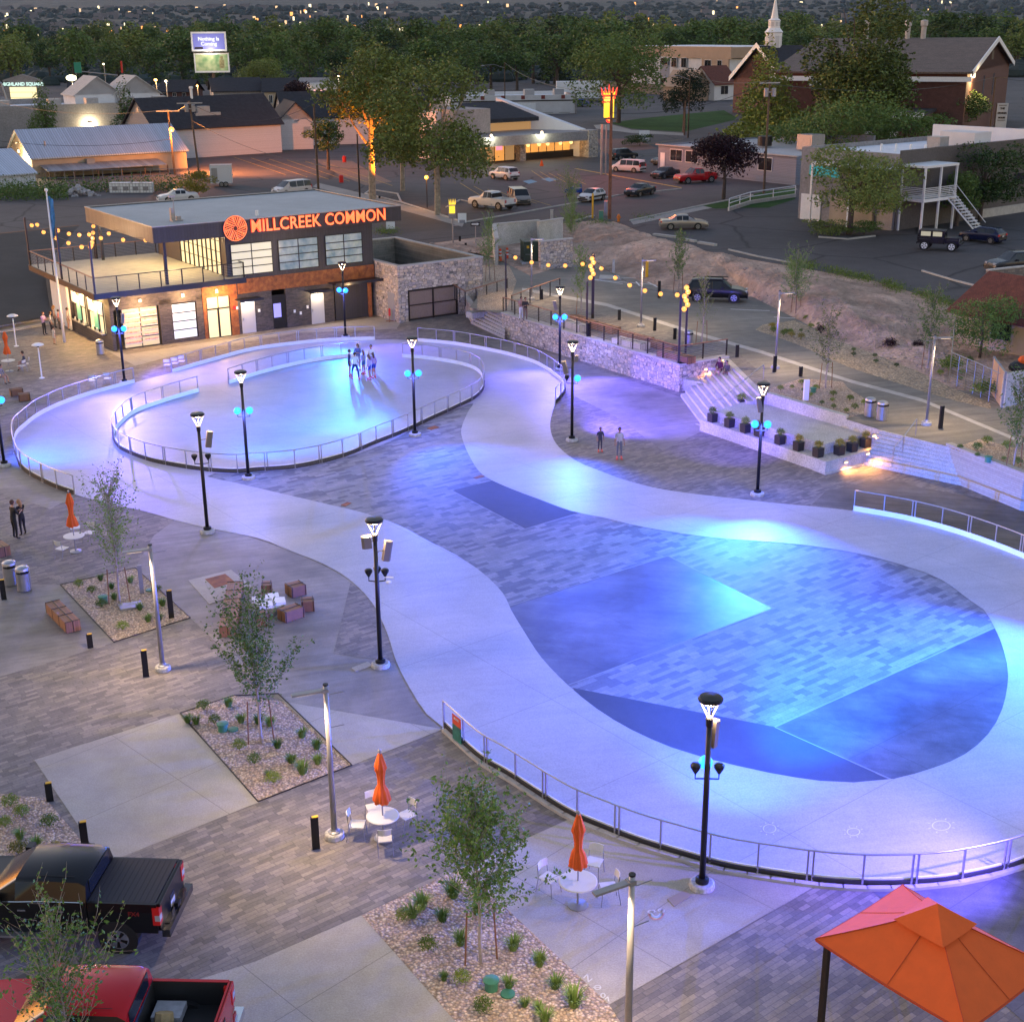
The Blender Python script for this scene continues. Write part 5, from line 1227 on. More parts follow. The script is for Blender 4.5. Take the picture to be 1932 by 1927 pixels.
# ---------------- stone enclosure beside the building
E = thing('stone_enclosure', BA, BANG, 'roofless enclosure of pale ashlar stone with a bronze double gate', 'enclosure')
x0, x1, y0, y1, hh = 21.3, 29.1, -3.55, 10.2, 4.3
MB().b2(x0, y0+.35, 0, x0+.35, 0, hh).b2(x0, y0, 0, 22.2, y0+.35, hh).b2(22.2, y0, 2.45, 26.6, y0+.35, hh).b2(26.6, y0, 0, x1, y0+.35, hh).build('stone_wall', m_stone, E)
MB().b2(x0, y1-.35, 0, x1, y1, hh).b2(x1-.35, y0+.35, 0, x1, y1-.35, hh).b2(x0, 0, 0, x0+.35, y1-.35, hh).build('block_wall', paver('grey block', BANG, .8, .2, [(.20, .19, .17), (.24, .23, .20), (.27, .25, .22)], seed=9, jw=.05, zaxis=True), E)
MB().b2(x0-.04, y0-.04, hh, x1+.04, y0+.39, hh+.10).b2(x0-.04, y1-.39, hh, x1+.04, y1+.04, hh+.10).b2(x0-.04, y0+.39, hh, x0+.39, y1-.39, hh+.10).b2(x1-.39, y0+.39, hh, x1+.04, y1-.39, hh+.10).build('coping', m_kerb, E)
gt = MB(); gt.b2(22.25, y0-.03, .08, 26.55, y0+.03, .2).b2(22.25, y0-.03, 2.3, 26.55, y0+.03, 2.45)
for x in (22.2, 24.4, 26.6): gt.b2(x-.06, y0-.04, .05, x+.06, y0+.04, 2.45)
gt.b2(22.25, y0-.03, 1.2, 26.55, y0+.03, 1.28)
gate = gt.build('gate', m_dkbrown, E)
MB().b2(22.3, y0+.03, .15, 26.5, y0+.05, 2.35).build('mesh_panel', mat('tan mesh', (.22, .16, .12), .7, nz=.2, sc=20), gate)
MB().b2(x0-.03, -2.9, .05, x0, -1.9, 2.2).build('side_door', mat('grey door', (.26, .26, .27), .6), E)
p = BL(21.0, -2.6, 0); FX = thing('fire_extinguisher', p, 0, 'red extinguisher on a small wooden stand at the stone corner', 'extinguisher')
MB().lathe([(.08, .45), (.09, .5), (.09, .95), (.03, 1.05)], n=10).build('cylinder', mat('extinguisher red', (.5, .02, .02), .4), FX); MB().b2(-.3, -.03, 0, .3, .03, .06).b2(-.03, -.3, 0, .03, .3, .06).b2(-.03, -.03, .06, .03, .03, .5).build('stand', m_railwood, FX)
# ---------------- terrace, stairs, stage
ZT = 1.7
def pz(x, y, z): return G(x, y, z)
# terrace top outline (at z = 1.7)
A1, A2, A3 = G(947, 591, ZT), G(1283, 689, ZT), G(1374, 674, ZT)
S1, S2 = G(1447, 746, ZT), G(1597, 790, ZT)       # back wall of the stage
K1, K2 = G(1660, 810, ZT), G(1785, 841, ZT)       # top of the right stairs
K3 = G(1932, 893, ZT); K4 = Vector((K3.x+14, K3.y-9, ZT))
N0 = BL(29.1, -3.5, ZT); N1 = BL(29.1, 10.2, ZT)
bot = [G(905, 470, ZT), G(1000, 520, ZT), G(1075, 497, ZT), G(1180, 520, ZT), G(1250, 545, ZT), G(1420, 560, ZT), G(1500, 600, ZT), G(1575, 640, ZT), G(1650, 668, ZT), G(1730, 700, ZT), G(1800, 735, ZT), Vector((40, 70, ZT)), Vector((70, 55, ZT))]
tout = [A1, A2, A3, S1, S2, K1, K2, K3, K4, Vector((70, 30, 0)), Vector((70, 55, 0))]+bot[::-1][1:]+[N1, N0, G(886, 580, ZT)]
tout = [Vector((p.x, p.y, 0)) for p in tout]
fillpoly('terrace_ground', [tout], ZT, m_walk2 := ground_mat('stamped walkway', (.19, .175, .15), var=.25, big=.15, mid=1.1, rough=.7, streak=.45, ang=R(14)))
fillpoly('paver_band', [[G(*q, ZT) for q in ((955,592),(1283,688),(1374,673),(1447,745),(1470,735),(1400,672),(1330,645),(1080,575),(1000,548))]], ZT+.004, m_paver)
fillpoly('walk_strip', [[G(*q, ZT) for q in ((985,548),(1145,578),(1300,628),(1440,668),(1605,722),(1740,758),(1932,838),(1932,832),(1740,752),(1605,716),(1440,662),(1300,622),(1145,572),(985,543))]], ZT+.008, m_kerb)
fillpoly('gravel_bed', [[G(*q, ZT) for q in ((1425,622),(1440,612),(1500,604),(1575,640),(1650,668),(1730,700),(1810,738),(1830,745),(1868,760),(1870,772),(1842,765),(1800,755),(1740,738),(1600,692),(1500,648))]], ZT+.006, m_gravel2)
fillpoly('gravel_bed', [[G(*q, ZT) for q in ((1450,742),(1452,733),(1512,714),(1590,720),(1600,732),(1640,757),(1650,775),(1625,782),(1600,788))]], ZT+.010, m_gravel)
fillpoly('gravel_bed', [[G(*q, ZT) for q in ((1795,846),(1850,828),(1932,850),(1990,870),(1990,918),(1932,890))]], ZT+.012, m_gravel)
fillpoly('gravel_bed', [[G(*q, ZT) for q in ((905,500),(960,500),(975,530),(955,585),(900,585))]], ZT+.006, m_gravel)
# parking paint on terrace
for a, b in (((1117,527),(1270,540)), ((1117,527),(1175,535)), ((1207,539),(1200,531)), ((1240,541),(1222,532)), ((1270,541),(1250,533)), ((1378,583),(1452,586)), ((1460,598),(1500,600)), ((1120,527),(1208,523)), ((1208,523),(1280,536))):
    P_, Q_ = G(*a, ZT+.01), G(*b, ZT+.01); n = (Q_-P_).cross(Vector((0, 0, 1))).normalized()*.06
    tag(MB().quad(P_-n, Q_-n, Q_+n, P_+n).build('painted_line', m_white), kind='structure')
# front stone wall of terrace with coping
def wall_run(name, pts, z0, z1, th, m, label, cat='wall', cope=None, side=1, grp=None):
    root = thing(name, (pts[0].x, pts[0].y, z0), 0, label, cat, grp); o = pts[0]
    w = MB(); c = MB()
    for i in range(len(pts)-1):
        a, b = pts[i], pts[i+1]; d = (b-a); d.z = 0; n = Vector((d.y, -d.x, 0)).normalized()*side
        m0 = (a+b)/2-o+n*(-th/2); an = math.atan2(d.y, d.x)
        w.box((m0.x, m0.y, (z1-z0)/2), (d.length+(.0 if i == 0 else 0), th, z1-z0), an)
        if cope: c.box((m0.x+n.x*.03, m0.y+n.y*.03, z1-z0+.05), (d.length+.06, th+.1, .10), an)
    w.build('wall_body', m, root)
    if cope: c.build('coping', cope, root)
    return root
wall_run('terrace_wall', [A1, A2, A3], 0, ZT, .45, m_stone, 'long ashlar stone retaining wall below the terrace benches', cope=m_kerb)
wall_run('walk_wall', [S2+Vector((-.1, .1, 0)), K1], 0, ZT-.02, .3, m_conc, 'low concrete edge between the stage and the upper walk', side=1)
# stairs up at the left end of the terrace
n0 = G(886, 608); 
wall_run('stone_wall', [G(866, 577), G(892, 612), G(905, 610)], 0, 1.35, .3, m_stone, 'short stone planter wall between the gate and the small stairs', cope=m_kerb)
ST = thing('garden_steps', G(905, 611), 0, 'short flight of stone steps between the enclosure and the terrace', 'steps')
a0, b0, a1, b1 = G(892, 612), G(952, 640), G(905, 560, ZT), G(955, 588, ZT)
def steps(root, a0, b0, a1, b1, z0, z1, n, mt, base, nose=.02, b_off=None, nm='step'):
    'n risers from line a0-b0 (low) to a1-b1 (high), each step a solid slab'
    o = root.location
    for i in range(n):
        t0, t1 = i/n, (i+1)/n
        zt = z0+(z1-z0)*(i+1)/n-(.003 if i == n-1 else 0)
        p = [a0.lerp(a1, t0), b0.lerp(b1, t0), b0.lerp(b1, t1*.999+.02), a0.lerp(a1, t1*.999+.02)]
        poly = [(q.x-o.x, q.y-o.y) for q in p]
        MB().prism(poly, base-o.z, zt-o.z).build(nm, mt, root)
m_step = mat('step concrete', (.42, .40, .37), .75, nz=.12, sc=2, fine=.3)
steps(ST, a0, b0, a1, b1, 0, ZT, 8, m_step, -.01)
for q, w in (((903, 592), .9), ((918, 575), .8)):
    p = G(*q, .9); o = MB().box((0, 0, .0), (1.7, .9, .45)).build('stone_block', m_conc, None, p, R(35)); tag(o, 'rough grey stone block set in the small steps, %s' % ('lower one' if w == .9 else 'upper one'), 'stone block')
# east stairs between terrace wall and stage
ES = thing('plaza_stairs', G(1288, 752), 0, 'broad flight of pale stairs between the terrace wall and the stage', 'stairs')
steps(ES, G(1284, 748), G(1322, 800), A3+Vector((.0, -.0, 0))-Vector((0, 0, ZT)), S1-Vector((0, 0, ZT)), 0, ZT, 10, m_step, -.01)
for q, z, L, lb in (((1303, 722), .5, 2.1, 'lower seat block built into the plaza stairs'), ((1352, 700), 1.0, 2.0, 'upper seat block of the plaza stairs where two people sit')):
    p = G(*q, z); o = MB().box((0, 0, -.1), (L, .85, .75)).build('seat_block', m_conc, None, p, R(-40)); tag(o, lb, 'stone block')
# stage with ledge
SG = thing('stage', G(1320, 803), 0, 'low pale concrete stage with a planter ledge round it', 'stage')
o = SG.location
led = [G(1320.6, 791, .65), G(1558, 871, .65), G(1645, 848, .65), G(1660, 811, 1.2), G(1450, 745, 1.2)]
MB().prism([(p.x-o.x, p.y-o.y) for p in led], 0, .65).build('planter_ledge', m_conc, SG)
top = [G(1346, 775, 1.2), G(1556, 837.7, 1.2), G(1659, 811, 1.2), G(1597, 791, 1.2), G(1447, 745, 1.2)]
MB().prism([(p.x-o.x, p.y-o.y) for p in top], .60, 1.2).build('stage_floor', m_conc, SG)
MB().prism([(p.x-o.x, p.y-o.y) for p in (S1, S2, S2+Vector((.2, .3, 0)), S1+Vector((.2, .3, 0)))], 0, ZT+.15).build('back_wall', m_conc, SG)
ap = [G(1312, 800), G(1557, 896), G(1640, 876), G(1640, 868), G(1500, 850)]
MB().prism([(p.x-o.x, p.y-o.y) for p in ap], .004, .05).build('base_plinth', m_kerb, SG)
# right stairs
RS = thing('plaza_stairs', G(1632, 878), 0, 'broad fan of concrete stairs right of the stage with a handrail', 'stairs')
base_l, base_r = G(1630, 877), G(1880, 930); top_l, top_r = K1-Vector((0, 0, ZT)), K2-Vector((0, 0, ZT))
steps(RS, base_l, base_r, top_l, top_r, 0, ZT, 9, m_step, -.01)
wall_run('board_formed_wall', [K2+Vector((.02, .1, 0)), G(1932, 897, ZT), Vector((K4.x, K4.y, ZT))], 0, ZT+.12, .35, m_boardconc, 'board formed concrete wall climbing beside the right stairs')
# handrails
def handrail(pts, label):
    root = thing('handrail', pts[0], 0, label, 'handrail', 'thin steel stair handrails')
    o = pts[0]; P_ = [p-o for p in pts]
    MB().tube([p+Vector((0, 0, .9)) for p in P_], .025, 6).build('rail', m_steel, root)
    for p in P_: MB().tube([p, p+Vector((0, 0, .9))], .022, 6).build('post', m_steel, root)
handrail([G(1342, 790, .1), G(1384, 760, .9), G(1440, 715, 1.7)], 'steel handrail climbing the stairs left of the stage')
handrail([G(1683, 878, .25), G(1702, 855, .9), G(1727, 822, 1.7)], 'steel handrail climbing the stairs right of the stage')
# step lights
m_steplight = emit('step light glow', (1.0, .62, .25), 6, nosample=True)
def steplight(p, n, label, e=16):
    e *= 2.3
    root = thing('wall_light', p, math.atan2(n.y, n.x), label, 'wall light', 'small warm wall lights')
    MB().box((.02, 0, 0), (.06, .28, .10)).build('housing', m_galv, root); MB().box((.06, 0, -.02), (.03, .22, .06)).build('lens', m_steplight, root)
    spot_light('wall_light_beam', (.12, 0, -.0), (.75, 0, -1), e, (1, .42, .12), root, .03, 140, .8)
dn = (A3-A2); dn = Vector((dn.y, -dn.x, 0)).normalized()
for q, z, lb in (((1287, 735), .62, 'lowest warm wall light at the foot of the plaza stairs'), ((1331, 710), 1.2, 'middle warm wall light beside the plaza stairs'), ((1362, 677), 1.62, 'upper warm wall light near the top of the plaza stairs')):
    p = A2.lerp(A3, {.62: .165, 1.2: .52, 1.62: .88}[z]); p.z = z; steplight(p+dn*.02, dn, lb, 22)
d2 = (led[2]-led[1]); d2 = Vector((d2.y, -d2.x, 0)).normalized()
d3 = (top[2]-top[1]); d3 = Vector((d3.y, -d3.x, 0)).normalized()
steplight(led[1].lerp(led[2], .42)+Vector((0, 0, -.27))+d2*.02, d2, 'warm wall light low on the right end of the stage ledge', 22)
steplight(G(1636, 855, .72), d2, 'warm wall light by the lower steps right of the stage', 22)
steplight(G(1648, 821, 1.38), d2, 'warm wall light by the upper steps right of the stage', 22)
# pots
m_pot = mat('dark pot', (.02, .018, .02), .5)
for i, (x, y, z) in enumerate(((1344,795,.65),(1376,805,.65),(1406,815,.65),(1432,822,.65),(1471,837,.65),(1506,849,.65),(1543,861,.65),(1583,857,.65),(1607,851,.65),(1632,843,.65))):
    lbs = ['first', 'second', 'third', 'fourth', 'fifth', 'sixth', 'seventh', 'eighth', 'ninth', 'tenth']
    root = thing('potted_shrub', G(x, y, z), .55, 'square black pot with a shrub on the stage ledge, %s from the left' % lbs[i], 'potted plant', 'potted shrubs on the stage ledge')
    MB().box((0, 0, .24), (.40, .40, .48), tp=1.08).build('pot', m_pot, root)
    sh_ = PROT['golden' if i > 4 else 'shrub'].data
    s = bpy.data.objects.new('foliage', sh_); COL.objects.link(s); s.parent = root; s.location = (0, 0, .42); s.scale = (1.0, 1.0, 1.25); s.rotation_euler = (0, 0, i)
for x, y, lb in ((1399,766,'green shrub pot behind the stage, left one'),(1442-20,752,'grey green shrub pot behind the stage, right one')):
    root = thing('potted_shrub', G(x, y, .9), .3, lb, 'potted plant'); MB().box((0, 0, .2), (.38, .38, .40)).build('pot', m_pot, root)
    s = bpy.data.objects.new('foliage', PROT['shrub'].data); COL.objects.link(s); s.parent = root; s.location = (0, 0, .35); s.scale = (1.2, 1.2, 1.2)
# terrace railing
def rail_thing(pts, label, z, gap=1.55):
    root = thing('terrace_railing', (pts[0].x, pts[0].y, z), 0, label, 'railing', 'cable railings with timber caps'); o = pts[0]
    for i in range(len(pts)-1):
        a, b = pts[i]-o, pts[i+1]-o; n = max(1, round((b-a).length/gap)); d = b-a; an = math.atan2(d.y, d.x)
        for k in range(n+1):
            p = a+d*k/n; MB().box((0, 0, .56), (.09, .05, 1.12)).build('post', m_dkbrown, root, (p.x, p.y, 0), an)
        c = (a+b)/2; MB().box((c.x, c.y, 1.13), (d.length+.1, .13, .04), an).build('top_rail', m_railwood, root)
        mb = MB()
        for k in range(9): zz = .10+k*.11; mb.tube([(a.x, a.y, zz), (b.x, b.y, zz)], .010, 4)
        mb.build('cables', m_galv, root)
inn = Vector((0, .25, 0))
RA, RB, RC = A1+Vector((.1, .3, 0)), A2+Vector((-.05, .35, 0)), A3+Vector((-.1, .2, 0))
rail_thing([RA, RB, RC], 'long cable railing with a timber cap along the terrace edge', ZT)
rail_thing([G(966, 586, ZT), G(1000, 572, ZT), G(1056, 552, ZT)], 'cable railing returning beside the pair who lean on the terrace', ZT)
rail_thing([G(848, 558, 1.35), G(878, 577, 1.35), G(957, 552, 1.35)], 'cable railing round the small tree on the stone planter', 1.35)
# string light posts on terrace
def light_mast(p, h, label, w=.12):
    root = thing('light_mast', p, 0, label, 'mast', 'dark steel masts holding the terrace lights')
    MB().box((0, 0, h/2), (w, .16, h)).build('post', m_dkbrown, root); return root
m1 = G(955, 586, ZT); m2 = G(1118, 600, ZT); m3 = G(1107, 633, ZT)-Vector((0, 0, 0)); m4 = RB.copy(); m4.z = ZT; m5 = G(1293, 668, ZT)
light_mast(m1, 4.2, 'dark mast at the left end of the terrace railing'); light_mast(m2, 4.6, 'broad dark mast behind the terrace benches', .2); light_mast(m3, 3.7, 'thin dark mast rising from the terrace railing middle'); light_mast(m4, 4.3, 'dark mast at the right corner of the terrace railing'); light_mast(m5, 4.3, 'dark mast just behind the right corner of the terrace')
up = lambda p, h: Vector((p.x, p.y, ZT+h))
gl = 'glowing warm globe bulb strung above the terrace'
gg = 'warm globe bulbs over the terrace'
globe_string(up(m1, 3.9)+Vector((0, 3, 0)), up(m2, 4.2), .55, 5, 'cable of globe bulbs from the left mast to the middle mast', gl, gg, e=9)
globe_string(up(m2, 4.2), up(m5, 4.0), .75, 6, 'cable of globe bulbs from the middle mast to the right mast', gl, gg, e=9)
for mm, lb in ((m2, 'middle'), (m5, 'right')):
    for k in range(6):
        root = thing('globe_light', up(mm, 4.3-k*.27)+Vector((-.10+.12*sin(k*2.1), -.22, 0)), 0, 'warm globe bulb bunched on the %s terrace mast' % lb, 'string light', 'globe bulbs bunched on the %s mast' % lb)
        MB().ball((0, 0, 0), .16, 12, 8).build('bulb', m_bulb, root, smooth=True)
        if k % 3 == 0: point_light('globe_glow', (0, -.15, 0), 45, (1, .60, .25), root, .12)
# terrace benches
TT = lambda zx, zy: (964.6+zx*.2526, 340.4+zy*.2526)
bench_px(TT(470, 1000), TT(620, 1060), .7, 'brown terrace bench behind the white ones, first from the left', ZT); bench_px(TT(620, 1055), TT(790, 1100), .7, 'brown terrace bench between the two masts, second from the left', ZT)
bench_px(TT(830, 1125), TT(1040, 1175), .7, 'brown terrace bench third from the left', ZT); bench_px(TT(1060, 1190), TT(1235, 1240), .7, 'brown terrace bench fourth from the left beside the bin', ZT)
bench_px(TT(1115, 1262), TT(1350, 1318), .7, 'nearest brown terrace bench by the railing corner', ZT)
bench_px(TT(385, 1030), TT(550, 1084), .85, 'white slatted terrace bench on the left', ZT, m_wood2); bench_px(TT(780, 1165), TT(1005, 1216), .85, 'white slatted terrace bench on the right', ZT, m_wood2)
# screen walls and transformer behind terrace
wall_run('screen_wall', [G(940, 500, ZT), G(935, 470, ZT), G(1018, 462, ZT)], ZT, 4.0, .3, m_conc, 'plain pale screen wall behind the orange markers', cope=m_kerb)
wall_run('stone_screen_wall', [G(1020, 510, ZT), G(1080, 503, ZT)], ZT, 4.1, .35, m_stone, 'short ashlar stone wall beside the green transformer', cope=m_kerb)
wall_run('screen_wall', [G(1018, 470, ZT), G(1062, 462, ZT)], ZT, 4.2, .3, m_conc, 'pale block wall above the stone screen', cope=m_kerb)
p = G(1004, 495, ZT); TR = thing('transformer', p, .2, 'dark green electrical transformer cabinet with yellow stickers', 'transformer')
MB().box((0, 0, .1), (2.3, 2.1, .2)).build('pad', m_conc, TR); MB().box((0, 0, 1.05), (1.8, 1.6, 1.7)).box((0, 0, 1.93), (1.9, 1.7, .1)).build('cabinet', mat('utility green', (.025, .045, .02), .6), TR)
MB().box((-.55, -.81, 1.5), (.22, .02, .22)).box((-.2, -.81, 1.1), (.2, .02, .2)).build('sticker', m_yellow, TR)
# orange channelisers
for x, y, lb in ((944, 492, 'orange and white barrel marker, left one'), (957, 490, 'orange and white barrel marker, right one')):
    root = thing('traffic_marker', G(x, y, ZT), 0, lb, 'traffic marker'); mo = mat('safety orange', (.75, .09, .01), .6)
    MB().lathe([(.22, 0), (.22, .08), (.13, .1), (.11, 1.05), (.05, 1.1)], n=12).build('barrel', mo, root)
    MB().lathe([(.135, .45), (.13, .58)], n=12).lathe([(.128, .75), (.124, .88)], n=12).build('white_band', m_white, root)
for zx, zy, h, m, lb in ((763, 690, 1.1, m_conc, 'pale concrete marker post at the foot of the dirt bank'), (1012, 730, 1.5, m_yellow, 'orange yellow bollard before the slim grey pole')):
    x, y = T0(zx, zy); o = MB().lathe([(.12, 0), (.12, h), (.05, h+.04)], n=12).build('guard_post', m, None, G(x, y, ZT)); tag(o, lb, 'post')
# ramp lip with white panel
o = MB().prism([(p.x, p.y) for p in (G(1132, 521, ZT), G(1167, 522, ZT), G(1172, 528, ZT), G(1130, 528, ZT))], ZT+.01, ZT+.12).build('ramp_slab', m_kerb); tag(o, 'pale ramp slab at the back of the terrace parking', 'ramp')
# left plaza: low steps and dark ground
LS = thing('garden_steps', G(0, 640), 0, 'long low steps at the far left behind the food queue', 'steps')
steps(LS, G(-60, 638), G(135, 606), G(-60, 616)-Vector((0, 0, 0)), G(128, 590), 0, .5, 3, m_step, -.01)
# ---------------- vehicles (local x forward, y left)
CARM = {}
def paint(nm, c, rough=.25, metal=.3):
    if nm not in CARM: CARM[nm] = mat(nm, c, rough, metal, coat=.1, spec=.35)
    return CARM[nm]
m_tail = emit('tail lamp red', (1, .02, .01), .10, (.28, .008, .008), nosample=True)
m_head = mat('headlamp glass', (.5, .5, .52), .1, .3)
m_tyre = mat('tyre rubber', (.012, .012, .012), .9)
m_rim = mat('alloy rim', (.45, .45, .46), .3, .9)
m_trim = mat('black trim', (.015, .015, .016), .6)
m_carglass = mat('car glass', (.012, .015, .018), .15, 0, spec=.4)
m_plate = mat('licence plate', (.5, .5, .48), .5)
SH = {  # x stations from rear to front as fractions; (x, belt z, roof z, roof width factor)
 'sedan': dict(L=4.8, W=1.8, wb=2.75, r=.33, st=[(0, .72, .74, .9), (.03, .93, .95, .9), (.20, .96, .98, .9), (.33, .97, 1.38, .74), (.45, .97, 1.45, .76), (.58, .96, 1.42, .76), (.73, .93, .97, .88), (.90, .84, .86, .86), (.97, .72, .74, .82), (1, .55, .57, .78)]),
 'hatch': dict(L=4.1, W=1.72, wb=2.5, r=.31, st=[(0, .75, .78, .9), (.02, .95, 1.0, .86), (.12, .97, 1.33, .76), (.25, .97, 1.42, .76), (.55, .96, 1.43, .76), (.74, .93, .98, .86), (.90, .82, .85, .84), (.97, .70, .72, .8), (1, .52, .54, .78)]),
 'suv': dict(L=4.65, W=1.86, wb=2.75, r=.37, st=[(0, .80, .85, .92), (.02, 1.05, 1.12, .86), (.09, 1.08, 1.60, .76), (.20, 1.08, 1.69, .78), (.58, 1.05, 1.68, .78), (.74, 1.02, 1.08, .88), (.90, .95, .98, .86), (.98, .80, .83, .82), (1, .58, .6, .8)]),
 'van': dict(L=4.95, W=1.95, wb=3.0, r=.34, st=[(0, .80, .85, .92), (.02, 1.02, 1.45, .84), (.06, 1.02, 1.72, .80), (.20, 1.02, 1.77, .80), (.66, 1.0, 1.72, .78), (.84, .97, 1.05, .88), (.94, .86, .90, .84), (1, .58, .6, .8)]),
 'pickup': dict(L=5.75, W=1.98, wb=3.6, r=.41, st=[(.355, 1.22, 1.24, .95), (.362, 1.24, 1.72, .80), (.40, 1.24, 1.90, .78), (.58, 1.22, 1.90, .78), (.69, 1.18, 1.22, .9), (.80, 1.14, 1.18, .9), (.95, 1.08, 1.12, .88), (.99, .9, .92, .86), (1, .6, .62, .84)]),
}
def wheel(root, x, y, r, side, rimm=None):
    w = MB().tube([(0, -.11, 0), (0, .11, 0)], r, 20).build('wheel', m_tyre, root, (x, y, r))
    s = .115*side; rr = r*.66
    mb = MB().tube([(0, s*.86, 0), (0, s*.99, 0)], rr, 20)
    mb.tube([(0, s, 0), (0, s*1.06, 0)], rr*.22, 8)
    mb.build('rim', rimm or m_rim, w)
    sp = MB()
    for k in range(5):
        a = 2*pi*k/5+.3; a2 = a+pi/5
        sp.add([(rr*.25*cos(a2-.35), s*1.02, rr*.25*sin(a2-.35)), (rr*.88*cos(a2-.22), s*1.02, rr*.88*sin(a2-.22)), (rr*.88*cos(a2+.22), s*1.02, rr*.88*sin(a2+.22)), (rr*.25*cos(a2+.35), s*1.02, rr*.25*sin(a2+.35))], [(0, 1, 2, 3), (3, 2, 1, 0)])
    sp.build('rim_gap', m_trim, w)
def car(kind, c, rz, pm, label, grp=None, nm=None, sc=1.0, rimm=None, lights=True, cat='car', stripe=None, rack=0):
    S = SH[kind]; L, W = S['L'], S['W']; hw = W/2; x0 = -L/2
    root = thing(nm or {'sedan': 'parked_car', 'hatch': 'parked_car', 'suv': 'parked_crossover', 'van': 'parked_minivan', 'pickup': 'pickup_truck'}[kind], c, rz, label, cat, grp)
    root.scale = (sc, sc, sc)
    st = S['st']; zb = .26 if kind in ('sedan', 'hatch', 'van') else .36
    rings = []
    for (t, b, rf, k) in st:
        x = x0+t*L; e = 1-.10*max(0, abs(t-.5)*2-.75)/.25
        w = hw*e; cab = rf-b > .15
        wr = hw*k*(e if not cab else 1)
        rings.append([(x, -w*.90, zb), (x, -w, zb+.2), (x, -w, b-.18), (x, -w*.955, b), (x, -wr, rf-(.07 if cab else .0)), (x, -wr*.82, rf), (x, 0, rf+.015),
                      (x, wr*.82, rf), (x, wr, rf-(.07 if cab else .0)), (x, w*.955, b), (x, w, b-.18), (x, w, zb+.2), (x, w*.90, zb)])
    body = MB(); gl = MB(); n = 13
    for ring in rings: body.v += ring
    gl.v = list(body.v)
    for i in range(len(rings)-1):
        c0 = st[i][2]-st[i][1] > .15; c1 = st[i+1][2]-st[i+1][1] > .15
        for j in range(n-1):
            f = (i*n+j, (i+1)*n+j, (i+1)*n+j+1, i*n+j+1)
            side = j in (3, 8); top = j in (4, 5, 6, 7)
            if (side and (c0 and c1)) or (top and (c0 != c1)): gl.f.append(f); gl.m.append(0)
            else: body.f.append(f); body.m.append(0)
    body.f.append(tuple(range(n))); body.m.append(0); k = (len(rings)-1)*n
    body.f.append(tuple(k+j for j in range(n-1, -1, -1))); body.m.append(0)
    if kind == 'pickup':
        xb0, xb1 = x0, x0+.355*L
        body.b2(xb0+.02, -hw, .62, xb1, -hw+.09, 1.20).b2(xb0+.02, hw-.09, .62, xb1, hw, 1.20).b2(xb0, -hw+.02, .62, xb0+.09, hw-.02, 1.20).b2(xb0+.1, -hw*.9, .38, xb1, hw*.9, .66)
    bo = body.build('body', pm, root, smooth='auto')
    gl.build('windows', m_carglass, root)
    # pillars as painted strips
    pl = MB()
    cabs = [i for i, q in enumerate(st) if q[2]-q[1] > .15]
    xs = [x0+L*(st[cabs[0]][0]+(st[cabs[-1]][0]-st[cabs[0]][0])*q) for q in ((.5,) if kind in ('hatch', 'pickup') else (.34, .68) if kind in ('suv', 'van') else (.48,))]
    zr = max(q[2] for q in st)-.07; b = st[cabs[len(cabs)//2]][1]; k = st[cabs[len(cabs)//2]][3]
    for x in xs:
        for s in (1, -1): pl.tube([(x, s*hw*.958, b-.01), (x, s*hw*(k+.004), zr)], .035, 4)
    for s in (1, -1): pl.tube([(x0+L*st[cabs[0]][0], s*hw*(k+.0), zr), (x0+L*st[cabs[-1]][0], s*hw*(k+.0), zr)], .025, 4)
    pl.build('pillar', pm, root)
    # trims
    MB().b2(x0-.03, -hw*.86, .40, x0+.05, hw*.86, .62).b2(-x0-.06, -hw*.78, .30, -x0+.03, hw*.78, .50).build('bumper', m_trim if kind != 'sedan' else pm, root)
    wbx = S['wb']/2; r = S['r']; off = -.05 if kind != 'pickup' else -.12
    ar = MB()
    for x in (off-wbx, off+wbx):
        for s in (1, -1): ar.tube([(x, s*(hw-.20), r), (x, s*(hw+.004), r)], r*1.18, 18)
    ar.build('wheel_arch', m_trim, root)
    for x in (off-wbx, off+wbx):
        for s in (1, -1): wheel(root, x, s*(hw-.10), r, s, rimm)
    tz = .82 if kind in ('sedan', 'hatch') else .98
    for s in (1, -1):
        MB().box((x0+.03+(0 if kind != 'pickup' else .02), s*hw*.78, tz), (.10, hw*.26, .16 if kind not in ('van', 'pickup') else .34)).build('tail_light', m_tail, root)
        MB().box((-x0-.10, s*hw*.62, .70 if kind in ('sedan', 'hatch') else .82), (.14, hw*.34, .13)).build('headlight', m_head, root)
        MB().box((x0+L*st[cabs[-1]][0]+.05, s*(hw+.08), b+.03), (.16, .18, .13)).build('mirror', pm, root)
    MB().box((x0-.035, 0, .72), (.012, .32, .15)).build('number_plate', m_plate, root)
    MB().box((-x0+.0, 0, .60), (.05, hw*.9, .14)).build('grille', m_trim, root)
    if stripe: MB().b2(x0+.1, -hw-.01, .5, -x0-.2, -hw+.02, .72).b2(x0+.1, hw-.02, .5, -x0-.2, hw+.01, .72).build('side_cladding', stripe, root)
    if rack: MB().b2(-1.0, -.62, zr+.06, .8, -.58, zr+.12).b2(-1.0, .58, zr+.06, .8, .62, zr+.12).build('roof_rails', m_trim, root)
    return root
def car_px(kind, rear, front, pm, label, z=ZB, **k):
    A, B = G(*rear, z), G(*front, z); d = B-A; c = (A+B)/2; c.z = z+k.pop('dz', 0)
    return car(kind, c, math.atan2(d.y, d.x), pm, label, **k)
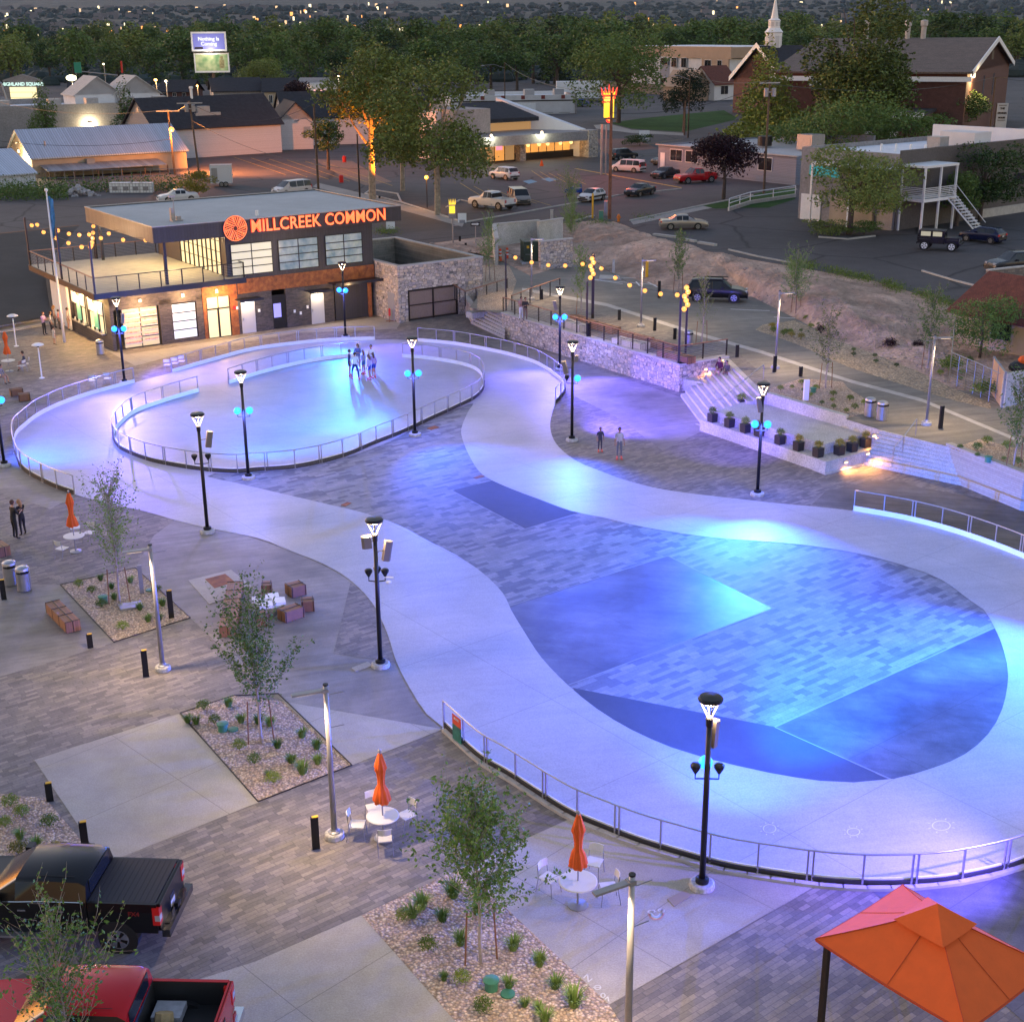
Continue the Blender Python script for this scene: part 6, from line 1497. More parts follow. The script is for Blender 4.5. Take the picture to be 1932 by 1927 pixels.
p_black = paint('black paint', (.006, .006, .007), .3, 0); p_dark = paint('dark grey paint', (.035, .038, .045), .25); p_white = paint('white car paint', (.62, .62, .62), .3, 0)
p_silver = paint('champagne paint', (.30, .27, .24), .3, .5); p_red = paint('red paint', (.42, .008, .012), .25, 0); p_navy = paint('navy paint', (.010, .014, .05), .2)
grp = 'cars parked beyond the plaza'
car_px('suv', (1296,565), (1408,568), p_black, 'glossy black crossover parked below the dirt bank', z=1.7, rack=1)
car_px('sedan', (1242,432), (1337,431), p_silver, 'champagne old sedan turning at the top of the dirt bank', cat='car')
car_px('suv', (985,342), (918,334), p_white, 'white crossover parked nearest the restaurant door')
pk = car_px('pickup', (966,398), (890,390), p_white, 'white lifted pickup parked beside the champagne minivan', dz=.1)
car_px('van', (958,372), (1003,396), p_silver, 'champagne minivan nosing toward the street beside the white pickup')
car_px('hatch', (1146,373), (1085,385), p_white, 'white and black wagon parked at the kerb by the utility pole', stripe=p_black)
car_px('sedan', (1243,362), (1170,375), p_dark, 'dark grey sedan parked last in the kerb row')
car_px('van', (1218,326), (1152,322), p_white, 'white minivan facing the wooden utility pole')
car_px('suv', (1144,303), (1208,298), p_dark, 'dark wagon behind the white minivan')
car_px('suv', (1285,308), (1226,313), p_black, 'black crossover parked by the grey office wall')
car_px('sedan', (1290,330), (1218,340), p_dark, 'dark grey sedan in front of the black crossover by the office')
car_px('pickup', (1352,342), (1270,347), p_red, 'red pickup half hidden by the plum tree')
car_px('suv', (1956,510), (1868,515), p_dark, 'dark teal crossover cut by the right edge of the picture')
car_px('hatch', (1888,460), (1818,452), p_navy, 'navy two door hatchback behind the black off roader')
car_px('sedan', (372,378), (300,382), p_white, 'white sedan whose roof shows behind the left end of the main roof')
car_px('van', (600,362), (500,372), p_white, 'white car roof showing just above the middle of the main roof')
car_px('pickup', (1085,203), (1112,199), paint('blue paint', (.02, .07, .35), .3), 'blue pickup beside the long store across the road')
car_px('van', (1135,182), (1200,178), paint('maroon paint', (.12, .01, .012), .3), 'dark red van under the wide tree across the road')
# boxy off roader
def jeep(c, rz, label):
    root = thing('off_roader', c, rz, label, 'car'); pm = p_black
    MB().b2(-1.85, -.78, .62, .55, .78, 1.15).b2(.55, -.62, .66, 1.75, .62, 1.18).b2(-1.95, -.75, .55, -1.85, .75, .75).b2(1.8, -.78, .58, 1.98, .78, .72).build('body', pm, root)
    MB().prism([(-1.8, -.72), (.45, -.72), (.45, .72), (-1.8, .72)], 1.15, 1.78).build('hard_top', pm, root)
    for s in (1, -1):
        MB().b2(-1.6, s*.715, 1.28, -.75, s*.735, 1.68).build('window', emit('painted reflection window', (.8, .74, .45), .25, (.5, .48, .35), nosample=True), root)  # window reflection put in as a pale glow
        MB().b2(-.55, s*.715, 1.28, .25, s*.735, 1.68).build('window', bpy.data.materials['painted reflection window'], root)
        for x in (-1.2, 1.2):
            MB().box((x, s*.85, 1.02), (1.0, .28, .06)).build('fender', m_trim, root)
            wheel(root, x, s*.80, .43, s, m_white)
        MB().tube([(1.76, s*.42, .98), (1.80, s*.42, .98)], .10, 10).build('headlight', m_head, root)
    MB().b2(.455, -.66, 1.2, .48, .66, 1.72).build('windscreen', m_carglass, root)
    MB().tube([(-1.98, .1, 1.05), (-1.86, .1, 1.05)], .38, 16).build('spare_wheel', m_tyre, root)
a, b = G(1732, 470, ZB), G(1812, 472, ZB); d = b-a; jeep((a+b)/2, math.atan2(d.y, d.x)-.25, 'black boxy off roader with pale rims and big tyres in the right lot')
# motorcycle-like blue quad
p = G(1085, 372, ZB); q = thing('motorcycle', p, .4, 'blue motorcycle parked behind the ragged street tree', 'motorcycle')
pb = paint('blue paint', (.02, .07, .35))
MB().prism([(-.9, -.2), (.2, -.28), (.9, -.1), (.9, .1), (.2, .28), (-.9, .2)], .55, 1.05).box((-.5, 0, 1.15), (.7, .4, .2)).box((.7, 0, 1.2), (.1, .8, .06)).box((.72, 0, 1.35), (.04, .5, .4)).box((-.9, .3, .8), (.6, .25, .4)).box((-.9, -.3, .8), (.6, .25, .4)).build('fairing', pb, q)
for x in (-.8, .85): wheel(q, x, 0, .33, 1)
# white box trailer
def box_trailer(rear, front, h, label, m=p_white):
    A, B = G(*rear, ZB), G(*front, ZB); d = B-A; L = d.length; root = thing('box_trailer', A, math.atan2(d.y, d.x), label, 'trailer')
    MB().b2(0, 0, .45, L, 2.2, h).build('box_body', m, root); MB().b2(-.01, -.01, h, L+.01, 2.21, h+.05).build('roof', m_kerb, root)
    MB().b2(.2, -.03, .6, .95, -.01, h-.3).build('side_door', m_galv, root)
    for x in (L*.5, L*.7): wheel(root, x, .0, .33, -1)
box_trailer((398,353), (439,352), 2.7, 'white box trailer parked beside the utility poles')
# ---------------- foreground black pickup
def big_pickup(tail, nose, pm, label, cover, roofm=None, bedm=None, sc=1.0):
    A, B = G(*tail, 0), G(*nose, 0); d = (B-A).normalized(); rz = math.atan2(d.y, d.x)
    root = thing('pickup_truck', (A.x, A.y, 0), rz, label, 'pickup', None)
    # local: x = 0 at tailgate, forward +; width 2.03
    hw = 1.0; rings = []
    st = [(1.78, 1.42, 1.44, .96, 1), (1.80, 1.42, 1.86, .84, 1), (1.98, 1.42, 1.95, .82, 1), (2.9, 1.41, 1.97, .82, 1), (3.55, 1.40, 1.93, .82, 1), (4.35, 1.36, 1.40, .92, 1), (5.0, 1.33, 1.37, .92, .99), (5.65, 1.26, 1.30, .90, .97), (5.82, 1.1, 1.12, .88, .93), (5.88, .6, .62, .84, .9)]
    for (x, b, rf, k, e) in st:
        w = hw*e; cab = rf-b > .15; wr = hw*k
        rings.append([(x, -w*.93, .45), (x, -w, .6), (x, -w*1.005, b-.22), (x, -w*.97, b), (x, -wr, rf-(.08 if cab else 0)), (x, -wr*.86, rf-.01), (x, 0, rf+.02), (x, wr*.86, rf-.01), (x, wr, rf-(.08 if cab else 0)), (x, w*.97, b), (x, w*1.005, b-.22), (x, w, .6), (x, w*.93, .45)])
    body = MB(); gl = MB(); n = 13
    for r in rings: body.v += r
    gl.v = list(body.v)
    for i in range(len(rings)-1):
        c0 = st[i][2]-st[i][1] > .15; c1 = st[i+1][2]-st[i+1][1] > .15
        for j in range(n-1):
            f = (i*n+j, (i+1)*n+j, (i+1)*n+j+1, i*n+j+1)
            if (j in (3, 8) and c0 and c1) or (j in (4, 5, 6, 7) and c0 != c1 and i > 2): gl.f.append(f); gl.m.append(0)
            else: body.f.append(f); body.m.append(0)
    body.f.append(tuple(range(n))); body.m.append(0); k = (len(rings)-1)*n; body.f.append(tuple(k+j for j in range(n-1, -1, -1))); body.m.append(0)
    body.build('body', pm, root, smooth='auto'); gl.build('windows', m_carglass, root, smooth='auto')
    MB().b2(1.775, -.66, 1.46, 1.79, .66, 1.84).build('rear_window', m_carglass, root)
    for s in (-1, 1):
        bd = MB()
        bd.add([(.06, s*hw, .62), (1.76, s*hw, .62), (1.76, s*hw*1.005, 1.20), (.06, s*hw, 1.20), (1.76, s*hw*.965, 1.42), (.06, s*hw*.965, 1.42), (1.76, s*(hw-.12), 1.42), (.06, s*(hw-.12), 1.42), (1.76, s*(hw-.12), .8), (.06, s*(hw-.12), .8)],
               [(0, 1, 2, 3), (3, 2, 4, 5), (5, 4, 6, 7), (7, 6, 8, 9), (0, 3, 5, 7, 9)] if s < 0 else [(3, 2, 1, 0), (5, 4, 2, 3), (7, 6, 4, 5), (9, 8, 6, 7), (9, 7, 5, 3, 0)])
        bd.build('bed_side', pm, root)
    tg = MB().b2(0, -.93, .66, .07, .93, 1.42).b2(-.03, -.93, 1.34, .02, .93, 1.42).build('tailgate', pm, root)
    MB().b2(-.012, -.16, .98, 0, .16, 1.08).build('tailgate_handle', m_trim, tg)
    MB().b2(.075, -.875, .72, 1.77, .875, .80).b2(.08, -.885, .8, 1.77, -.872, 1.41).b2(.08, .872, .8, 1.77, .885, 1.41).b2(.072, -.87, .8, .085, .87, 1.38).b2(1.755, -.87, .8, 1.772, .87, 1.41).build('bed_liner', m_trim, root)
    if cover:
        cv = MB(); 
        for k in range(12): cv.b2(.10+k*.138, -.90, 1.405, .10+k*.138+.130, .90, 1.425)
        cv.build('bed_cover', mat('ribbed tonneau', (.022, .021, .022), .75), root)
    else:
        MB().b2(.12, .1, .82, .62, .75, 1.02).build('white_sack', mat('white sack', (.45, .45, .47), .9, nz=.2, sc=5, bump=.4), root)
        MB().b2(1.0, -.75, .82, 1.65, -.2, 1.0).build('white_sack', bpy.data.materials['white sack'], root)
        MB().lathe([(.2, 0), (.22, .3), (.2, .45)], (1.3, .1, .82), 8, Matrix.Rotation(.5, 4, 'X')).build('paper_bag', mat('tan paper', (.42, .30, .15), .9, nz=.2, sc=4, bump=.4), root)
    MB().b2(-.22, -.96, .50, -.02, .96, .70).b2(-.14, -.7, .70, -.0, .7, .72).build('rear_bumper', m_chrome if not cover else mat('dark chrome', (.10, .10, .10), .25, .9), root)
    if cover: text('FX4', .17, mat('badge red', (.20, .012, .012), .6), root, (.62, hw*1.012, 1.16), (pi/2, 0, pi), .004, 'side_badge', bold=.004)
    MB().box((-.13, 0, .80), (.10, .22, .12)).build('tow_cover', m_black, root)
    MB().box((-.015, 0, .86), (.012, .31, .16)).build('number_plate', m_plate, root)
    for s in (1, -1):
        t = MB().b2(-.015, s*.80, .86, .16, s*1.012, 1.34).build('tail_light', m_tail, root)
        MB().b2(-.022, s*.84, .98, .10, s*1.018, 1.14).build('clear_lens', m_head, t)
        MB().b2(5.55, s*.62, .95, 5.84, s*.93, 1.15).build('headlight', m_head, root)
        MB().box((3.98, s*1.13, 1.48), (.18, .26, .24)).build('mirror', pm, root)
        for xx in (2.35, 3.3): MB().b2(xx, s*1.005, 1.16, xx+.2, s*1.03, 1.20).build('door_handle', m_chrome, root)
        MB().tube([(1.85, s*.978, 1.425), (2.9, s*.978, 1.425), (3.5, s*.975, 1.39), (4.1, s*.965, 1.37)], .014, 5).build('window_trim', m_chrome, root)
        MB().b2(1.9, s*.93, .44, 4.3, s*1.12, .50).build('side_step', m_steel, root)
        MB().b2(2.62, s*.995, .62, 2.64, s*1.009, 1.36).build('door_gap', m_trim, root)
        for x in (1.08, 4.95): wheel(root, x, s*.90, .41, s, m_chrome)
        ar = MB()
        for x in (1.08, 4.95): ar.tube([(x, s*.75, .43), (x, s*1.012, .43)], .50, 22)
        ar.build('wheel_arch', m_trim, root)
        for xx in (2.1, 3.2, 1.84): MB().tube([(xx, s*(.70 if xx != 1.84 else .3), 1.975), (xx+.9 if xx == 2.1 else xx+.02, s*.70 if xx != 1.84 else s*.3, 1.985)], .008, 4).build('roof_seam', m_trim, root)
    return root
big_pickup((331, 1752), (0, 1741), p_black, 'black crew cab pickup with a ribbed bed cover at the lower left', True)
big_pickup((428, 2003), (85, 1996), p_red, 'red pickup with sacks in its open bed at the bottom left corner', False)
# orange canopy lower right
CA_, CB_ = G(1540, 1770, 2.4), G(1703, 1668, 2.4)
ua = (CB_-CA_).normalized(); va = Vector((ua.y, -ua.x, 0)); LU, LV = (CB_-CA_).length, 3.75
CN = thing('shade_canopy', (CA_.x, CA_.y, 0), math.atan2(va.y, va.x), 'big square orange canopy with a raised vent cap at the lower right corner', 'canopy')
# local x along va (towards lower right), y along ua
E0, ZE, ZA = .0, 2.4, 3.45
def pyramid(x0, y0, x1, y1, ze, ax_, ay_, za, sag, n=8):
    mb = MB(); cs = [(x0, y0), (x1, y0), (x1, y1), (x0, y1)]
    for k in range(4):
        a, b = cs[k], cs[(k+1) % 4]; base = len(mb.v)
        for j in range(n+1):
            t = j/n
            for i in range(n+1):
                s_ = i/n; px_, py_ = a[0]+(b[0]-a[0])*s_, a[1]+(b[1]-a[1])*s_
                x = px_+(ax_-px_)*t; y = py_+(ay_-py_)*t; z = ze+(za-ze)*t-sag*sin(pi*s_)*(1-t)*1.0-sag*.5*sin(pi*t)
                mb.v.append((x, y, z))
        for j in range(n):
            for i in range(n):
                q = base+j*(n+1)+i; mb.f.append((q, q+1, q+n+2, q+n+1)); mb.m.append(0)
    return mb
pyramid(0, 0, LV, LU, ZE, LV/2, LU/2, ZA, .05).build('canopy_fabric', m_orange, CN)
pyramid(LV/2-.62, LU/2-.62, LV/2+.62, LU/2+.62, ZA-.26, LV/2, LU/2, ZA+.20, .02).build('vent_cap', m_orange, CN)
sm = MB()
for (x, y) in ((0, 0), (LV, 0), (LV, LU), (0, LU)):
    pts = []
    for j in range(9): t = j/8; pts.append((x+(LV/2-x)*t, y+(LU/2-y)*t, ZE+(ZA-ZE)*t-.05*.5*sin(pi*t)+.012))
    sm.tube(pts, .012, 4)
cs_ = [(0, 0), (LV, 0), (LV, LU), (0, LU)]
for k in range(4):
    a, b = cs_[k], cs_[(k+1) % 4]; sm.tube([(a[0]+(b[0]-a[0])*i/8, a[1]+(b[1]-a[1])*i/8, ZE-.05*sin(pi*i/8)-.03) for i in range(9)], [.035]*9, 5)
    m_ = ((a[0]+b[0])/2, (a[1]+b[1])/2); sm.tube([(m_[0]+(LV/2-m_[0])*t, m_[1]+(LU/2-m_[1])*t, ZE+(ZA-ZE)*t-.05*(1-t)-.025*sin(pi*t)+.006) for t in (0, .25, .5, .75)], .007, 4)
sm.build('seams', mat('orange hem', (.42, .05, .01), .8), CN)
for x in (.18, LV-.18):
    for y in (.18, LU-.18): MB().box((x, y, 1.18), (.12, .12, 2.36)).box((x, y, .02), (.3, .3, .04)).build('post', m_dkbrown, CN)
# ---------------- background buildings
def ht(p, ytop):
    'height above p at which the photo row ytop is reached'
    lo, hi = 0.0, 60.0
    for _ in range(40):
        m = (lo+hi)/2; v = p+Vector((0, 0, m))-Vector((0, 0, CAMH))
        y = H0/2-F0*v.dot(_u)/v.dot(_f)
        if y > ytop: lo = m
        else: hi = m
    return m
def front(bl, br, z=ZB):
    A, B_ = G(*bl, z), G(*br, z); d = B_-A; return A, d.length, math.atan2(d.y, d.x)
def bthing(nm, bl, br, label, z=ZB):
    A, L, rz = front(bl, br, z); return thing(nm, A, rz, label, 'building', None), A, L
m_stuccog = mat('grey stucco', (.26, .24, .235), .85, nz=.12, sc=.4, fine=.2); m_stuccow = mat('white stucco', (.58, .56, .55), .85, nz=.08, sc=.5)
m_siding = boards('white siding', (.56, .53, .54), .16, 2, nz=.05, gap=.14, depth=.3); m_cream = mat('cream stucco', (.42, .33, .23), .85, nz=.1, sc=.6)
m_metalroof = boards('corrugated metal roof', (.48, .53, .62), .35, 0, rough=.4, metal=.5, nz=.08, gap=.18, depth=.6); m_shinglebk = mat('black shingle', (.022, .022, .028), .9, nz=.3, sc=1.5, fine=.4)
m_shinglebr = mat('brown shingle', (.115, .085, .068), .9, nz=.2, sc=.6, fine=.5); m_shinglered = mat('red brown shingle', (.12, .035, .022), .9, nz=.3, sc=2, fine=.5)
m_brick = mat('red brick', (.115, .050, .038), .9, nz=.2, sc=1.2, fine=.3); m_whiteroof = mat('white roof membrane', (.66, .67, .70), .7, nz=.06, sc=.4); m_tan = mat('tan panel', (.36, .25, .17), .8, nz=.08, sc=.5)
m_oldmetal = boards('weathered metal roof', (.24, .26, .29), .8, 0, rough=.5, metal=.4, nz=.2, gap=.05); m_greyside = boards('grey blue siding', (.21, .23, .28), .2, 2, nz=.06, gap=.1)
m_winlit = emit('amber window glow', (1, .42, .09), .7, (.3, .15, .05), nosample=True); m_winlit2 = emit('dim amber window', (1, .55, .2), .3, (.2, .1, .05), nosample=True)
def gable(root, x0, y0, x1, y1, ze, zr, roof, wall, ridge='x', over=.4, th=.18, base=0, rname='roof'):
    'gabled block, ridge along local x or y'
    MB().b2(x0, y0, base, x1, y1, ze).build('wall', wall, root)
    if ridge == 'x':
        ym = (y0+y1)/2; g = MB()
        for x in (x0, x1): MB().add([(x, y0, ze), (x, y1, ze), (x, ym, zr)], [(0, 1, 2), (2, 1, 0)]).build('gable_wall', wall, root)
        r = MB(); k = (zr-ze)/((y1-y0)/2)*over
        for s, ya in ((1, y0-over), (-1, y1+over)):
            r.add([(x0-over, ya, ze-k), (x1+over, ya, ze-k), (x1+over, ym, zr), (x0-over, ym, zr), (x0-over, ya, ze-k+th), (x1+over, ya, ze-k+th), (x1+over, ym, zr+th), (x0-over, ym, zr+th)], [(3, 2, 1, 0), (4, 5, 6, 7), (0, 1, 5, 4), (1, 2, 6, 5), (2, 3, 7, 6), (3, 0, 4, 7)])
    else:
        xm = (x0+x1)/2; g = MB()
        for y in (y0, y1): MB().add([(x0, y, ze), (x1, y, ze), (xm, y, zr)], [(0, 1, 2), (2, 1, 0)]).build('gable_wall', wall, root)
        r = MB(); k = (zr-ze)/((x1-x0)/2)*over
        for xa in (x0-over, x1+over):
            r.add([(xa, y0-over, ze-k), (xa, y1+over, ze-k), (xm, y1+over, zr), (xm, y0-over, zr), (xa, y0-over, ze-k+th), (xa, y1+over, ze-k+th), (xm, y1+over, zr+th), (xm, y0-over, zr+th)], [(3, 2, 1, 0), (4, 5, 6, 7), (0, 1, 5, 4), (1, 2, 6, 5), (2, 3, 7, 6), (3, 0, 4, 7)])
    return r.build(rname, roof, root)
def flat(root, x0, y0, x1, y1, h, wall, roof, par=.4, base=0, cope=None, th=.25):
    MB().b2(x0, y0, base, x1, y1, h-par).build('wall', wall, root)
    p = MB().b2(x0, y0, h-par, x1, y0+th, h).b2(x0, y1-th, h-par, x1, y1, h).b2(x0, y0+th, h-par, x0+th, y1-th, h).b2(x1-th, y0+th, h-par, x1, y1-th, h); p.build('parapet', wall, root)
    return MB().b2(x0+th, y0+th, h-par, x1-th, y1-th, h-par+.05).build('roof', roof, root)
def wins(root, spec, y=-.04, m=None, fm=None):
    for (x0, x1, z0, z1) in spec:
        f = MB().b2(x0-.08, y-.03, z0-.08, x1+.08, y+.03, z1+.08).build('window', fm or m_white, root)
        MB().b2(x0, y-.05, z0, (x0+x1)/2-.03, y-.035, z1).b2((x0+x1)/2+.03, y-.05, z0, x1, y-.035, z1).build('pane', m or m_glassdk, f)
def ac(root, x, y, z, s=1.2):
    MB().b2(x, y, z, x+s, y+s, z+s*.75).b2(x+s*.1, y-.02, z+.15, x+s*.9, y, z+s*.6).build('roof_unit', m_galv, root)
# 1 long warehouse
r1, A, L = bthing('warehouse', (-60, 280), (335, 262), 'long low grey stucco warehouse with a white flat roof behind the dark pyramidal trees'); h = ht(G(0, 277, ZB), 201)
print('warehouse', L, h); flat(r1, 0, 0, L, 30, h, m_stuccog, m_whiteroof, 1.1)
for x in (.18, .42, .60, .78, .94): ac(r1, L*x, 5, h-.9, 2.2)
for x in (.60, .80):
    gable(r1, L*x, 14, L*x+9, 24, h+1.0, h+4.2, m_kerb, m_stuccow, 'y', base=h-1)
MB().b2(L*.565, -.3, h*.45, L*.58, -.0, h*.52).build('wall_lamp', m_whitelamp, r1); point_light('wall_lamp_light', (L*.572, -.7, h*.44), 500, (1, .8, .45), r1, .2)
# 2 metal roofed barn
r2, A, L = bthing('metal_barn', (64, 336), (354, 318), 'long cream barn with a pale blue corrugated metal roof and a rusty lean-to'); h = ht(A, 299); rd = h+3.4
gable(r2, 0, 0, L, 13, h, rd, m_metalroof, m_cream, 'x', .3)
MB().add([(1, 0, h*.62), (L*.8, 0, h*.62), (L*.8, -4, h*.40), (1, -4, h*.40), (1, 0, h*.65), (L*.8, 0, h*.65), (L*.8, -4, h*.43), (1, -4, h*.43)], [(0, 3, 2, 1), (4, 5, 6, 7)][::-1]+[(3, 0, 4, 7), (2, 3, 7, 6), (1, 2, 6, 5)]).build('lean_to_roof', m_oldmetal, r2)
for k in range(6): MB().b2(1.2+k*L*.15, -3.8, 0, 1.35+k*L*.15, -3.65, h*.40).build('lean_to_post', m_pole, r2)
MB().b2(L*.33, -.9, h*.55, L*.38, 0, h*.85).build('wall_unit', m_galv, r2); MB().lathe([(.12, 0), (.12, .8)], (L*.12, 2.5, h+1.3), 8).build('roof_vent', m_galv, r2)
MB().b2(-.2, 2, h-.4, -.05, 2.5, h).b2(-.2, 6, h+.4, -.05, 6.4, h+.8).build('gable_lamp', m_whitelamp, r2); point_light('gable_light', (-1.2, 3, h), 700, (1, .78, .4), r2, .2)
MB().b2(L+.01, 3, 1.2, L+.05, 7, h-.2).build('side_door', m_dkbrown, r2)
# 3 white shed lower left
r3, A, L = bthing('metal_shed', (-110, 366), (69, 352), 'white corrugated metal shed cut by the left edge of the picture'); h = ht(G(5, 362, ZB), 336)
gable(r3, 0, 0, L, 16, h, h+2.6, m_metalroof, boards('white sheet siding', (.55, .57, .60), .4, 0, nz=.05, gap=.1), 'x', .3)
# 4 black roofed white hall
r4 = thing('white_hall', (-56, 221.4, ZB), R(37.4), 'white sided hall with a big black shingle roof and a pointed white gable', 'building'); L, h = 22.2, 4.83
gable(r4, 0, 0, L, 12.6, h, h+4.3, m_shinglebk, m_siding, 'x', .5)
MB().b2(L*.36, 2.0, h+.9, L*.56, 4.2, h+2.0).b2(L*.38, 2.2, h+2.0, L*.48, 3.6, h+3.0).build('roof_unit', m_galv, r4)
MB().lathe([(.22, h+3.0), (.22, h+5.6), (.35, h+5.7), (.3, h+6.0)], (L*.42, 5.9, 0), 10).build('roof_vent', m_white, r4)
MB().box((-.03, 6.3, h+2.6), (.06, .8, .8), 0).build('gable_louvre', m_galv, r4)
# 5 gabled white house
r5, A, L = bthing('white_house', (531, 283), (592, 281), 'white house with a single gable facing the brown parking lot'); h = ht(G(560, 283, ZB), 226)
gable(r5, 0, 0, L, 12, h, h+2.7, m_shinglebk, m_siding, 'y', .5); MB().b2(L*.72, -.1, h*.5, L*.92, 0, h*.75).build('wall_unit', m_galv, r5)
gable(r5, L*.4, 8, L+26, 22, h-.2, h+3.8, m_shinglebk, m_siding, 'x', .4)
# 6 restaurant
r6, A, L = bthing('restaurant', (905, 312), (1112, 296), 'low white restaurant with glowing amber windows and a stone pier'); h = ht(G(1111, 296, ZB), 245)
print('restaurant', L, h)
MB().b2(0, 2.5, 0, L, 3.0, 1.1).build('base_wall', m_dkbrown, r6); MB().b2(0, 3, 0, L, 18, 1.2).b2(0, 2.5, h-1.2, L, 18, h-1.1).b2(0, 17, 0, L, 18, h-1.2).build('wall', m_stuccow, r6)
MB().b2(-.5, -.6, h-1.5, L-.6, 3, h-.1).b2(-.5, 3, h-1.1, L-.6, 17, h-.15).build('canopy_fascia', m_stuccog, r6)
for q in ((L-.9, -.9, 0, L+1.0, 1.4, h), (L*.40, 1.2, 0, L*.45, 2.6, h-1.5), (-1.0, 0, 0, .2, 3, h-1)): MB().b2(*q).build('stone_pier', m_stone, r6)
for k in range(7): 
    x0 = L*.46+k*(L*.52/7); 
    if k < 6: MB().b2(x0+.1, 2.35, 1.1, x0+L*.52/7-.1, 2.4, h-1.6).build('lit_window', m_winlit, r6)
for k in range(4):
    x0 = L*.03+k*L*.09; MB().b2(x0+.1, 2.35, .2, x0+L*.09-.1, 2.4, h-1.6).build('lit_window', m_winlit2 if k != 2 else m_winlit, r6)
MB().b2(L*.22, 2.2, 1.8, L*.275, 2.3, 2.6).build('red_window_sign', emit('pink sign glow', (1, .25, .35), 1.3, nosample=True), r6)
for k in (.5, .6, .68, .8, .9): MB().ball((L*k, 2.0, h-1.9), .28, 10, 6).build('pendant_lamp', m_warm, r6)
for k in (.1, .5, .85): point_light('window_spill', (L*k, 1.2, h-1.8), 30, (1, .58, .22), r6, .3)
MB().b2(0, 6, h, L*.30, 14, h+3.6).build('upper_block', m_stuccog, r6); MB().b2(-1, 10, h, L*.1, 16, h+3.2).build('upper_block', m_stuccow, r6)
MB().b2(L*.30, 8, h, L*.74, 8.3, h+1.2).build('clerestory', m_winlit2, r6)
MB().add([(L*.28, 7, h+1.3), (L*.78, 7, h+1.3), (L*.68, 14, h+3.8), (L*.28, 14, h+3.8), (L*.28, 7, h+1.9), (L*.78, 7, h+1.9), (L*.68, 14, h+4.1), (L*.28, 14, h+4.1)], [(3, 2, 1, 0), (4, 5, 6, 7), (0, 1, 5, 4), (1, 2, 6, 5), (2, 3, 7, 6), (3, 0, 4, 7)]).build('dark_roof', m_shinglebk, r6)
MB().add([(L*.97, 1, h+.1), (L*1.0, 1, h+.1), (L*.74, 16, h+4.6), (L*.69, 16, h+4.6), (L*.97, 1, 0), (L, 1, 0), (L*.74, 16, 0), (L*.69, 16, 0)], [(0, 1, 2, 3), (1, 0, 4, 5), (2, 1, 5, 6), (0, 3, 7, 4)]).build('sloping_wing_wall', m_whiteroof, r6)
for x, y in ((L*.07, -1.0), (L*.52, -.9)): MB().ball((x, y, h+.15), .22, 8, 6).build('security_light', m_whitelamp, r6); point_light('security_lamp', (x, y-.4, h+.1), 110, (.95, 1, .72), r6, .1)
MB().b2(L*.02, 13, h+3, L*.12, 14, h+5.0).build('stone_chimney', m_stone, r6)
# 7 long store
r7, A, L = bthing('long_store', (850, 218), (1087, 214), 'long white flat store with dark stripe and shop signs behind the restaurant'); h = ht(G(1080, 214, ZB), 178)
flat(r7, 0, 0, L, 22, h, m_stuccow, m_whiteroof, .8); MB().b2(0, -.05, h-1.5, L, 0, h-1.2).build('dark_stripe', m_dkbrown, r7)
for x, w_, t, m in ((.10, 8, 'SALON', m_black), (.38, 9, 'BOOKS', m_black)): MB().b2(L*x, -.15, h-3.6, L*x+w_, -.02, h-1.9).build('shop_sign', m_white if x > .2 else mat('pink shop sign', (.5, .12, .12), .6), r7)
for k in range(7): MB().b2(L*.05+k*L*.135, -.06, 0.3, L*.05+k*L*.135+L*.09, -.0, h-4.2).build('shop_window', m_glassdk, r7)
for k in range(6): MB().b2(L*.08+k*L*.16, -.1, h-.95, L*.08+k*L*.16+.9, -.0, h-.1).build('red_panel', mat('red panel', (.2, .04, .03), .7), r7)
for x in (.3, .62, .86): ac(r7, L*x, 6, h-.75, 2.4)
MB().b2(L-.3, -.3, 0, L+.1, 12, h).build('end_wall', m_stuccog, r7)
p = G(1050, 192, ZB); bx = thing('box_truck', p, 0, 'white box truck body parked behind the long store', 'truck'); MB().b2(0, 0, .9, 13, 5, 5.4).build('box_body', m_whiteroof, bx); wheel(bx, 2, .1, .5, -1); wheel(bx, 10, .1, .5, -1); MB().b2(13, .6, .8, 15, 4.4, 3.6).build('cab', p_white, bx)
# 7b shop with red script sign, left of the big trees
r8, A, L = bthing('corner_shop', (590, 212), (664, 210), 'small lit shop with a red sign band between the plum tree and sycamores'); h = ht(G(630, 212, ZB), 160)
flat(r8, 0, 0, L, 14, h, m_stuccow, m_stuccog, .6); MB().b2(L*.1, -.2, h-3.4, L, -.02, h-1.7).build('red_sign_band', emit('soft red sign', (1, .3, .2), .5, (.5, .3, .25), nosample=True), r8); MB().b2(.5, -.25, h-4.2, 3.4, -.05, h-1.2).build('round_sign', emit('pink round sign', (1, .5, .45), 1.2, nosample=True), r8)
for k in range(3): MB().b2(L*(.15+k*.3), -.08, .5, L*(.36+k*.3), 0, h-4.2).build('shop_window', m_winlit2, r8)
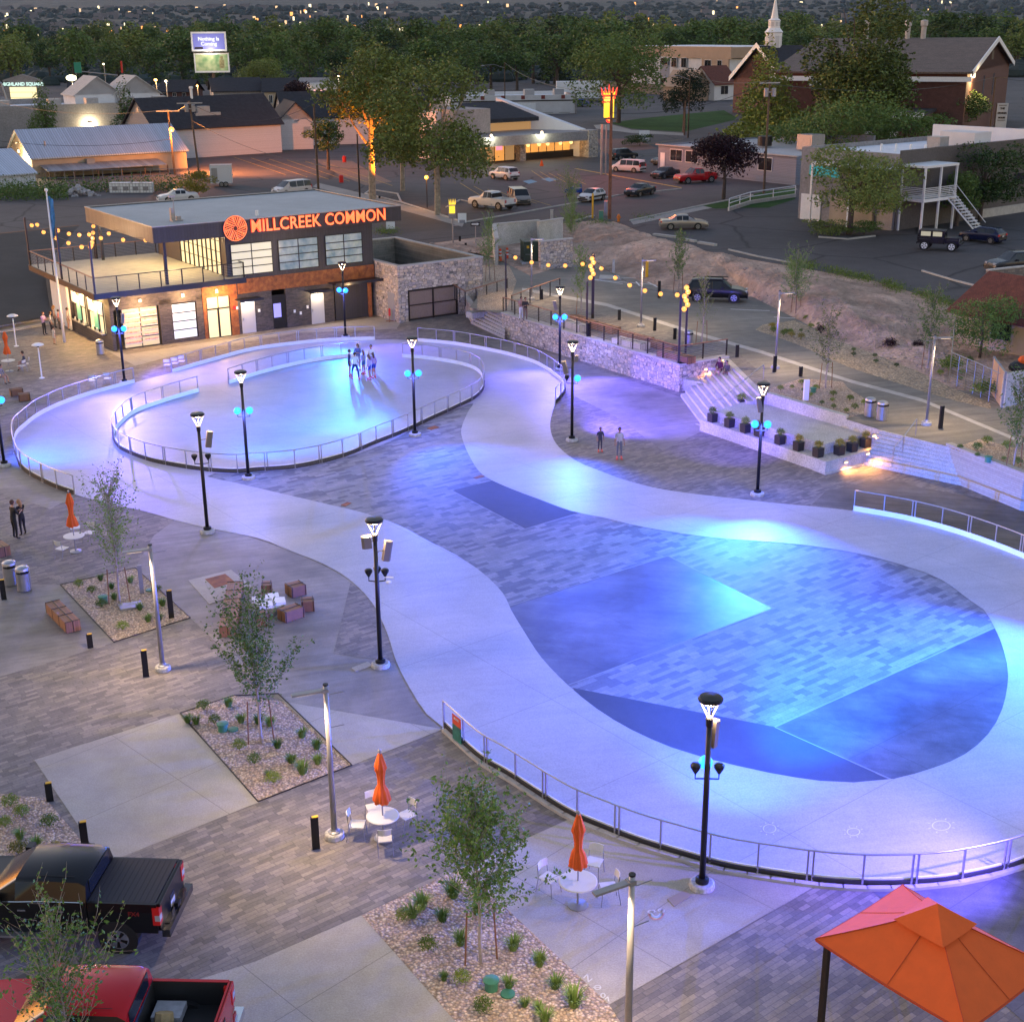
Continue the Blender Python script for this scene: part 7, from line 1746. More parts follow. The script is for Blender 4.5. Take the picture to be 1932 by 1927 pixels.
# 8 apartment block
r9, A, L = bthing('apartment_block', (1190, 168), (1374, 180), 'three storey white and tan apartment block with a corner balcony'); h = ht(G(1260, 175, ZB), 88)
print('apt', L, h)
MB().b2(0, 0, 0, L, 26, h-3.4).b2(0, 0, h-3.4, L*.62, 26, h-3.2).build('wall', m_stuccow, r9)
MB().b2(0, -.4, h-3.4, L*.32, 0, h).b2(L*.32, .8, h-3.4, L*.42, 1.2, h).b2(L*.42, -.5, h-3.4, L*1.02, 0, h).b2(0, 0, h-3.2, L*1.02, 26, h-.1).build('tan_fascia', m_tan, r9)
MB().b2(L*.0, .0, h-.1, L*1.0, 26, h+.05).build('roof', m_whiteroof, r9)
MB().b2(L*.32, -.05, 0, L*.42, .02, h-3.4).build('stair_panel', m_greyside, r9)
MB().b2(L*.75, -.45, h*.38, L, -.0, h-3.4).build('balcony_recess', m_tan, r9); wins(r9, [(L*.34, L*.41, h*.60, h*.74), (L*.45, L*.50, h*.55, h*.75), (L*.55, L*.60, h*.55, h*.75), (L*.78, L*.84, h*.42, h*.72), (L*.90, L*.94, h*.42, h*.72), (L*.34, L*.41, h*.1, h*.3), (L*.45, L*.5, h*.1, h*.3)], -.5)
MB().b2(L*.74, -2.2, h*.36, L*1.02, 0, h*.39).build('balcony_slab', m_stuccow, r9)
bb = MB(); 
for k in range(16): bb.b2(L*.74+k*L*.018, -2.15, h*.39, L*.74+k*L*.018+.08, -2.07, h*.39+1.6)
bb.b2(L*.74, -2.2, h*.39+1.55, L*1.02, -2.05, h*.39+1.65); bb.build('balcony_railing', m_black, r9)
MB().b2(-12, -14, 0, L*.9, -13.5, 3.0).build('block_boundary_wall', paver('tan block', 0, 1.0, .35, [(.30, .24, .18), (.35, .28, .21), (.26, .21, .16)], seed=2, zaxis=True), r9)
# 9 small white house
ra, A, L = bthing('white_cottage', (1347, 190), (1381, 188), 'small white cottage with a red brown roof and tan gable'); h = ht(G(1360, 190, ZB), 158)
gable(ra, 0, 0, L*1.3, 10, h, h+4.5, m_shinglered, m_stuccow, 'x', .5); gable(ra, -8, 2, .5, 12, h-.5, h+3.5, m_tan, m_tan, 'y', .4); wins(ra, [(L*.35, L*.75, h*.35, h*.85)])
# 10 church front and steeple
rc, A, L = bthing('church', (1382, 212), (1475, 222), 'red brick church with a tall white steeple, long brown roof and lit gable'); 
h = ht(A, 146); zr = ht(G(1428, 217, ZB), 106)
print('church', L, h, zr)
gable(rc, 0, 0, L, 34, h, zr+2, m_shinglebk, m_brick, 'y', .8, .3)
MB().add([(-.9, -.95, h-.9), (L/2, -.95, zr+1.9), (L/2, -.95, zr+3.0), (-.9, -.95, h+.2), (L+.9, -.95, h-.9), (L+.9, -.95, h+.2)], [(0, 1, 2, 3), (1, 4, 5, 2)]).build('white_verge', m_white, rc)
sx, sy = L*.46, 4.0; zs = zr+.5; ztop = ht(G(1432, 217, ZB), -30)
SP = G(1430, 214, ZB); Y_ = lambda y: ht(SP, y); stp = [(2.6, Y_(112)), (2.4, Y_(98)), (1.95, Y_(95)), (1.95, Y_(63)), (2.15, Y_(61)), (1.35, Y_(53)), (1.35, Y_(40)), (1.5, Y_(39)), (.85, Y_(35)), (.05, Y_(-8))]
MB().lathe(stp, (sx, sy, 0), 8, Matrix.Rotation(pi/8, 4, 'Z')).build('steeple', m_white, rc)
for k in range(8):
    a = k*pi/4
    for rr, z0, z1, w_ in ((1.9, Y_(90), Y_(68), .5), (1.31, Y_(50), Y_(42), .34)):
        o = MB().b2(-w_, -.05, z0, w_, .05, z1).build('louvre_panel', m_stuccow, rc, (sx+rr*.95*sin(a), sy-rr*.95*cos(a), 0), a)
# main gym: ridge seen from (1515,69) to (1866,73), gable at right
B1_, Lg, rg = front((1560, 232), (1812, 270)); 
GA = G(1812, 272, ZB); GB = G(1893, 226, ZB)
gw = (GB-GA).length; grz = math.atan2((GB-GA).y, (GB-GA).x)
gy = thing('church_hall', GA, grz-pi/2, 'long brown roofed brick church hall with one bright gable lamp', 'building')
he = ht(GA, 138); zr2 = he+ (ht(G(1852, 249, ZB), 74)-he)
print('hall', gw, he, zr2)
# local: x points to the right side of gable normal; hall extends to -x
HL = 33
gable(gy, -HL, 0, 0, gw, he, zr2, m_shinglebr, m_brick, 'x', .9, .3)
vg = MB()
for s, ya in ((1, -.9), (-1, gw+.9)):
    k = (zr2-he)/(gw/2)*.9; vg.add([(1.0, ya, he-k-.4), (1.0, gw/2, zr2-.4), (1.0, gw/2, zr2+.5), (1.0, ya, he-k+.5), (.8, ya, he-k-.4), (.8, gw/2, zr2-.4), (.8, gw/2, zr2+.5), (.8, ya, he-k+.5)], [(0, 1, 2, 3), (7, 6, 5, 4), (3, 2, 6, 7), (0, 4, 5, 1)])
vg.b2(-HL-.9, -1.05, he-1.4, .9, -.9, he-.6)
vg.build('white_verge', m_white, gy)
for y in (gw*.35, gw*.58): MB().b2(.0, y, he*.55, .06, y+1.6, he*.9).build('window', m_glassdk, gy)
MB().b2(0, gw*.48, zr2*.78, .08, gw*.53, zr2*.88).build('louvre', m_dkbrown, gy)
MB().b2(.05, gw*.06, he*.92, .5, gw*.10, he*1.0).build('gable_lamp', m_whitelamp, gy); point_light('gable_light', (1.2, gw*.08, he*.90), 700, (1, .66, .30), gy, .2)
MB().b2(-20, -14, 0, -5, 0, he*.46).build('low_side_wing', m_brick, gy); MB().b2(-20.5, -14.5, he*.46, -4.5, 0, he*.46+.5).build('low_wing_roof', m_shinglebk, gy); MB().b2(-20.6, -14.7, he*.42, -4.4, -14.5, he*.46+.6).build('white_gutter', m_white, gy)
MB().b2(-24, -9, 0, -11, 0, he*.90).build('side_wing', m_brick, gy); MB().b2(-24.5, -9.5, he*.90, -10.5, 0, he*.90+.4).build('wing_roof', m_shinglebk, gy); MB().b2(-24.6, -9.7, he*.84, -10.4, -9.5, he*.90+.5).build('white_gutter', m_white, gy)
for x in (-24, -16, -13): MB().lathe([(.5, 0), (.5, 2.5), (.7, 2.7), (.7, 3.6), (.2, 3.8)], (x, gw/2-1, zr2-.2), 8).build('roof_vent', m_kerb, gy)
for y in (-15.9,): MB().b2(-14, -14.1, 1.2, -12.4, -14, 3.4).b2(-10, -14.1, 1.2, -8.4, -14, 3.4).build('window', m_white, gy)
# 14 grey office
ro, A, L = bthing('grey_office', (1241, 322), (1500, 350), 'low grey office with white framed windows behind the plum tree'); h = ht(A, 268)
h = ht(G(1245, 322, ZB), 272); print('office', L, h)
flat(ro, 0, 0, L, 22, h, m_greyside, m_roofmem, .25)
MB().b2(-.3, -.3, h-.1, L+.3, 0, h+.05).build('eave', m_kerb, ro)
wins(ro, [(L*.10, L*.19, h*.45, h*.85), (L*.22, L*.31, h*.45, h*.85), (L*.75, L*.84, h*.42, h*.85)]); MB().b2(L*.02, -.06, 0, L*.055, 0, h*.7).build('door', m_white, ro)
MB().lathe([(1.0, h), (1.0, h+1.3)], (L*.46, 9, 0), 16).build('roof_unit', m_black, ro)
for k in range(8): MB().b2(L*.16+k*2.2, 20.2-.0, h, L*.16+k*2.2+2.15, 20.6, h+.35+k*.14).build('stepped_parapet', m_greyside, ro)
ac(ro, L*.72, 8, h, 2.6)
# 15 balcony building: short front face, long side wall running away to the right
A = G(1505, 412, ZB); L = 12.3; h = 7.37; D = 46
rb = thing('balcony_building', A, R(-52), 'taupe flat roofed building with a white balcony stair and turquoise window', 'building')
m_taupe = mat('dark taupe stucco', (.10, .088, .082), .85, nz=.12, sc=.5, fine=.15)
flat(rb, 0, 0, L, D, h, m_stuccog, m_whiteroof, .5)
MB().b2(L, .0, 0, L+.12, D, h+.35).b2(L-.3, 6, h, L, D, h+.35).build('side_wall', m_taupe, rb)
MB().b2(L+.12, 14, .0, L+.3, D, .9).build('pale_base', m_kerb, rb)
MB().b2(.3, 22, h-.4, L-.3, 22.3, h+1.3).b2(.3, D-.6, h-.4, L-.3, D-.3, h+1.6).build('white_parapet', m_whiteroof, rb)
MB().b2(L*.10, -.06, h*.62, L*.42, 0, h*.76).build('turquoise_window', emit('turquoise pane', (.02, .5, .55), .22, (.02, .3, .35), nosample=True), rb)
MB().b2(L*.22, -1.6, h*.80, L*1.0, 0, h*.83).b2(L*.22, -1.6, 0, L*.24, -1.45, h*.8).b2(L*.62, -1.6, 0, L*.64, -1.45, h*.8).build('white_frame', m_white, rb)
MB().b2(L*.03, -.1, 0, L*.13, 0, h*.36).b2(L*.145, -.1, 0, L*.245, 0, h*.36).build('garage_door', m_white, rb); MB().b2(L*.36, -.35, 0, L*.80, 0, h*.38).build('cream_base', m_cream, rb); MB().b2(L*.84, -.2, 0, L*.99, 0, h*.36).build('garage_door', m_galv, rb)
x0, x1, y0, y1 = L+.1, L+3.0, .3, 5.6
MB().b2(x0, y0, h*.40, x1, y1, h*.44).build('balcony_slab', m_white, rb); MB().b2(x0-.1, y0, h*.84, x1, y1, h*.87).build('balcony_roof', m_white, rb)
for x, y in ((x1-.15, y0+.1), (x1-.15, y1-.1), (x0+.1, y0+.1), (x1-.15, (y0+y1)/2)): MB().b2(x-.09, y-.09, 0, x+.09, y+.09, h*.84).build('balcony_post', m_white, rb)
br_ = MB()
for k in range(6): z = h*.44+.15+k*.17; br_.b2(x0, y0-.03, z, x1, y0+.03, z+.06).b2(x1-.04, y0, z, x1+.02, y1, z+.06)
br_.build('balcony_railing', m_white, rb)
st_ = MB()
for k in range(12): st_.b2(x1+k*.30, y1-1.2, h*.42-k*h*.42/12, x1+k*.30+.3, y1, h*.42-k*h*.42/12+.08)
for y in (y1-1.25, y1+.02): st_.tube([(x1, y, h*.44+.95), (x1+3.6, y, .95)], .035, 5).tube([(x1, y, h*.40), (x1+3.6, y, .0)], .09, 4)
for k in range(9): xx = x1+k*.42; st_.tube([(xx, y1-1.25, h*.42*(1-k*.42/3.6)), (xx, y1-1.25, h*.42*(1-k*.42/3.6)+.95)], .02, 4)
st_.build('staircase', m_white, rb)
ac(rb, L*.55, 12, h-.4, 1.6); MB().b2(L*.45, 16, h-.4, L*.8, 19, h+1.1).build('roof_unit', m_stuccow, rb)
for k in range(4): MB().lathe([(.12, h-.45), (.12, h+.3)], (L*(.45+.1*k), 6+k*.8, 0), 8).build('roof_pipe', m_white, rb)
MB().b2(L+.12, 20, 3.0, L+.16, 22, 4.2).build('side_window', m_glassdk, rb)
# hanging square sign and ring sign
A_ = G(1797, 398, ZB); s_ = thing('hanging_sign', A_, 0, 'square purple sign above a round white ring sign beside the balcony', 'sign'); zt = ht(A_, 285); zm = ht(A_, 312); zc = ht(A_, 324)
w_ = 1.7
MB().b2(0, -.06, zm, w_, .06, zt).build('purple_panel', mat('purple sign panel', (.16, .10, .35), .6), s_); MB().lathe([(.62, -.09), (.62, -.05)], (w_/2, 0, (zm+zt)/2), 20, Matrix.Rotation(pi/2, 4, 'X')).build('ring_motif', mat('peach sign motif', (.45, .22, .25), .6, nz=.5, sc=8), s_)
MB().b2(-.1, -.04, 0, .0, .04, zt).build('post', m_black, s_)
rg = MB()
for k in range(24): a, b = 2*pi*k/24, 2*pi*(k+1)/24; rg.tube([(.5+.55*cos(a), -.08, zc+.55*sin(a)), (.5+.55*cos(b), -.08, zc+.55*sin(b))], .09, 5, False)
rg.tube([(.2, -.08, zc-.3), (.5, -.08, zc), (.8, -.08, zc-.3)], .06, 5).tube([(.2, -.08, zc-.1), (.2, -.08, zc+.3), (.8, -.08, zc+.3), (.8, -.08, zc-.1)], .06, 5)
rg.build('ring', m_white, s_)
# 16 cream house with red roof at right
hh0 = G(1798, 650, ZT); h = ht(hh0, 583); c0, c1 = G(1790, 583, ZT+h), G(1932, 610, ZT+h)
rh = thing('cream_house', (c0.x, c0.y, ZT), math.atan2((c1-c0).y, (c1-c0).x), 'cream stucco house with a red brown shingle roof at the right edge', 'building'); print('house', h)
gable(rh, .3, .3, 13, 7.5, h, h+1.9, m_shinglered, m_cream, 'x', .4)
MB().b2(3.2, .22, 1.0, 4.6, .3, 2.2).build('window', m_glassdk, rh)
# 17 block wall by dark suv
wall_run('block_wall', [G(1862, 548, ZB), G(1932, 540, ZB), G(2000, 532, ZB)], ZB, ZB+1.5, .3, paver('split block', 0, .4, .2, [(.20, .17, .15), (.26, .22, .19), (.16, .14, .13)], seed=4, zaxis=True), 'short grey block wall before the cut off dark crossover', cope=m_kerb)
# 18 bin enclosure at the right edge
p0, p1, p2 = G(1869, 737, ZT), G(1890, 768, ZT), G(1965, 757, ZT)
en = thing('bin_enclosure', (p1.x, p1.y, ZT), 0, 'bin enclosure with tan screen gates at the right edge', 'enclosure'); o = en.location
dd = p0-p1; a_ = math.atan2(dd.y, dd.x)
for q0, q1, mm in ((p0, p1, mat('tan screen', (.50, .33, .22), .8)), (p1, p2, m_conc)):
    c = (q0+q1)/2-p1; d = q1-q0
    MB().box((c.x, c.y, .95), (d.length, .08 if mm is not m_conc else .3, 1.9), math.atan2(d.y, d.x)).build('screen_wall', mm, en)
for t in (0, .5, 1.0): c = (p0-p1)*t; MB().box((c.x, c.y, 1.0), (.12, .12, 2.0), a_).build('post', m_galv, en)
c = (p0-p1)*.5; MB().box((c.x, c.y, 1.93), (dd.length, .1, .06), a_).build('top_frame', m_galv, en)
o = MB().ball((0, 0, 0), .5, 10, 6, (1.2, .8, .7)).ball((.4, .2, -.2), .4, 8, 5).build('junk_heap', mat('black bags', (.02, .02, .025), .5, bump=.4), None, G(1922, 692, 3.2)); tag(o, 'black and orange junk heaped above the bin enclosure', 'junk')
MB().ball((0.2, 0, .35), .3, 8, 5).build('orange_bag', m_orange, o)
# 19 sign pylon, houses, billboard
pl = thing('pylon_sign', G(52, 238, ZB), 0, 'lit pylon sign with a gabled top and pale panels at the far left', 'sign'); zt = ht(pl.location, 140); 
w_ = 70/9.5/2*1.0; k_ = 1.9
MB().b2(-w_*1.05, 0, 0, -w_*.8, .8, zt-1.5).b2(w_*.8, 0, 0, w_*1.05, .8, zt-1.5).b2(-w_*1.1, 0, zt-2.6, w_*1.1, .8, zt-1.5).prism([(-w_*1.15, 0), (w_*1.15, 0), (w_*1.15, .8), (-w_*1.15, .8)], zt-1.5, zt-1.2).add([(-w_*1.15, 0, zt-1.2), (w_*1.15, 0, zt-1.2), (0, 0, zt), (-w_*1.15, .8, zt-1.2), (w_*1.15, .8, zt-1.2), (0, .8, zt)], [(0, 1, 2), (5, 4, 3), (2, 1, 4, 5), (0, 2, 5, 3)]).build('frame', m_stuccog, pl)
MB().b2(-w_*.78, -.05, zt*.25, w_*.78, .3, zt-2.7).build('lit_panel', emit('pale lit panel', (1, .84, .42), 1.1, (.8, .7, .4), nosample=True), pl)
bars = MB(); 
for k in range(5): z = zt*.25+(zt-2.7-zt*.25)*k/5; bars.b2(-w_*.78, -.09, z, w_*.78, -.05, z+.08)
bars.build('panel_bars', m_galv, pl)
text('HIGHLAND SQUARE', 1.0, emit('pylon letters', (.7, 1, .9), 1.2, nosample=True), pl, (0, -.08, zt-2.1), (pi/2, 0, 0), .03, bold=.02); 
# houses
for bl, br, yt, m, rf, lb, dp, rdg in (((405, 205), (495, 203), 172, m_stuccog, m_shinglebk, 'grey brown house with a dark roof left of the billboard', 14, 'x'), ((500, 204), (560, 203), 172, m_cream, m_shinglebk, 'tan shopfront block with stone columns under the billboard', 12, 'x'), ((560, 196), (612, 196), 170, m_stuccow, m_stuccog, 'white flat block right of the billboard', 12, 'x'), ((130, 198), (280, 196), 178, m_brick, m_shinglebk, 'low dark brick building behind the warehouse roof', 10, 'x'), ((300, 186), (360, 186), 172, m_brick, m_shinglebk, 'dark brick house among the trees', 10, 'x'), ((-30, 240), (50, 238), 214, m_brick, m_stuccog, 'dark brick building at the far left behind the warehouse', 12, 'x')):
    rr, A, L = bthing('house', bl, br, lb); h = ht(A, yt)
    gable(rr, 0, 0, L, dp, h, h+3, rf, m, rdg, .6); wins(rr, [(L*.15, L*.25, h*.3, h*.75), (L*.45, L*.55, h*.3, h*.75), (L*.75, L*.85, h*.3, h*.75)])
for x, y, w_, lb in ((300, 192, 9, 'tan stone clock pier beside the grey brown house'),): 
    q = G(298*1.0+0, 204, ZB)
bb = thing('billboard', G(403, 196, ZB), R(2), 'double decker billboard with a blue and white advert above a green one', 'billboard')
z0 = bb.location; zt1, zm1, zm2, zb1 = ht(z0, 60), ht(z0, 97), ht(z0, 100), ht(z0, 137); s_px = .5*64/ (F0/ z0.y)   # half width in metres
s_px = 31*z0.y/F0
MB().tube([(.5, .8, 0), (.5, .8, zt1)], .45, 10).build('post', m_pole, bb)
f1 = MB().b2(-s_px, 0, zm1, s_px, .5, zt1).build('upper_frame', m_white, bb); f2 = MB().b2(-s_px*.92, 0, zb1, s_px*1.08, .5, zm2).build('lower_frame', m_white, bb)
ad1 = emit('blue white advert', (.20, .22, .70), .5, (.12, .12, .3), nosample=True); MB().b2(-s_px*.9, -.05, zm1+.5, s_px*.9, 0, zt1-.5).build('advert_panel', ad1, f1)
wt = emit('advert lettering', (1, 1, 1), 1.1, nosample=True); hh = (zt1-zm1)
text('Nothing Is', hh*.27, wt, f1, (0, -.1, zm1+hh*.63), (pi/2, 0, 0), .02, bold=.04); text('Coming', hh*.27, wt, f1, (0, -.1, zm1+hh*.38), (pi/2, 0, 0), .02, bold=.04)
MB().b2(-s_px*.82, -.08, zm1+hh*.12, -s_px*.35, -.05, zm1+hh*.22).build('dark_blot', m_dkbrown, f1)
t2 = MT('green advert'); c_ = t2.ramp(t2.noise(t2.co(), .35, 2), [(.35, (.10, .20, .08)), (.65, (.40, .42, .22))]); t2.P(Base_Color=c_, Emission_Color=c_, Emission_Strength=.12); t2.m.cycles.emission_sampling = 'NONE'
MB().b2(-s_px*.84, -.05, zb1+.5, s_px*1.0, 0, zm2-.4).build('advert_panel', t2.m, f2)
MB().b2(s_px*.52, -.09, zb1+hh*.22, s_px*.80, -.06, zb1+hh*.66).ball((s_px*.66, -.1, zb1+hh*.76), hh*.09, 8, 5, (1, .2, 1)).build('figure_panel', mat('portrait patch', (.30, .26, .12), .8, nz=.4, sc=2), f2)
MB().b2(-s_px*1.15, -.9, zm1-.3, s_px*1.25, -.0, zm1-.15).build('catwalk', m_dkbrown, bb)
point_light('billboard_light', (0, -3, zm1+.2), 260, (1, .9, .8), bb, .3)
# bright flare lamp and other far lamps
for x, y, zz, e, c, lb, r in ((143, 215, 147, 4500, (1, .92, .55), 'dazzling white yellow stadium style lamp at the far left', .9), (299, 205, 151, 500, (1, .45, .12), 'orange lamp on the tan clock pier', .45), (318, 205, 153, 300, (1, .8, .5), 'pale lamp right of the orange clock pier lamp', .35), (376, 205, 162, 200, (1, .5, .15), 'small orange lamp under the billboard', .3), (253, 200, 158, 100, (1, .9, .7), 'small white lamp above the right pyramidal tree', .25), (642, 215, 145, 200, (1, .85, .6), 'white lamp left of the tall sycamores', .35), (203, 190, 121, 0, (1, .8, .4), 'tiny yellow lamp in the tree belt', .3)):
    g0 = G(x, y, ZB); zt = ht(g0, zz); root = thing('street_light', g0, 0, lb, 'street light'); c3 = emit('lamp glow %d' % x, c, 7, nosample=True)
    MB().tube([(0, 0, 0), (0, .1, zt+.3)], .12, 6).build('pole', m_galv, root); MB().ball((0, -.3, zt), r, 12, 8, (1.5 if r > .8 else 1, .7, .8)).build('lamp', c3, root)
    if e: point_light('lamp_light', (0, -1, zt), e, c, root, .3)
# traffic light mast with green street sign
g0 = G(40, 245, ZB); tm = thing('signal_mast', G(12, 250, ZB), 0, 'curved grey signal mast arm with a green street sign at the far left', 'signal mast'); zt = ht(tm.location, 152); kx = tm.location.y/F0
MB().tube([(10*kx, 0, 0), (9*kx, 0, zt*.6), (2*kx, 0, zt*.95), (-14*kx, 0, zt*1.06)], .22, 8).build('curved_pole', m_galv, tm)
MB().tube([(58*kx, 30, zt*.2), (58*kx, 30, zt*1.1), (140*kx, 30, zt*1.0)], .14, 6).build('mast_arm', m_galv, tm); MB().b2(58*kx, 29, zt*1.06, 72*kx, 29.2, zt*1.28).build('street_name_sign', mat('street sign green', (.01, .22, .14), .5), tm); MB().b2(150*kx, 29, zt*1.05, 153*kx, 29.4, zt*1.3).build('signal_head', m_tail, tm)
# ---------------- utility poles and wires
def upole(px, py, ytop, label, arms=((.97, 2.4),), lean=0, r=.16, m=None, cans=0, z=ZB):
    p = G(px, py, z); h = ht(p, ytop); root = thing('utility_pole', p, 0, label, 'utility pole', None)
    MB().tube([(0, 0, 0), (lean*h, 0, h)], [r, r*.7], 10).build('pole', m or m_pole, root)
    for t, w in arms:
        MB().box((lean*h*t, -.15, h*t), (w, .12, .14), .25).build('crossarm', m_kerb if m is None else m_pole, root)
    for k in range(cans): MB().lathe([(.25, 0), (.28, .05), (.28, .9), (.2, 1.0)], (.5-.9*k+lean*h, -.3, h*.86), 12).build('transformer_can', m_galv, root)
    return p+Vector((lean*h, 0, h))
t1 = upole(1150, 413, 175, 'tall reddish wooden utility pole in front of the glowing crown sign', ((.975, 2.6), (.80, 1.4)), r=.19, m=mat('reddish pole timber', (.20, .085, .045), .9, nz=.35, sc=3, bump=.3))
t2_ = upole(601, 361, 196, 'plain wooden pole behind the middle of the main roof', ())
t3 = upole(1441, 365, 152, 'wooden utility pole between the plum tree and the hedge tree', ((.98, 2.6), (.90, 1.2)), cans=2)
t4 = upole(330, 330, 207, 'left wooden utility pole with an orange street lamp', ((.98, 3.2),), -.02)
t5 = upole(377, 338, 190, 'right wooden utility pole with two grey cans', ((.97, 3.4), (.90, 2.6)), -.05, cans=2)
t6 = upole(679, 374, 253, 'dark thin pole left of the sycamores', (), m=m_dkbrown, r=.12)
t7 = upole(1541-250, 255, 190, 'short wooden pole on the lawn edge', ())
t8 = upole(1304-6, 260, 140, 'brown street light pole on the lawn with a curved arm', (), m=m_dkbrown, r=.13)
t9 = upole(1867, 255, 145, 'thin pole with a railed platform in front of the hall gable', ((.98, 4.6),), m=m_pole)
t10 = upole(953, 222, 118, 'dark street light pole behind the restaurant', (), m=m_dkbrown, r=.13)
m_sod = emit('sodium lamp', (1, .33, .03), 7, nosample=True)
def arm_lamp(p, dx, label, lit=0, m=None):
    root = thing('street_light', p, 0, label, 'street light')
    MB().tube([(0, 0, -.6), (dx*.5, -.3, .2), (dx, -.5, 0)], .05, 6).build('arm', m_galv, root)
    MB().ball((dx, -.5, -.05), .22 if not lit else .33, 12, 8, (1.6 if not lit else 1.1, .8, .6 if not lit else 1)).build('lamp_head', m_galv if not lit else m_sod, root)
    if lit: point_light('sodium_light', (dx, -1.0, -.4), lit*.22, (1, .30, .05), root, .2); spot_light('sodium_beam', (dx, -.6, -.5), G(505, 318, ZB)-p, lit*3.2, (1, .27, .06), root, .2, 125, .8)
arm_lamp(t4+Vector((0, -.1, -2.6)), .4, 'bright orange sodium lamp on the left utility pole', 5200)
arm_lamp(t2_+Vector((0, 0, -2.0)), 2.2, 'unlit street lamp arm on the plain wooden pole'); arm_lamp(t2_+Vector((0, 0, -1.9)), -2.2, 'short arm on the plain wooden pole')
arm_lamp(t8+Vector((0, 0, -.4)), -4.5, 'unlit curved street lamp over the lawn'); arm_lamp(t10+Vector((0, 0, -.6)), -5, 'unlit street lamp arm behind the restaurant')
q = G(806, 392, ZB)+Vector((0, 0, 3.4)); root = thing('street_light', q, 0, 'small orange lamp under the sycamore crowns', 'street light'); MB().ball((0, 0, 0), .22, 10, 6).build('lamp', m_sod, root); MB().tube([(0, .1, -3.4), (0, .1, .1)], .05, 5).build('pole', m_dkbrown, root); point_light('lamp_light', (0, -.4, 0), 120, (1, .4, .1), root)
# uplight of the tall sycamore
q = G(716, 374, ZB); root = thing('tree_uplight', q, 0, 'amber uplight at the foot of the forked sycamore', 'lamp'); MB().lathe([(.12, 0), (.16, .3), (.1, .32)], n=10).build('housing', m_black, root)
spot_light('uplight_beam', (2.2, -3.4, .6), (-.4, .6, 7.6), 11000, (1, .22, .01), root, .1, 52, .8)
for a, b, s, lb in ((t5, t4, .6, 'wire between the two left utility poles'), (t5+Vector((0, 0, -.3)), t2_, 2.2, 'long sagging wire from the left poles to the plain pole'), (t4, G(-60, 262, ZB)+Vector((0, 0, 9)), 2.0, 'wire over the metal barn roof'), (t1, t10, 1.5, 'wire from the crown sign pole to the street light'), (t1+Vector((0, 0, -2)), t3, 1.2, 'wire over the office roof'), (t3+Vector((0, 0, -.4)), t9, 1.5, 'wire past the church to the platform pole'), (t3, t8, .8, 'wire from the office pole to the lawn light'), (t5+Vector((0, 0, -2.5)), G(700, 420, ZB)+Vector((0, 0, 5.5)), 1.5, 'low sagging service wire over the brown lot'), (t9, G(2020, 250, ZB)+Vector((0, 0, 10)), .8, 'wire leaving the platform pole to the right')):
    wire('overhead_wire', a, b, s, lb, m_black, .028, 16, 'wire')
wire('overhead_wire', G(-40, 345, ZB)+Vector((0, 0, 6)), t4+Vector((0, 0, -4)), 1.0, 'lower wire across the metal barn wall', m_black, .028)
# crown sign on a tall pole
cs = thing('crown_sign', G(1147, 330, ZB), 0, 'tall glowing red and yellow crown topped restaurant sign', 'sign'); z0 = cs.location; z1 = ht(z0, 235); kx = z0.y/F0
zc0, zc1 = ht(z0, 187), ht(z0, 168); zy0, zy1 = ht(z0, 222), ht(z0, 187)
m_ry = emit('yellow sign panel', (1, .62, .03), 1.5, nosample=True); m_rr = emit('red neon', (1, .03, .015), 2.2, nosample=True); m_or = emit('orange neon', (1, .22, .03), 2.5, nosample=True)
MB().tube([(-12*kx, .3, 0), (-12*kx, .3, z1)], .16, 8).tube([(-4*kx, .3, 0), (-4*kx, .3, z1)], .10, 8).build('post', m_galv, cs)
MB().b2(-9*kx, -.1, zy0, 9*kx, .5, zy1).build('yellow_panel', m_ry, cs)
MB().b2(1*kx, -.14, zy0+.1, 7*kx, -.1, zy1-.1).build('dark_strip', m_dkbrown, cs)
text('CROWN', 4.6*kx, m_dkbrown, cs, (-4*kx, -.14, zy1-5*kx), (pi/2, 0, 0), .02, bold=.03)
cp = MB(); n = 5
cp.b2(-11*kx, -.1, zc0+.05, 11*kx, .4, zc0+.7)
for k in range(n):
    x = (-11+22*k/(n-1))*kx; hgt = (zc1-zc0)*(1.5 if k == 2 else 1.2); xx = x*1.35
    cp.add([(x*.95-2.6*kx, 0, zc0+.5), (x*.95+2.6*kx, 0, zc0+.5), (xx, 0, zc0+hgt), (x*.95-2.6*kx, .3, zc0+.5), (x*.95+2.6*kx, .3, zc0+.5), (xx, .3, zc0+hgt)], [(0, 1, 2), (5, 4, 3), (1, 4, 5, 2), (0, 2, 5, 3)])
cp.build('crown', m_rr, cs)
ci = MB(); ci.b2(-8*kx, -.2, zc0+.2, 8*kx, -.12, zc0+.5)
for k in range(n): x = (-9+18*k/(n-1))*kx; ci.tube([(x*.9-1.0*kx, -.16, zc0+.6), (x*1.2, -.16, zc0+(zc1-zc0)*.75), (x*.9+1.0*kx, -.16, zc0+.6)], .08, 5)
ci.build('crown_inner', m_ry, cs)
MB().lathe([(5*kx, -.1), (5*kx, .3)], (0, 0, zy0-4*kx), 16, Matrix.Rotation(pi/2, 4, 'X')).build('red_disc', m_rr, cs); MB().tube([(-1*kx, -.35, zy0-5*kx), (1*kx, -.35, zy0-2*kx)], .2, 6).build('flame', m_or, cs)
point_light('neon_glow', (0, -2, zc0), 700, (1, .10, .03), cs, .5)
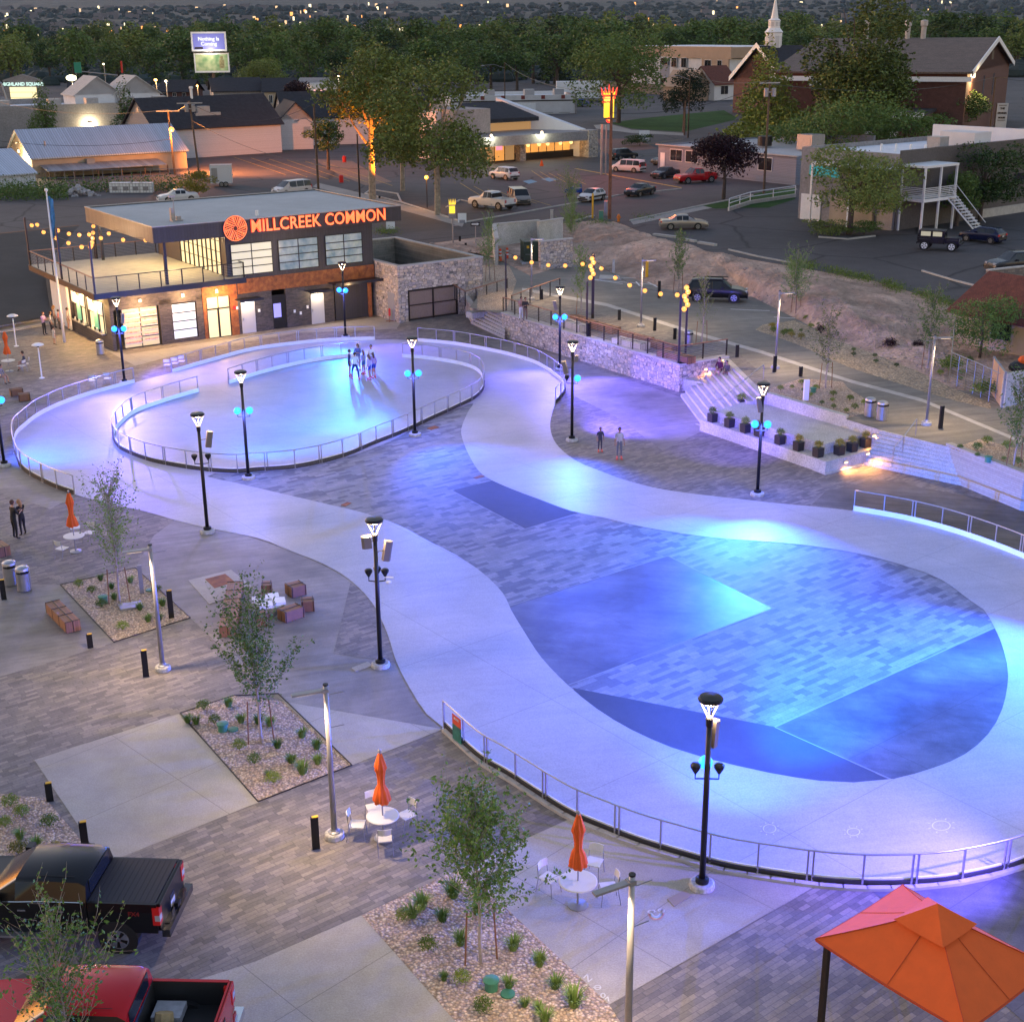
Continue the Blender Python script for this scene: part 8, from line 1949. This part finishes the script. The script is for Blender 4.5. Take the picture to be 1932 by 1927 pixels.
# small crown sign
c2 = thing('small_crown_sign', G(855, 462, ZT+.3), .1, 'small lit crown sign on a pale post beside the street', 'sign'); z0 = c2.location; za, zb_, zc_, zd = ht(z0, 450-5), ht(z0, 412), ht(z0, 386), ht(z0, 375)
k3 = z0.y/F0
MB().tube([(0, 0, 0), (0, 0, zb_)], .07, 8).b2(0, -.04, zb_*.72, 1.0, .04, zb_*.72+.08).build('post', m_galv, c2)
MB().b2(-7*k3, -.15, zb_, 6*k3, .15, zc_).build('sign_box', m_stuccog, c2); MB().b2(-6*k3, -.18, ht(z0, 402), 4.5*k3, -.15, zc_-.1).build('lit_face', m_ry, c2)
MB().lathe([(3.2*k3, -.2), (3.2*k3, -.18)], (-.8*k3, 0, (ht(z0, 402)+zc_)/2), 14, Matrix.Rotation(pi/2, 4, 'X')).build('red_disc', m_or, c2)
cc_ = MB()
for k in range(5): x = (-5+10*k/4)*k3; cc_.add([(x-1.2*k3, 0, zc_), (x+1.2*k3, 0, zc_), (x*1.2, 0, zd), (x-1.2*k3, .1, zc_), (x+1.2*k3, .1, zc_), (x*1.2, .1, zd)], [(0, 1, 2), (5, 4, 3), (1, 4, 5, 2), (0, 2, 5, 3)])
cc_.build('crown', m_ry, c2)
# road signs and small things
def signpost(px, py, ytop, z, fn, label, cat='road sign'):
    p = G(px, py, z); h = ht(p, ytop); root = thing('road_sign', p, 0, label, cat); MB().tube([(0, 0, 0), (0, 0, h)], .035, 6).build('post', m_galv, root); fn(root, h); return root
def oneway(r, h): MB().b2(-.45, -.06, h-.35, .45, -.04, h).build('sign_plate', m_black, r); MB().b2(-.36, -.075, h-.24, .12, -.062, h-.10).add([(.12, -.07, h-.29), (.36, -.07, h-.17), (.12, -.07, h-.05)], [(0, 1, 2)]).build('white_arrow', m_white, r); text('ONE WAY', .1, m_black, r, (-.1, -.08, h-.17), (pi/2, 0, 0), .002)
signpost(898, 475, 419, ZT, oneway, 'black one way sign with a white arrow near the street corner')
def noentry(r, h): MB().b2(-.9, -.06, h-1.8, .9, -.04, h).build('sign_plate', m_white, r); MB().lathe([(.85, -.1), (.85, -.07)], (0, 0, h-.9), 20, Matrix.Rotation(pi/2, 4, 'X')).build('red_disc', mat('sign red', (.6, .02, .02), .5), r); MB().b2(-.55, -.13, h-1.0, .55, -.11, h-.78).build('white_bar', m_white, r)
signpost(1215, 272, 246, ZB, noentry, 'red and white no entry sign beyond the restaurant')
def pblank(r, h): MB().b2(-.5, -.06, h-1.6, .4, -.02, h).build('sign_plate', m_white, r); MB().b2(-.35, -.08, h-1.4, .25, -.065, h-.7).build('grey_print', m_galv, r)
signpost(738, 432, 418, ZB, pblank, 'small white notice board behind the right end of the roof', 'sign'); signpost(873, 420, 402, ZB, pblank, 'small white notice board at the street kerb', 'sign')
# church monument sign
p = G(1887, 245, ZB); ms = thing('monument_sign', p, 0, 'tall white monument sign with dark lettering in front of the hall', 'sign'); h = ht(p, 195); k4 = p.y/F0
MB().b2(-10*k4, 0, 0, 10*k4, .8, h).build('panel', m_stuccow, ms)
for i, (t, s_) in enumerate((('THE', 3.6), ('GEORGIA', 3.2), ('HOUSE', 3.2))): text(t, s_*k4*1.2, m_dkbrown, ms, (0, -.05, h-(9+8*i)*k4), (pi/2, 0, 0), .02, bold=.03)
MB().b2(-7*k4, -.06, h-4*k4, 7*k4, -.02, h-3*k4).b2(-7*k4, -.06, h-30*k4, 7*k4, -.02, h-29*k4).build('rule', m_dkbrown, ms)
# hydrant, utility boxes, yellow bollards
o = MB().lathe([(.16, 0), (.14, .1), (.14, .55), (.17, .6), (.12, .75), (.03, .8)], n=12).tube([(-.25, 0, .45), (.25, 0, .45)], .07, 8).build('fire_hydrant', mat('hydrant orange', (.65, .18, .02), .5), None, G(1167, 418, ZB)); tag(o, 'orange yellow fire hydrant near the foot of the reddish pole', 'hydrant')
for x, y, s_, h, m, lb in ((1134, 416, .45, 1.0, m_green, 'green utility box at the foot of the reddish pole'), (1143, 407, .4, 1.5, m_galv, 'grey meter box by the reddish pole'), (1041, 420, .3, 1.3, m_kerb, 'pale concrete post above the screen wall')):
    o = MB().b2(-s_/2, -s_/2, 0, s_/2, s_/2, h).b2(-s_/2-.03, -s_/2-.03, h, s_/2+.03, s_/2+.03, h+.05).build('utility_box', m, None, G(x, y, ZB)); tag(o, lb, 'utility box')
for x, y, lb in ((1118, 412, 'yellow steel bollard behind the white and black wagon'), (1078+90-1003+1003-3, 0, '')):
    if lb: o = MB().lathe([(.1, 0), (.1, 2.6), (.03, 2.65)], n=10).build('guard_post', m_yellow, None, G(x, y, ZB)); tag(o, lb, 'post')
for x, y, lb in ((650, 306, 'red plastic barrel far back on the brown lot'), (644, 344, 'red box standing on the brown lot')): 
    o = MB().lathe([(.3, 0), (.3, .9), (.1, 1.0)], n=10).build('traffic_marker', m_tail, None, G(x, y, ZB)); tag(o, lb, 'traffic marker')
o = MB().lathe([(.35, 0), (.3, .05), (.05, .9)], n=10).build('traffic_cone', m_orange, None, G(1022, 313, ZB)); tag(o, 'orange cone at the restaurant door', 'cone')
# metal ramp rail near plum tree
rr = thing('ramp_railing', G(1375, 398, ZB), 0, 'pale pipe railing on a low wall left of the hedge tree', 'railing'); P_ = [G(1375, 398, ZB), G(1415, 385, ZB), G(1500, 372, ZB)]; o = P_[0]
MB().tube([q-o+Vector((0, 0, 1.35)) for q in P_], .05, 6).tube([q-o+Vector((0, 0, .85)) for q in P_], .05, 6).build('rails', m_white, rr)
for i in range(5): q = P_[0].lerp(P_[1], i/2) if i < 2 else P_[1].lerp(P_[2], (i-2)/2); MB().tube([q-o, q-o+Vector((0, 0, 1.35))], .05, 6).build('post', m_white, rr)
wl = MB()
for a, b in ((P_[0], P_[1]), (P_[1], P_[2])): c = (a+b)/2-o; d = b-a; wl.box((c.x, c.y, .2), (d.length, .3, .4), math.atan2(d.y, d.x))
wl.build('low_wall', m_kerb, rr)
# stacked white totes and rubble on dark lot
for i, (x, lb) in enumerate(((390, 'white plastic tote, leftmost of the row of four on the dark lot'), (426, 'white plastic tote, second of the row of four'), (458, 'white plastic tote, third of the row of four'), (492, 'white plastic tote, rightmost of the row of four'))):
    p = G(x*.566, 366, 2.0); root = thing('liquid_tote', p, 0, lb, 'tote', 'white plastic totes on the dark lot')
    MB().b2(-.75, -.5, .12, .75, .5, 1.45).build('tank', m_white, root); cg = MB()
    for k in range(5): cg.b2(-.78+k*.39, -.53, .1, -.74+k*.39, -.50, 1.45)
    for k in range(4): cg.b2(-.78, -.54, .2+k*.38, .78, -.51, .24+k*.38)
    cg.build('cage', m_galv, root); MB().b2(-.4, -.56, .5, .3, -.53, 1.0).build('label_plate', m_stuccog, root); MB().b2(-.8, -.55, 0, .8, .55, .12).build('pallet', m_shinglered, root)
rb_ = MB(); rn = random.Random(3)
for i in range(70):
    a = rn.uniform(0, 6.3); r0 = rn.uniform(0, 1.9); s_ = rn.uniform(.12, .45); rb_.lathe([(s_*.6, -s_*.4), (s_, 0), (s_*.7, s_*.5), (s_*.2, s_*.6)], (r0*cos(a)*1.4, r0*sin(a)*.7, max(0, 1.3*(1-r0/1.9))), 6, Matrix.Rotation(rn.random()*3, 4, 'X'))
o = rb_.build('rubble_heap', mat('pale wrapped heap', (.34, .33, .34), .8, nz=.4, sc=4), None, G(150, 372, 2.0)); tag(o, 'grey heap of wrapped rubble on the dark lot', 'heap')
# fence and undergrowth along the dark lot
fc = thing('chainlink_fence', G(-20, 352, ZB), 0, 'chain link fence in front of the metal barn', 'fence'); P_ = [G(x, 352-.022*x, ZB) for x in range(-20, 360, 18)]; o = P_[0]
for q in P_: MB().tube([q-o, q-o+Vector((0, 0, 1.9))], .035, 5).build('post', m_galv, fc)
w_ = MB()
for k in range(2): w_.tube([q-o+Vector((0, 0, 1.85-k*.9)) for q in P_], .03, 4)
w_.build('rail', m_galv, fc)
ug = MB(); rn = random.Random(12)
for i in range(9000):
    x = rn.uniform(-30, 345); y = 372+rn.uniform(-12, 8)-.02*x
    if 130 < x < 350 and y > 363: continue
    p = G(x, y, ZB); leaf_quads(ug, rn, p+Vector((0, 0, abs(rn.gauss(0, .8)))), .32)
o = ug.build('undergrowth', m_tree); tag(o, 'dark bushes and weeds along the chain link fence', 'undergrowth', kind='stuff')
wd2 = MB()
for i in range(7000):
    t = rn.random(); q = [(1495, 500), (1540, 505), (1600, 520), (1650, 530), (1700, 548), (1740, 558), (1800, 578), (1860, 600)]; k = t*6.99; a = int(k); x = q[a][0]+(q[a+1][0]-q[a][0])*(k-a); y = q[a][1]+(q[a+1][1]-q[a][1])*(k-a)
    if _nz.noise(Vector((x*.03, 0, 0))) < -.12: continue
    leaf_quads(wd2, rn, G(x+rn.gauss(0, 8), y+rn.gauss(0, 4), ZB)+Vector((0, 0, abs(rn.gauss(0, .16))+.05)), .13)
for (cx, cy, nn) in ((1090, 414, 900), (1130, 424, 700), (1215, 412, 300), (1795, 690, 900), (1860, 735, 900), (728, 440, 900)):
    for i in range(nn): leaf_quads(wd2, rn, G(cx+rn.gauss(0, 12), cy+rn.gauss(0, 3), 2.1)+Vector((0, 0, abs(rn.gauss(0, .25)))), .14)
o = wd2.build('weeds', m_shrub); tag(o, 'straggling green weeds along the top of the dirt bank', 'weeds', kind='stuff')
# chain link fence by cream house
f2 = thing('chainlink_fence', G(1797, 720, ZT), 0, 'chain link fence beside the cream house', 'fence'); P_ = [G(1797, 650, ZT), G(1790, 722, ZT), G(1835, 742, ZT), G(1880, 765, ZT)]; o = f2.location
for i in range(3):
    for k in range(3): q = P_[i].lerp(P_[i+1], k/3)-o; MB().tube([q, q+Vector((0, 0, 1.8))], .03, 5).build('post', m_galv, f2)
w_ = MB()
for k in range(12): w_.tube([q-o+Vector((0, 0, .1+k*.155)) for q in P_], .008 if k < 11 else .03, 4)
w_.build('wires', m_galv, f2)
# ---------------- people
def rig_mesh(name, joints, edges, rad, extra, mats, regions, parent, sub=1):
    me = bpy.data.meshes.new(name); names = list(joints); idx = {n: i for i, n in enumerate(names)}
    me.from_pydata([tuple(joints[n]) for n in names], [(idx[a], idx[b]) for a, b in edges], [])
    ob = bpy.data.objects.new(name, me); COL.objects.link(ob)
    sk = ob.modifiers.new('skin', 'SKIN'); sk.use_smooth_shade = True
    if not me.skin_vertices: me.attributes  # layer is made by the modifier
    lay = me.skin_vertices[0].data if me.skin_vertices else None
    if lay is None: raise RuntimeError('no skin layer')
    for n in names: r = rad[n]; lay[idx[n]].radius = (r, r) if not hasattr(r, '__len__') else r; lay[idx[n]].use_root = (n == 'pelvis')
    sb = ob.modifiers.new('sub', 'SUBSURF'); sb.levels = sb.render_levels = sub
    dg = bpy.context.evaluated_depsgraph_get(); dg.update(); ev = ob.evaluated_get(dg); m2 = bpy.data.meshes.new_from_object(ev)
    bpy.data.objects.remove(ob); bm = bmesh.new(); bm.from_mesh(m2)
    return bm, m2
SKIN = mat('skin', (.42, .24, .17), .6); SKIN2 = mat('tanned skin', (.30, .16, .11), .6)
CL = {}
def cloth(c):
    if c not in CL: CL[c] = mat('cloth %d' % len(CL), c, .85, nz=.1, sc=6)
    return CL[c]
def person(p, rz, label, H=1.72, top=(.3, .3, .3), legs=(.05, .05, .06), hair=(.05, .03, .02), pose='stand', skates=0, long_hair=0, shorts=0, grp=None, arms='rest', z=None, skin=None, sleeves=.5, stance=.0):
    k = H/1.72; sk = skin or SKIN
    hipz = .92+(.08 if skates else 0)
    J = {}
    st = .10+stance
    if pose in ('stand',):
        J.update(pelvis=(0, 0, hipz), hipL=(0, .09, hipz-.04), hipR=(0, -.09, hipz-.04), kneeL=(.03+stance*.3, st, hipz-.44), kneeR=(.03-stance*.3, -st, hipz-.44), ankL=(-.01+stance*.6, st+.01, hipz-.84), ankR=(-.01-stance*.6, -st-.01, hipz-.84), toeL=(.15+stance*.6, st+.04, hipz-.89), toeR=(.15-stance*.6, -st-.04, hipz-.89))
        lean = .03
    else:
        hz = .50
        J.update(pelvis=(0, 0, hz), hipL=(.02, .10, hz), hipR=(.02, -.10, hz), kneeL=(.42, .14, hz+.02), kneeR=(.42, -.12, hz+.04), ankL=(.46, .15, .09), ankR=(.40, -.14, .09), toeL=(.60, .17, .04), toeR=(.54, -.16, .04))
        hipz = hz; lean = .08
    zb = J['pelvis'][2]
    J.update(waist=(lean*.3, 0, zb+.16), chest=(lean, 0, zb+.38), neck=(lean*1.3, 0, zb+.53), head0=(lean*1.6, 0, zb+.60), shL=(lean, .17, zb+.46), shR=(lean, -.17, zb+.46))
    cz = zb+.46
    if arms == 'rest': J.update(elL=(lean-.02, .24, cz-.28), elR=(lean-.02, -.24, cz-.28), wrL=(lean+.08, .25, cz-.53), wrR=(lean+.08, -.25, cz-.53))
    elif arms == 'front': J.update(elL=(lean+.08, .23, cz-.26), elR=(lean+.08, -.23, cz-.26), wrL=(lean+.30, .10, cz-.20), wrR=(lean+.30, -.10, cz-.20))
    elif arms == 'lap': J.update(elL=(lean+.06, .24, cz-.27), elR=(lean+.06, -.24, cz-.27), wrL=(lean+.30, .08, cz-.36), wrR=(lean+.30, -.08, cz-.36))
    else: J.update(elL=(lean+.10, .22, cz-.22), elR=(lean+.02, -.25, cz-.27), wrL=(lean+.28, .10, cz-.02), wrR=(lean+.15, -.22, cz-.50))
    R_ = dict(pelvis=(.13, .11), waist=(.115, .095), chest=(.15, .11), neck=.055, head0=.05, shL=.065, shR=.065, elL=.042, elR=.042, wrL=.027, wrR=.027, hipL=.095, hipR=.095, kneeL=.06, kneeR=.06, ankL=.04, ankR=.04, toeL=.035, toeR=.035)
    E_ = [('pelvis', 'waist'), ('waist', 'chest'), ('chest', 'neck'), ('neck', 'head0'), ('chest', 'shL'), ('chest', 'shR'), ('shL', 'elL'), ('shR', 'elR'), ('elL', 'wrL'), ('elR', 'wrR'), ('pelvis', 'hipL'), ('pelvis', 'hipR'), ('hipL', 'kneeL'), ('hipR', 'kneeR'), ('kneeL', 'ankL'), ('kneeR', 'ankR'), ('ankL', 'toeL'), ('ankR', 'toeR')]
    root = thing('person', (p.x, p.y, p.z if z is None else z), rz, label, 'person', grp); root.scale = (k, k, k)
    bm, m2 = rig_mesh('body', J, E_, R_, None, None, None, root)
    hand = MB()
    for s in ('L', 'R'):
        w = Vector(J['wr'+s]); d = (w-Vector(J['el'+s])).normalized(); sd = Vector((0, 0, 1)).cross(d); sd = sd.normalized() if sd.length > .1 else Vector((1, 0, 0)); 
        if d.z < -.6: sd = Vector((1, 0, 0))
        nrm = d.cross(sd)
        hand.tube([w-d*.02, w+d*.03, w+d*.09], [.024, .036, .034], 6)
        for f in range(4):
            b = w+d*.085+sd*(-.027+.018*f); L = (.060, .072, .066, .050)[f]; hand.tube([b, b+d*L*.5+nrm*.004, b+d*L*.85+nrm*.022], [.009, .008, .006], 5)
        hand.tube([w+d*.03+sd*.030, w+d*.055+sd*.055, w+d*.085+sd*.058+nrm*.01], [.011, .010, .008], 5)
    hc = Vector(J['head0'])+Vector((.015, 0, .095))
    hd = MB(); hd.ball(hc, .10, 14, 10, (.98, .80, 1.18)); hd.add([hc+Vector((.092, -.014, .0)), hc+Vector((.092, .014, 0)), hc+Vector((.118, 0, -.012)), hc+Vector((.095, 0, .035))], [(0, 2, 3), (2, 1, 3), (0, 1, 2)])
    for s in (1, -1): hd.ball(hc+Vector((0, s*.082, -.005)), .022, 6, 4, (.8, .4, 1.2))
    for mb in (hand, hd):
        vs = [bm.verts.new(v) for v in mb.v]
        for f in mb.f:
            try: bm.faces.new([vs[i] for i in f])
            except ValueError: pass
    m2.materials.clear(); 
    for m in (sk, cloth(top), cloth(legs), m_black if not skates else mat_skate): m2.materials.append(m)
    zc_, zw = J['neck'][2]-.01, J['pelvis'][2]+.03
    for f in bm.faces:
        c = f.calc_center_median(); mi = 0; f.smooth = True
        out = abs(c.y) > .20
        dW = min((c-Vector(J['wrL'])).length, (c-Vector(J['wrR'])).length)
        if c.z < zc_ and c.z > zw and not (out or dW < .16): mi = 1
        if c.z > zw-.10 and (out) : 
            el = min((c-Vector(J['elL'])).length, (c-Vector(J['elR'])).length)
            shd = min((c-Vector(J['shL'])).length, (c-Vector(J['shR'])).length)
            mi = 1 if shd < .12+sleeves*.34 and dW > .10 else 0
        if c.z <= zw and dW > .14 and not (out and c.z > J['pelvis'][2]-.2 and pose == 'stand' and dW < .30):
            kn = min((c-Vector(J['hipL'])).length, (c-Vector(J['hipR'])).length)
            mi = 2 if (not shorts or kn < .24) else 0
        if c.z < .13+(.08 if skates else 0) and min((c-Vector(J['ankL'])).length, (c-Vector(J['ankR'])).length) < .24: mi = 3
        f.material_index = mi
    bm.to_mesh(m2); bm.free(); body = bpy.data.objects.new('body', m2); COL.objects.link(body); body.parent = root
    hm = cloth(hair); hr = MB()
    hr.ball(hc+Vector((-.018, 0, .028)), .108, 12, 8, (.95, .88, 1.08))
    if long_hair: hr.tube([hc+Vector((-.06, 0, .03)), hc+Vector((-.105, 0, -.10)), hc+Vector((-.12, 0, -.26))], [.085, .085, .05], 8)
    hr.build('hair', hm, root, smooth=True)
    MB().ball(hc+Vector((.093, .03, .015)), .010, 6, 4).ball(hc+Vector((.093, -.03, .015)), .010, 6, 4).b2(hc.x+.088, hc.y-.018, hc.z-.048, hc.x+.098, hc.y+.018, hc.z-.041).build('eyes_and_mouth', m_dkbrown, root)
    if skates:
        wl = MB()
        for s in ('L', 'R'):
            a, t = Vector(J['ank'+s]), Vector(J['toe'+s])
            for q in (a.lerp(t, -.1), a.lerp(t, .9)):
                for dy in (-.035, .035): wl.tube([(q.x, q.y+dy-.014, .035), (q.x, q.y+dy+.014, .035)], .034, 8)
            wl.box(((a.x+t.x)/2, (a.y+t.y)/2, .08), (.20, .07, .02))
        wl.build('roller_wheels', mat_wheel, root)
    return root
mat_skate = mat('coral skate boots', (.75, .10, .07), .5); mat_wheel = mat('coral wheels', (.70, .10, .06), .5)
AT = lambda dx, dy: math.atan2(dy, dx)
grs = 'roller skaters talking in a group on the inner oval'
for x, y, a, lb, kw in (
 (660, 710, .3, 'skater in a dark blue top and shorts at the left of the chatting group', dict(top=(.03, .05, .16), legs=(.02, .02, .04), shorts=1, H=1.70)),
 (671, 716, 1.6, 'skater in a pale tee and dark jeans seen from behind in wide stance', dict(top=(.55, .58, .50), legs=(.015, .03, .08), H=1.72, stance=.10)),
 (677, 698, -1.9, 'skater with long dark hair and a white waist tie behind the group', dict(top=(.10, .13, .30), legs=(.3, .3, .35), shorts=1, long_hair=1, H=1.70, arms='front')),
 (687, 706, 2.6, 'young skater in a pale blue top and blue shorts in the middle of the group', dict(top=(.30, .33, .55), legs=(.05, .15, .35), shorts=1, long_hair=1, hair=(.22, .12, .08), H=1.55)),
 (702, 700, -1.7, 'skater with dark bobbed hair and a white top facing the camera', dict(top=(.7, .7, .72), legs=(.2, .2, .4), H=1.70, arms='front')),
 (698, 716, 2.9, 'skater in a lilac top and bright blue shorts seen from the side', dict(top=(.40, .36, .55), legs=(.02, .05, .45), shorts=1, long_hair=1, hair=(.15, .09, .06), H=1.58)),
 (706, 713, 2.2, 'skater in a purple tee and blue shorts at the right of the group', dict(top=(.35, .25, .50), legs=(.02, .05, .40), shorts=1, long_hair=1, hair=(.12, .07, .05), H=1.60))):
    person(G(x, y, .016), a, lb, skates=1, grp=grs, **kw)
person(G(1168, 866), -1.5, 'lone skater in grey overalls standing on the pavers right of the ribbon', H=1.66, top=(.45, .42, .42), legs=(.14, .15, .18), skates=1, skin=SKIN2)
person(G(1132, 852), -1.4, 'crouching dark clothed skater left of the lone overalls skater', H=1.30, top=(.05, .05, .09), legs=(.05, .05, .09), skates=1, skin=SKIN2)
person(G(30, 1016), .9, 'man in black shirt and trousers standing with a woman at the left edge', H=1.80, top=(.010, .010, .012), legs=(.010, .010, .012), arms='front', hair=(.08, .04, .03), sleeves=.5)
person(G(45, 1009), 2.6, 'woman with blonde hair and a black jumpsuit beside the man in black', H=1.68, top=(.012, .012, .016), legs=(.012, .012, .018), long_hair=1, hair=(.34, .20, .10), arms='front', sleeves=.05)
D6 = lambda zx, zy: (zx*.1322, 556+zy*.1322)
for zx, zy, a, lb, kw in ((640, 570, -.4, 'person in a lilac top and black trousers at the left of the food queue', dict(top=(.45, .30, .52), legs=(.02, .02, .02), long_hair=0, hair=(.12, .05, .03), arms='front')),
 (740, 560, .4, 'person in a white tee at the food queue', dict(top=(.65, .60, .55), legs=(.02, .02, .025), arms='rest')),
 (780, 715, .8, 'small person in a pale dress in front of the food queue', dict(top=(.55, .5, .42), legs=(.5, .46, .4), shorts=1, H=1.35)),
 (900, 560, .3, 'person wearing a dark cap and grey shirt at the food windows', dict(top=(.10, .10, .12), legs=(.2, .17, .14), shorts=1)),
 (790, 470, .2, 'person with light hair farther back in the food queue', dict(top=(.5, .35, .28), legs=(.1, .1, .1), long_hair=1, hair=(.35, .18, .08))),
 (980, 505, .4, 'person in cream clothes closest to the service window', dict(top=(.6, .5, .4), legs=(.4, .3, .2), shorts=1)),
 (850, 490, .2, 'person in a pink top inside the food queue', dict(top=(.55, .2, .2), legs=(.1, .08, .08), H=1.5))):
    x, y = D6(zx, zy); person(G(x, y), a, lb, grp='people queueing at the food windows', **kw)
c = G(50, 698); person(c, pi+.3, 'person in a navy top sitting with crossed legs by the heaters', pose='sit', top=(.03, .04, .08), legs=(.3, .17, .12), shorts=1, arms='lap')
c2_ = c; chair(Vector((c.x-.0, c.y, 0)), pi+.3, 'chair under the seated person by the heaters')
person(G(2, 724), -.2, 'person cut by the left edge sitting with legs stretched out', pose='sit', top=(.2, .2, .25), legs=(.4, .25, .2), shorts=1, arms='lap')
person(G(983, 603, ZT), -1.2, 'person in a white top leaning on the terrace rail, left of the pair', top=(.35, .2, .18), legs=(.6, .6, .62), arms='front', skin=SKIN2, H=1.66)
person(G(991, 605, ZT), -1.3, 'person in a black top leaning on the terrace rail, right of the pair', top=(.02, .02, .02), legs=(.16, .10, .08), arms='front', skin=SKIN2, H=1.68)
person(G(1358, 712, .95), -2.2, 'person in a maroon tee sitting on the upper seat block', pose='sit', top=(.09, .012, .03), legs=(.06, .05, .07), shorts=1, arms='lap', hair=(.02, .015, .015))
person(G(1371, 716, .95), -2.0, 'person in olive clothes crouched beside the one in maroon', pose='sit', top=(.09, .08, .05), legs=(.10, .09, .06), arms='lap', skin=SKIN2, H=1.6)
# ---------------- evening air
hz = bpy.data.materials.new('haze air'); hz.use_nodes = True; nt = hz.node_tree
nt.nodes.remove(nt.nodes['Principled BSDF']); pv = nt.nodes.new('ShaderNodeVolumePrincipled'); nt.links.new(pv.outputs[0], nt.nodes['Material Output'].inputs['Volume'])
pv.inputs['Color'].default_value = (.5, .68, 1, 1); pv.inputs['Density'].default_value = 0.00002
o = MB().b2(-9000, -150, -3, 9000, 11500, 900).build('haze', hz); o['kind'] = 'stuff'; tag(o, 'thin bluish evening haze over the valley', 'haze')
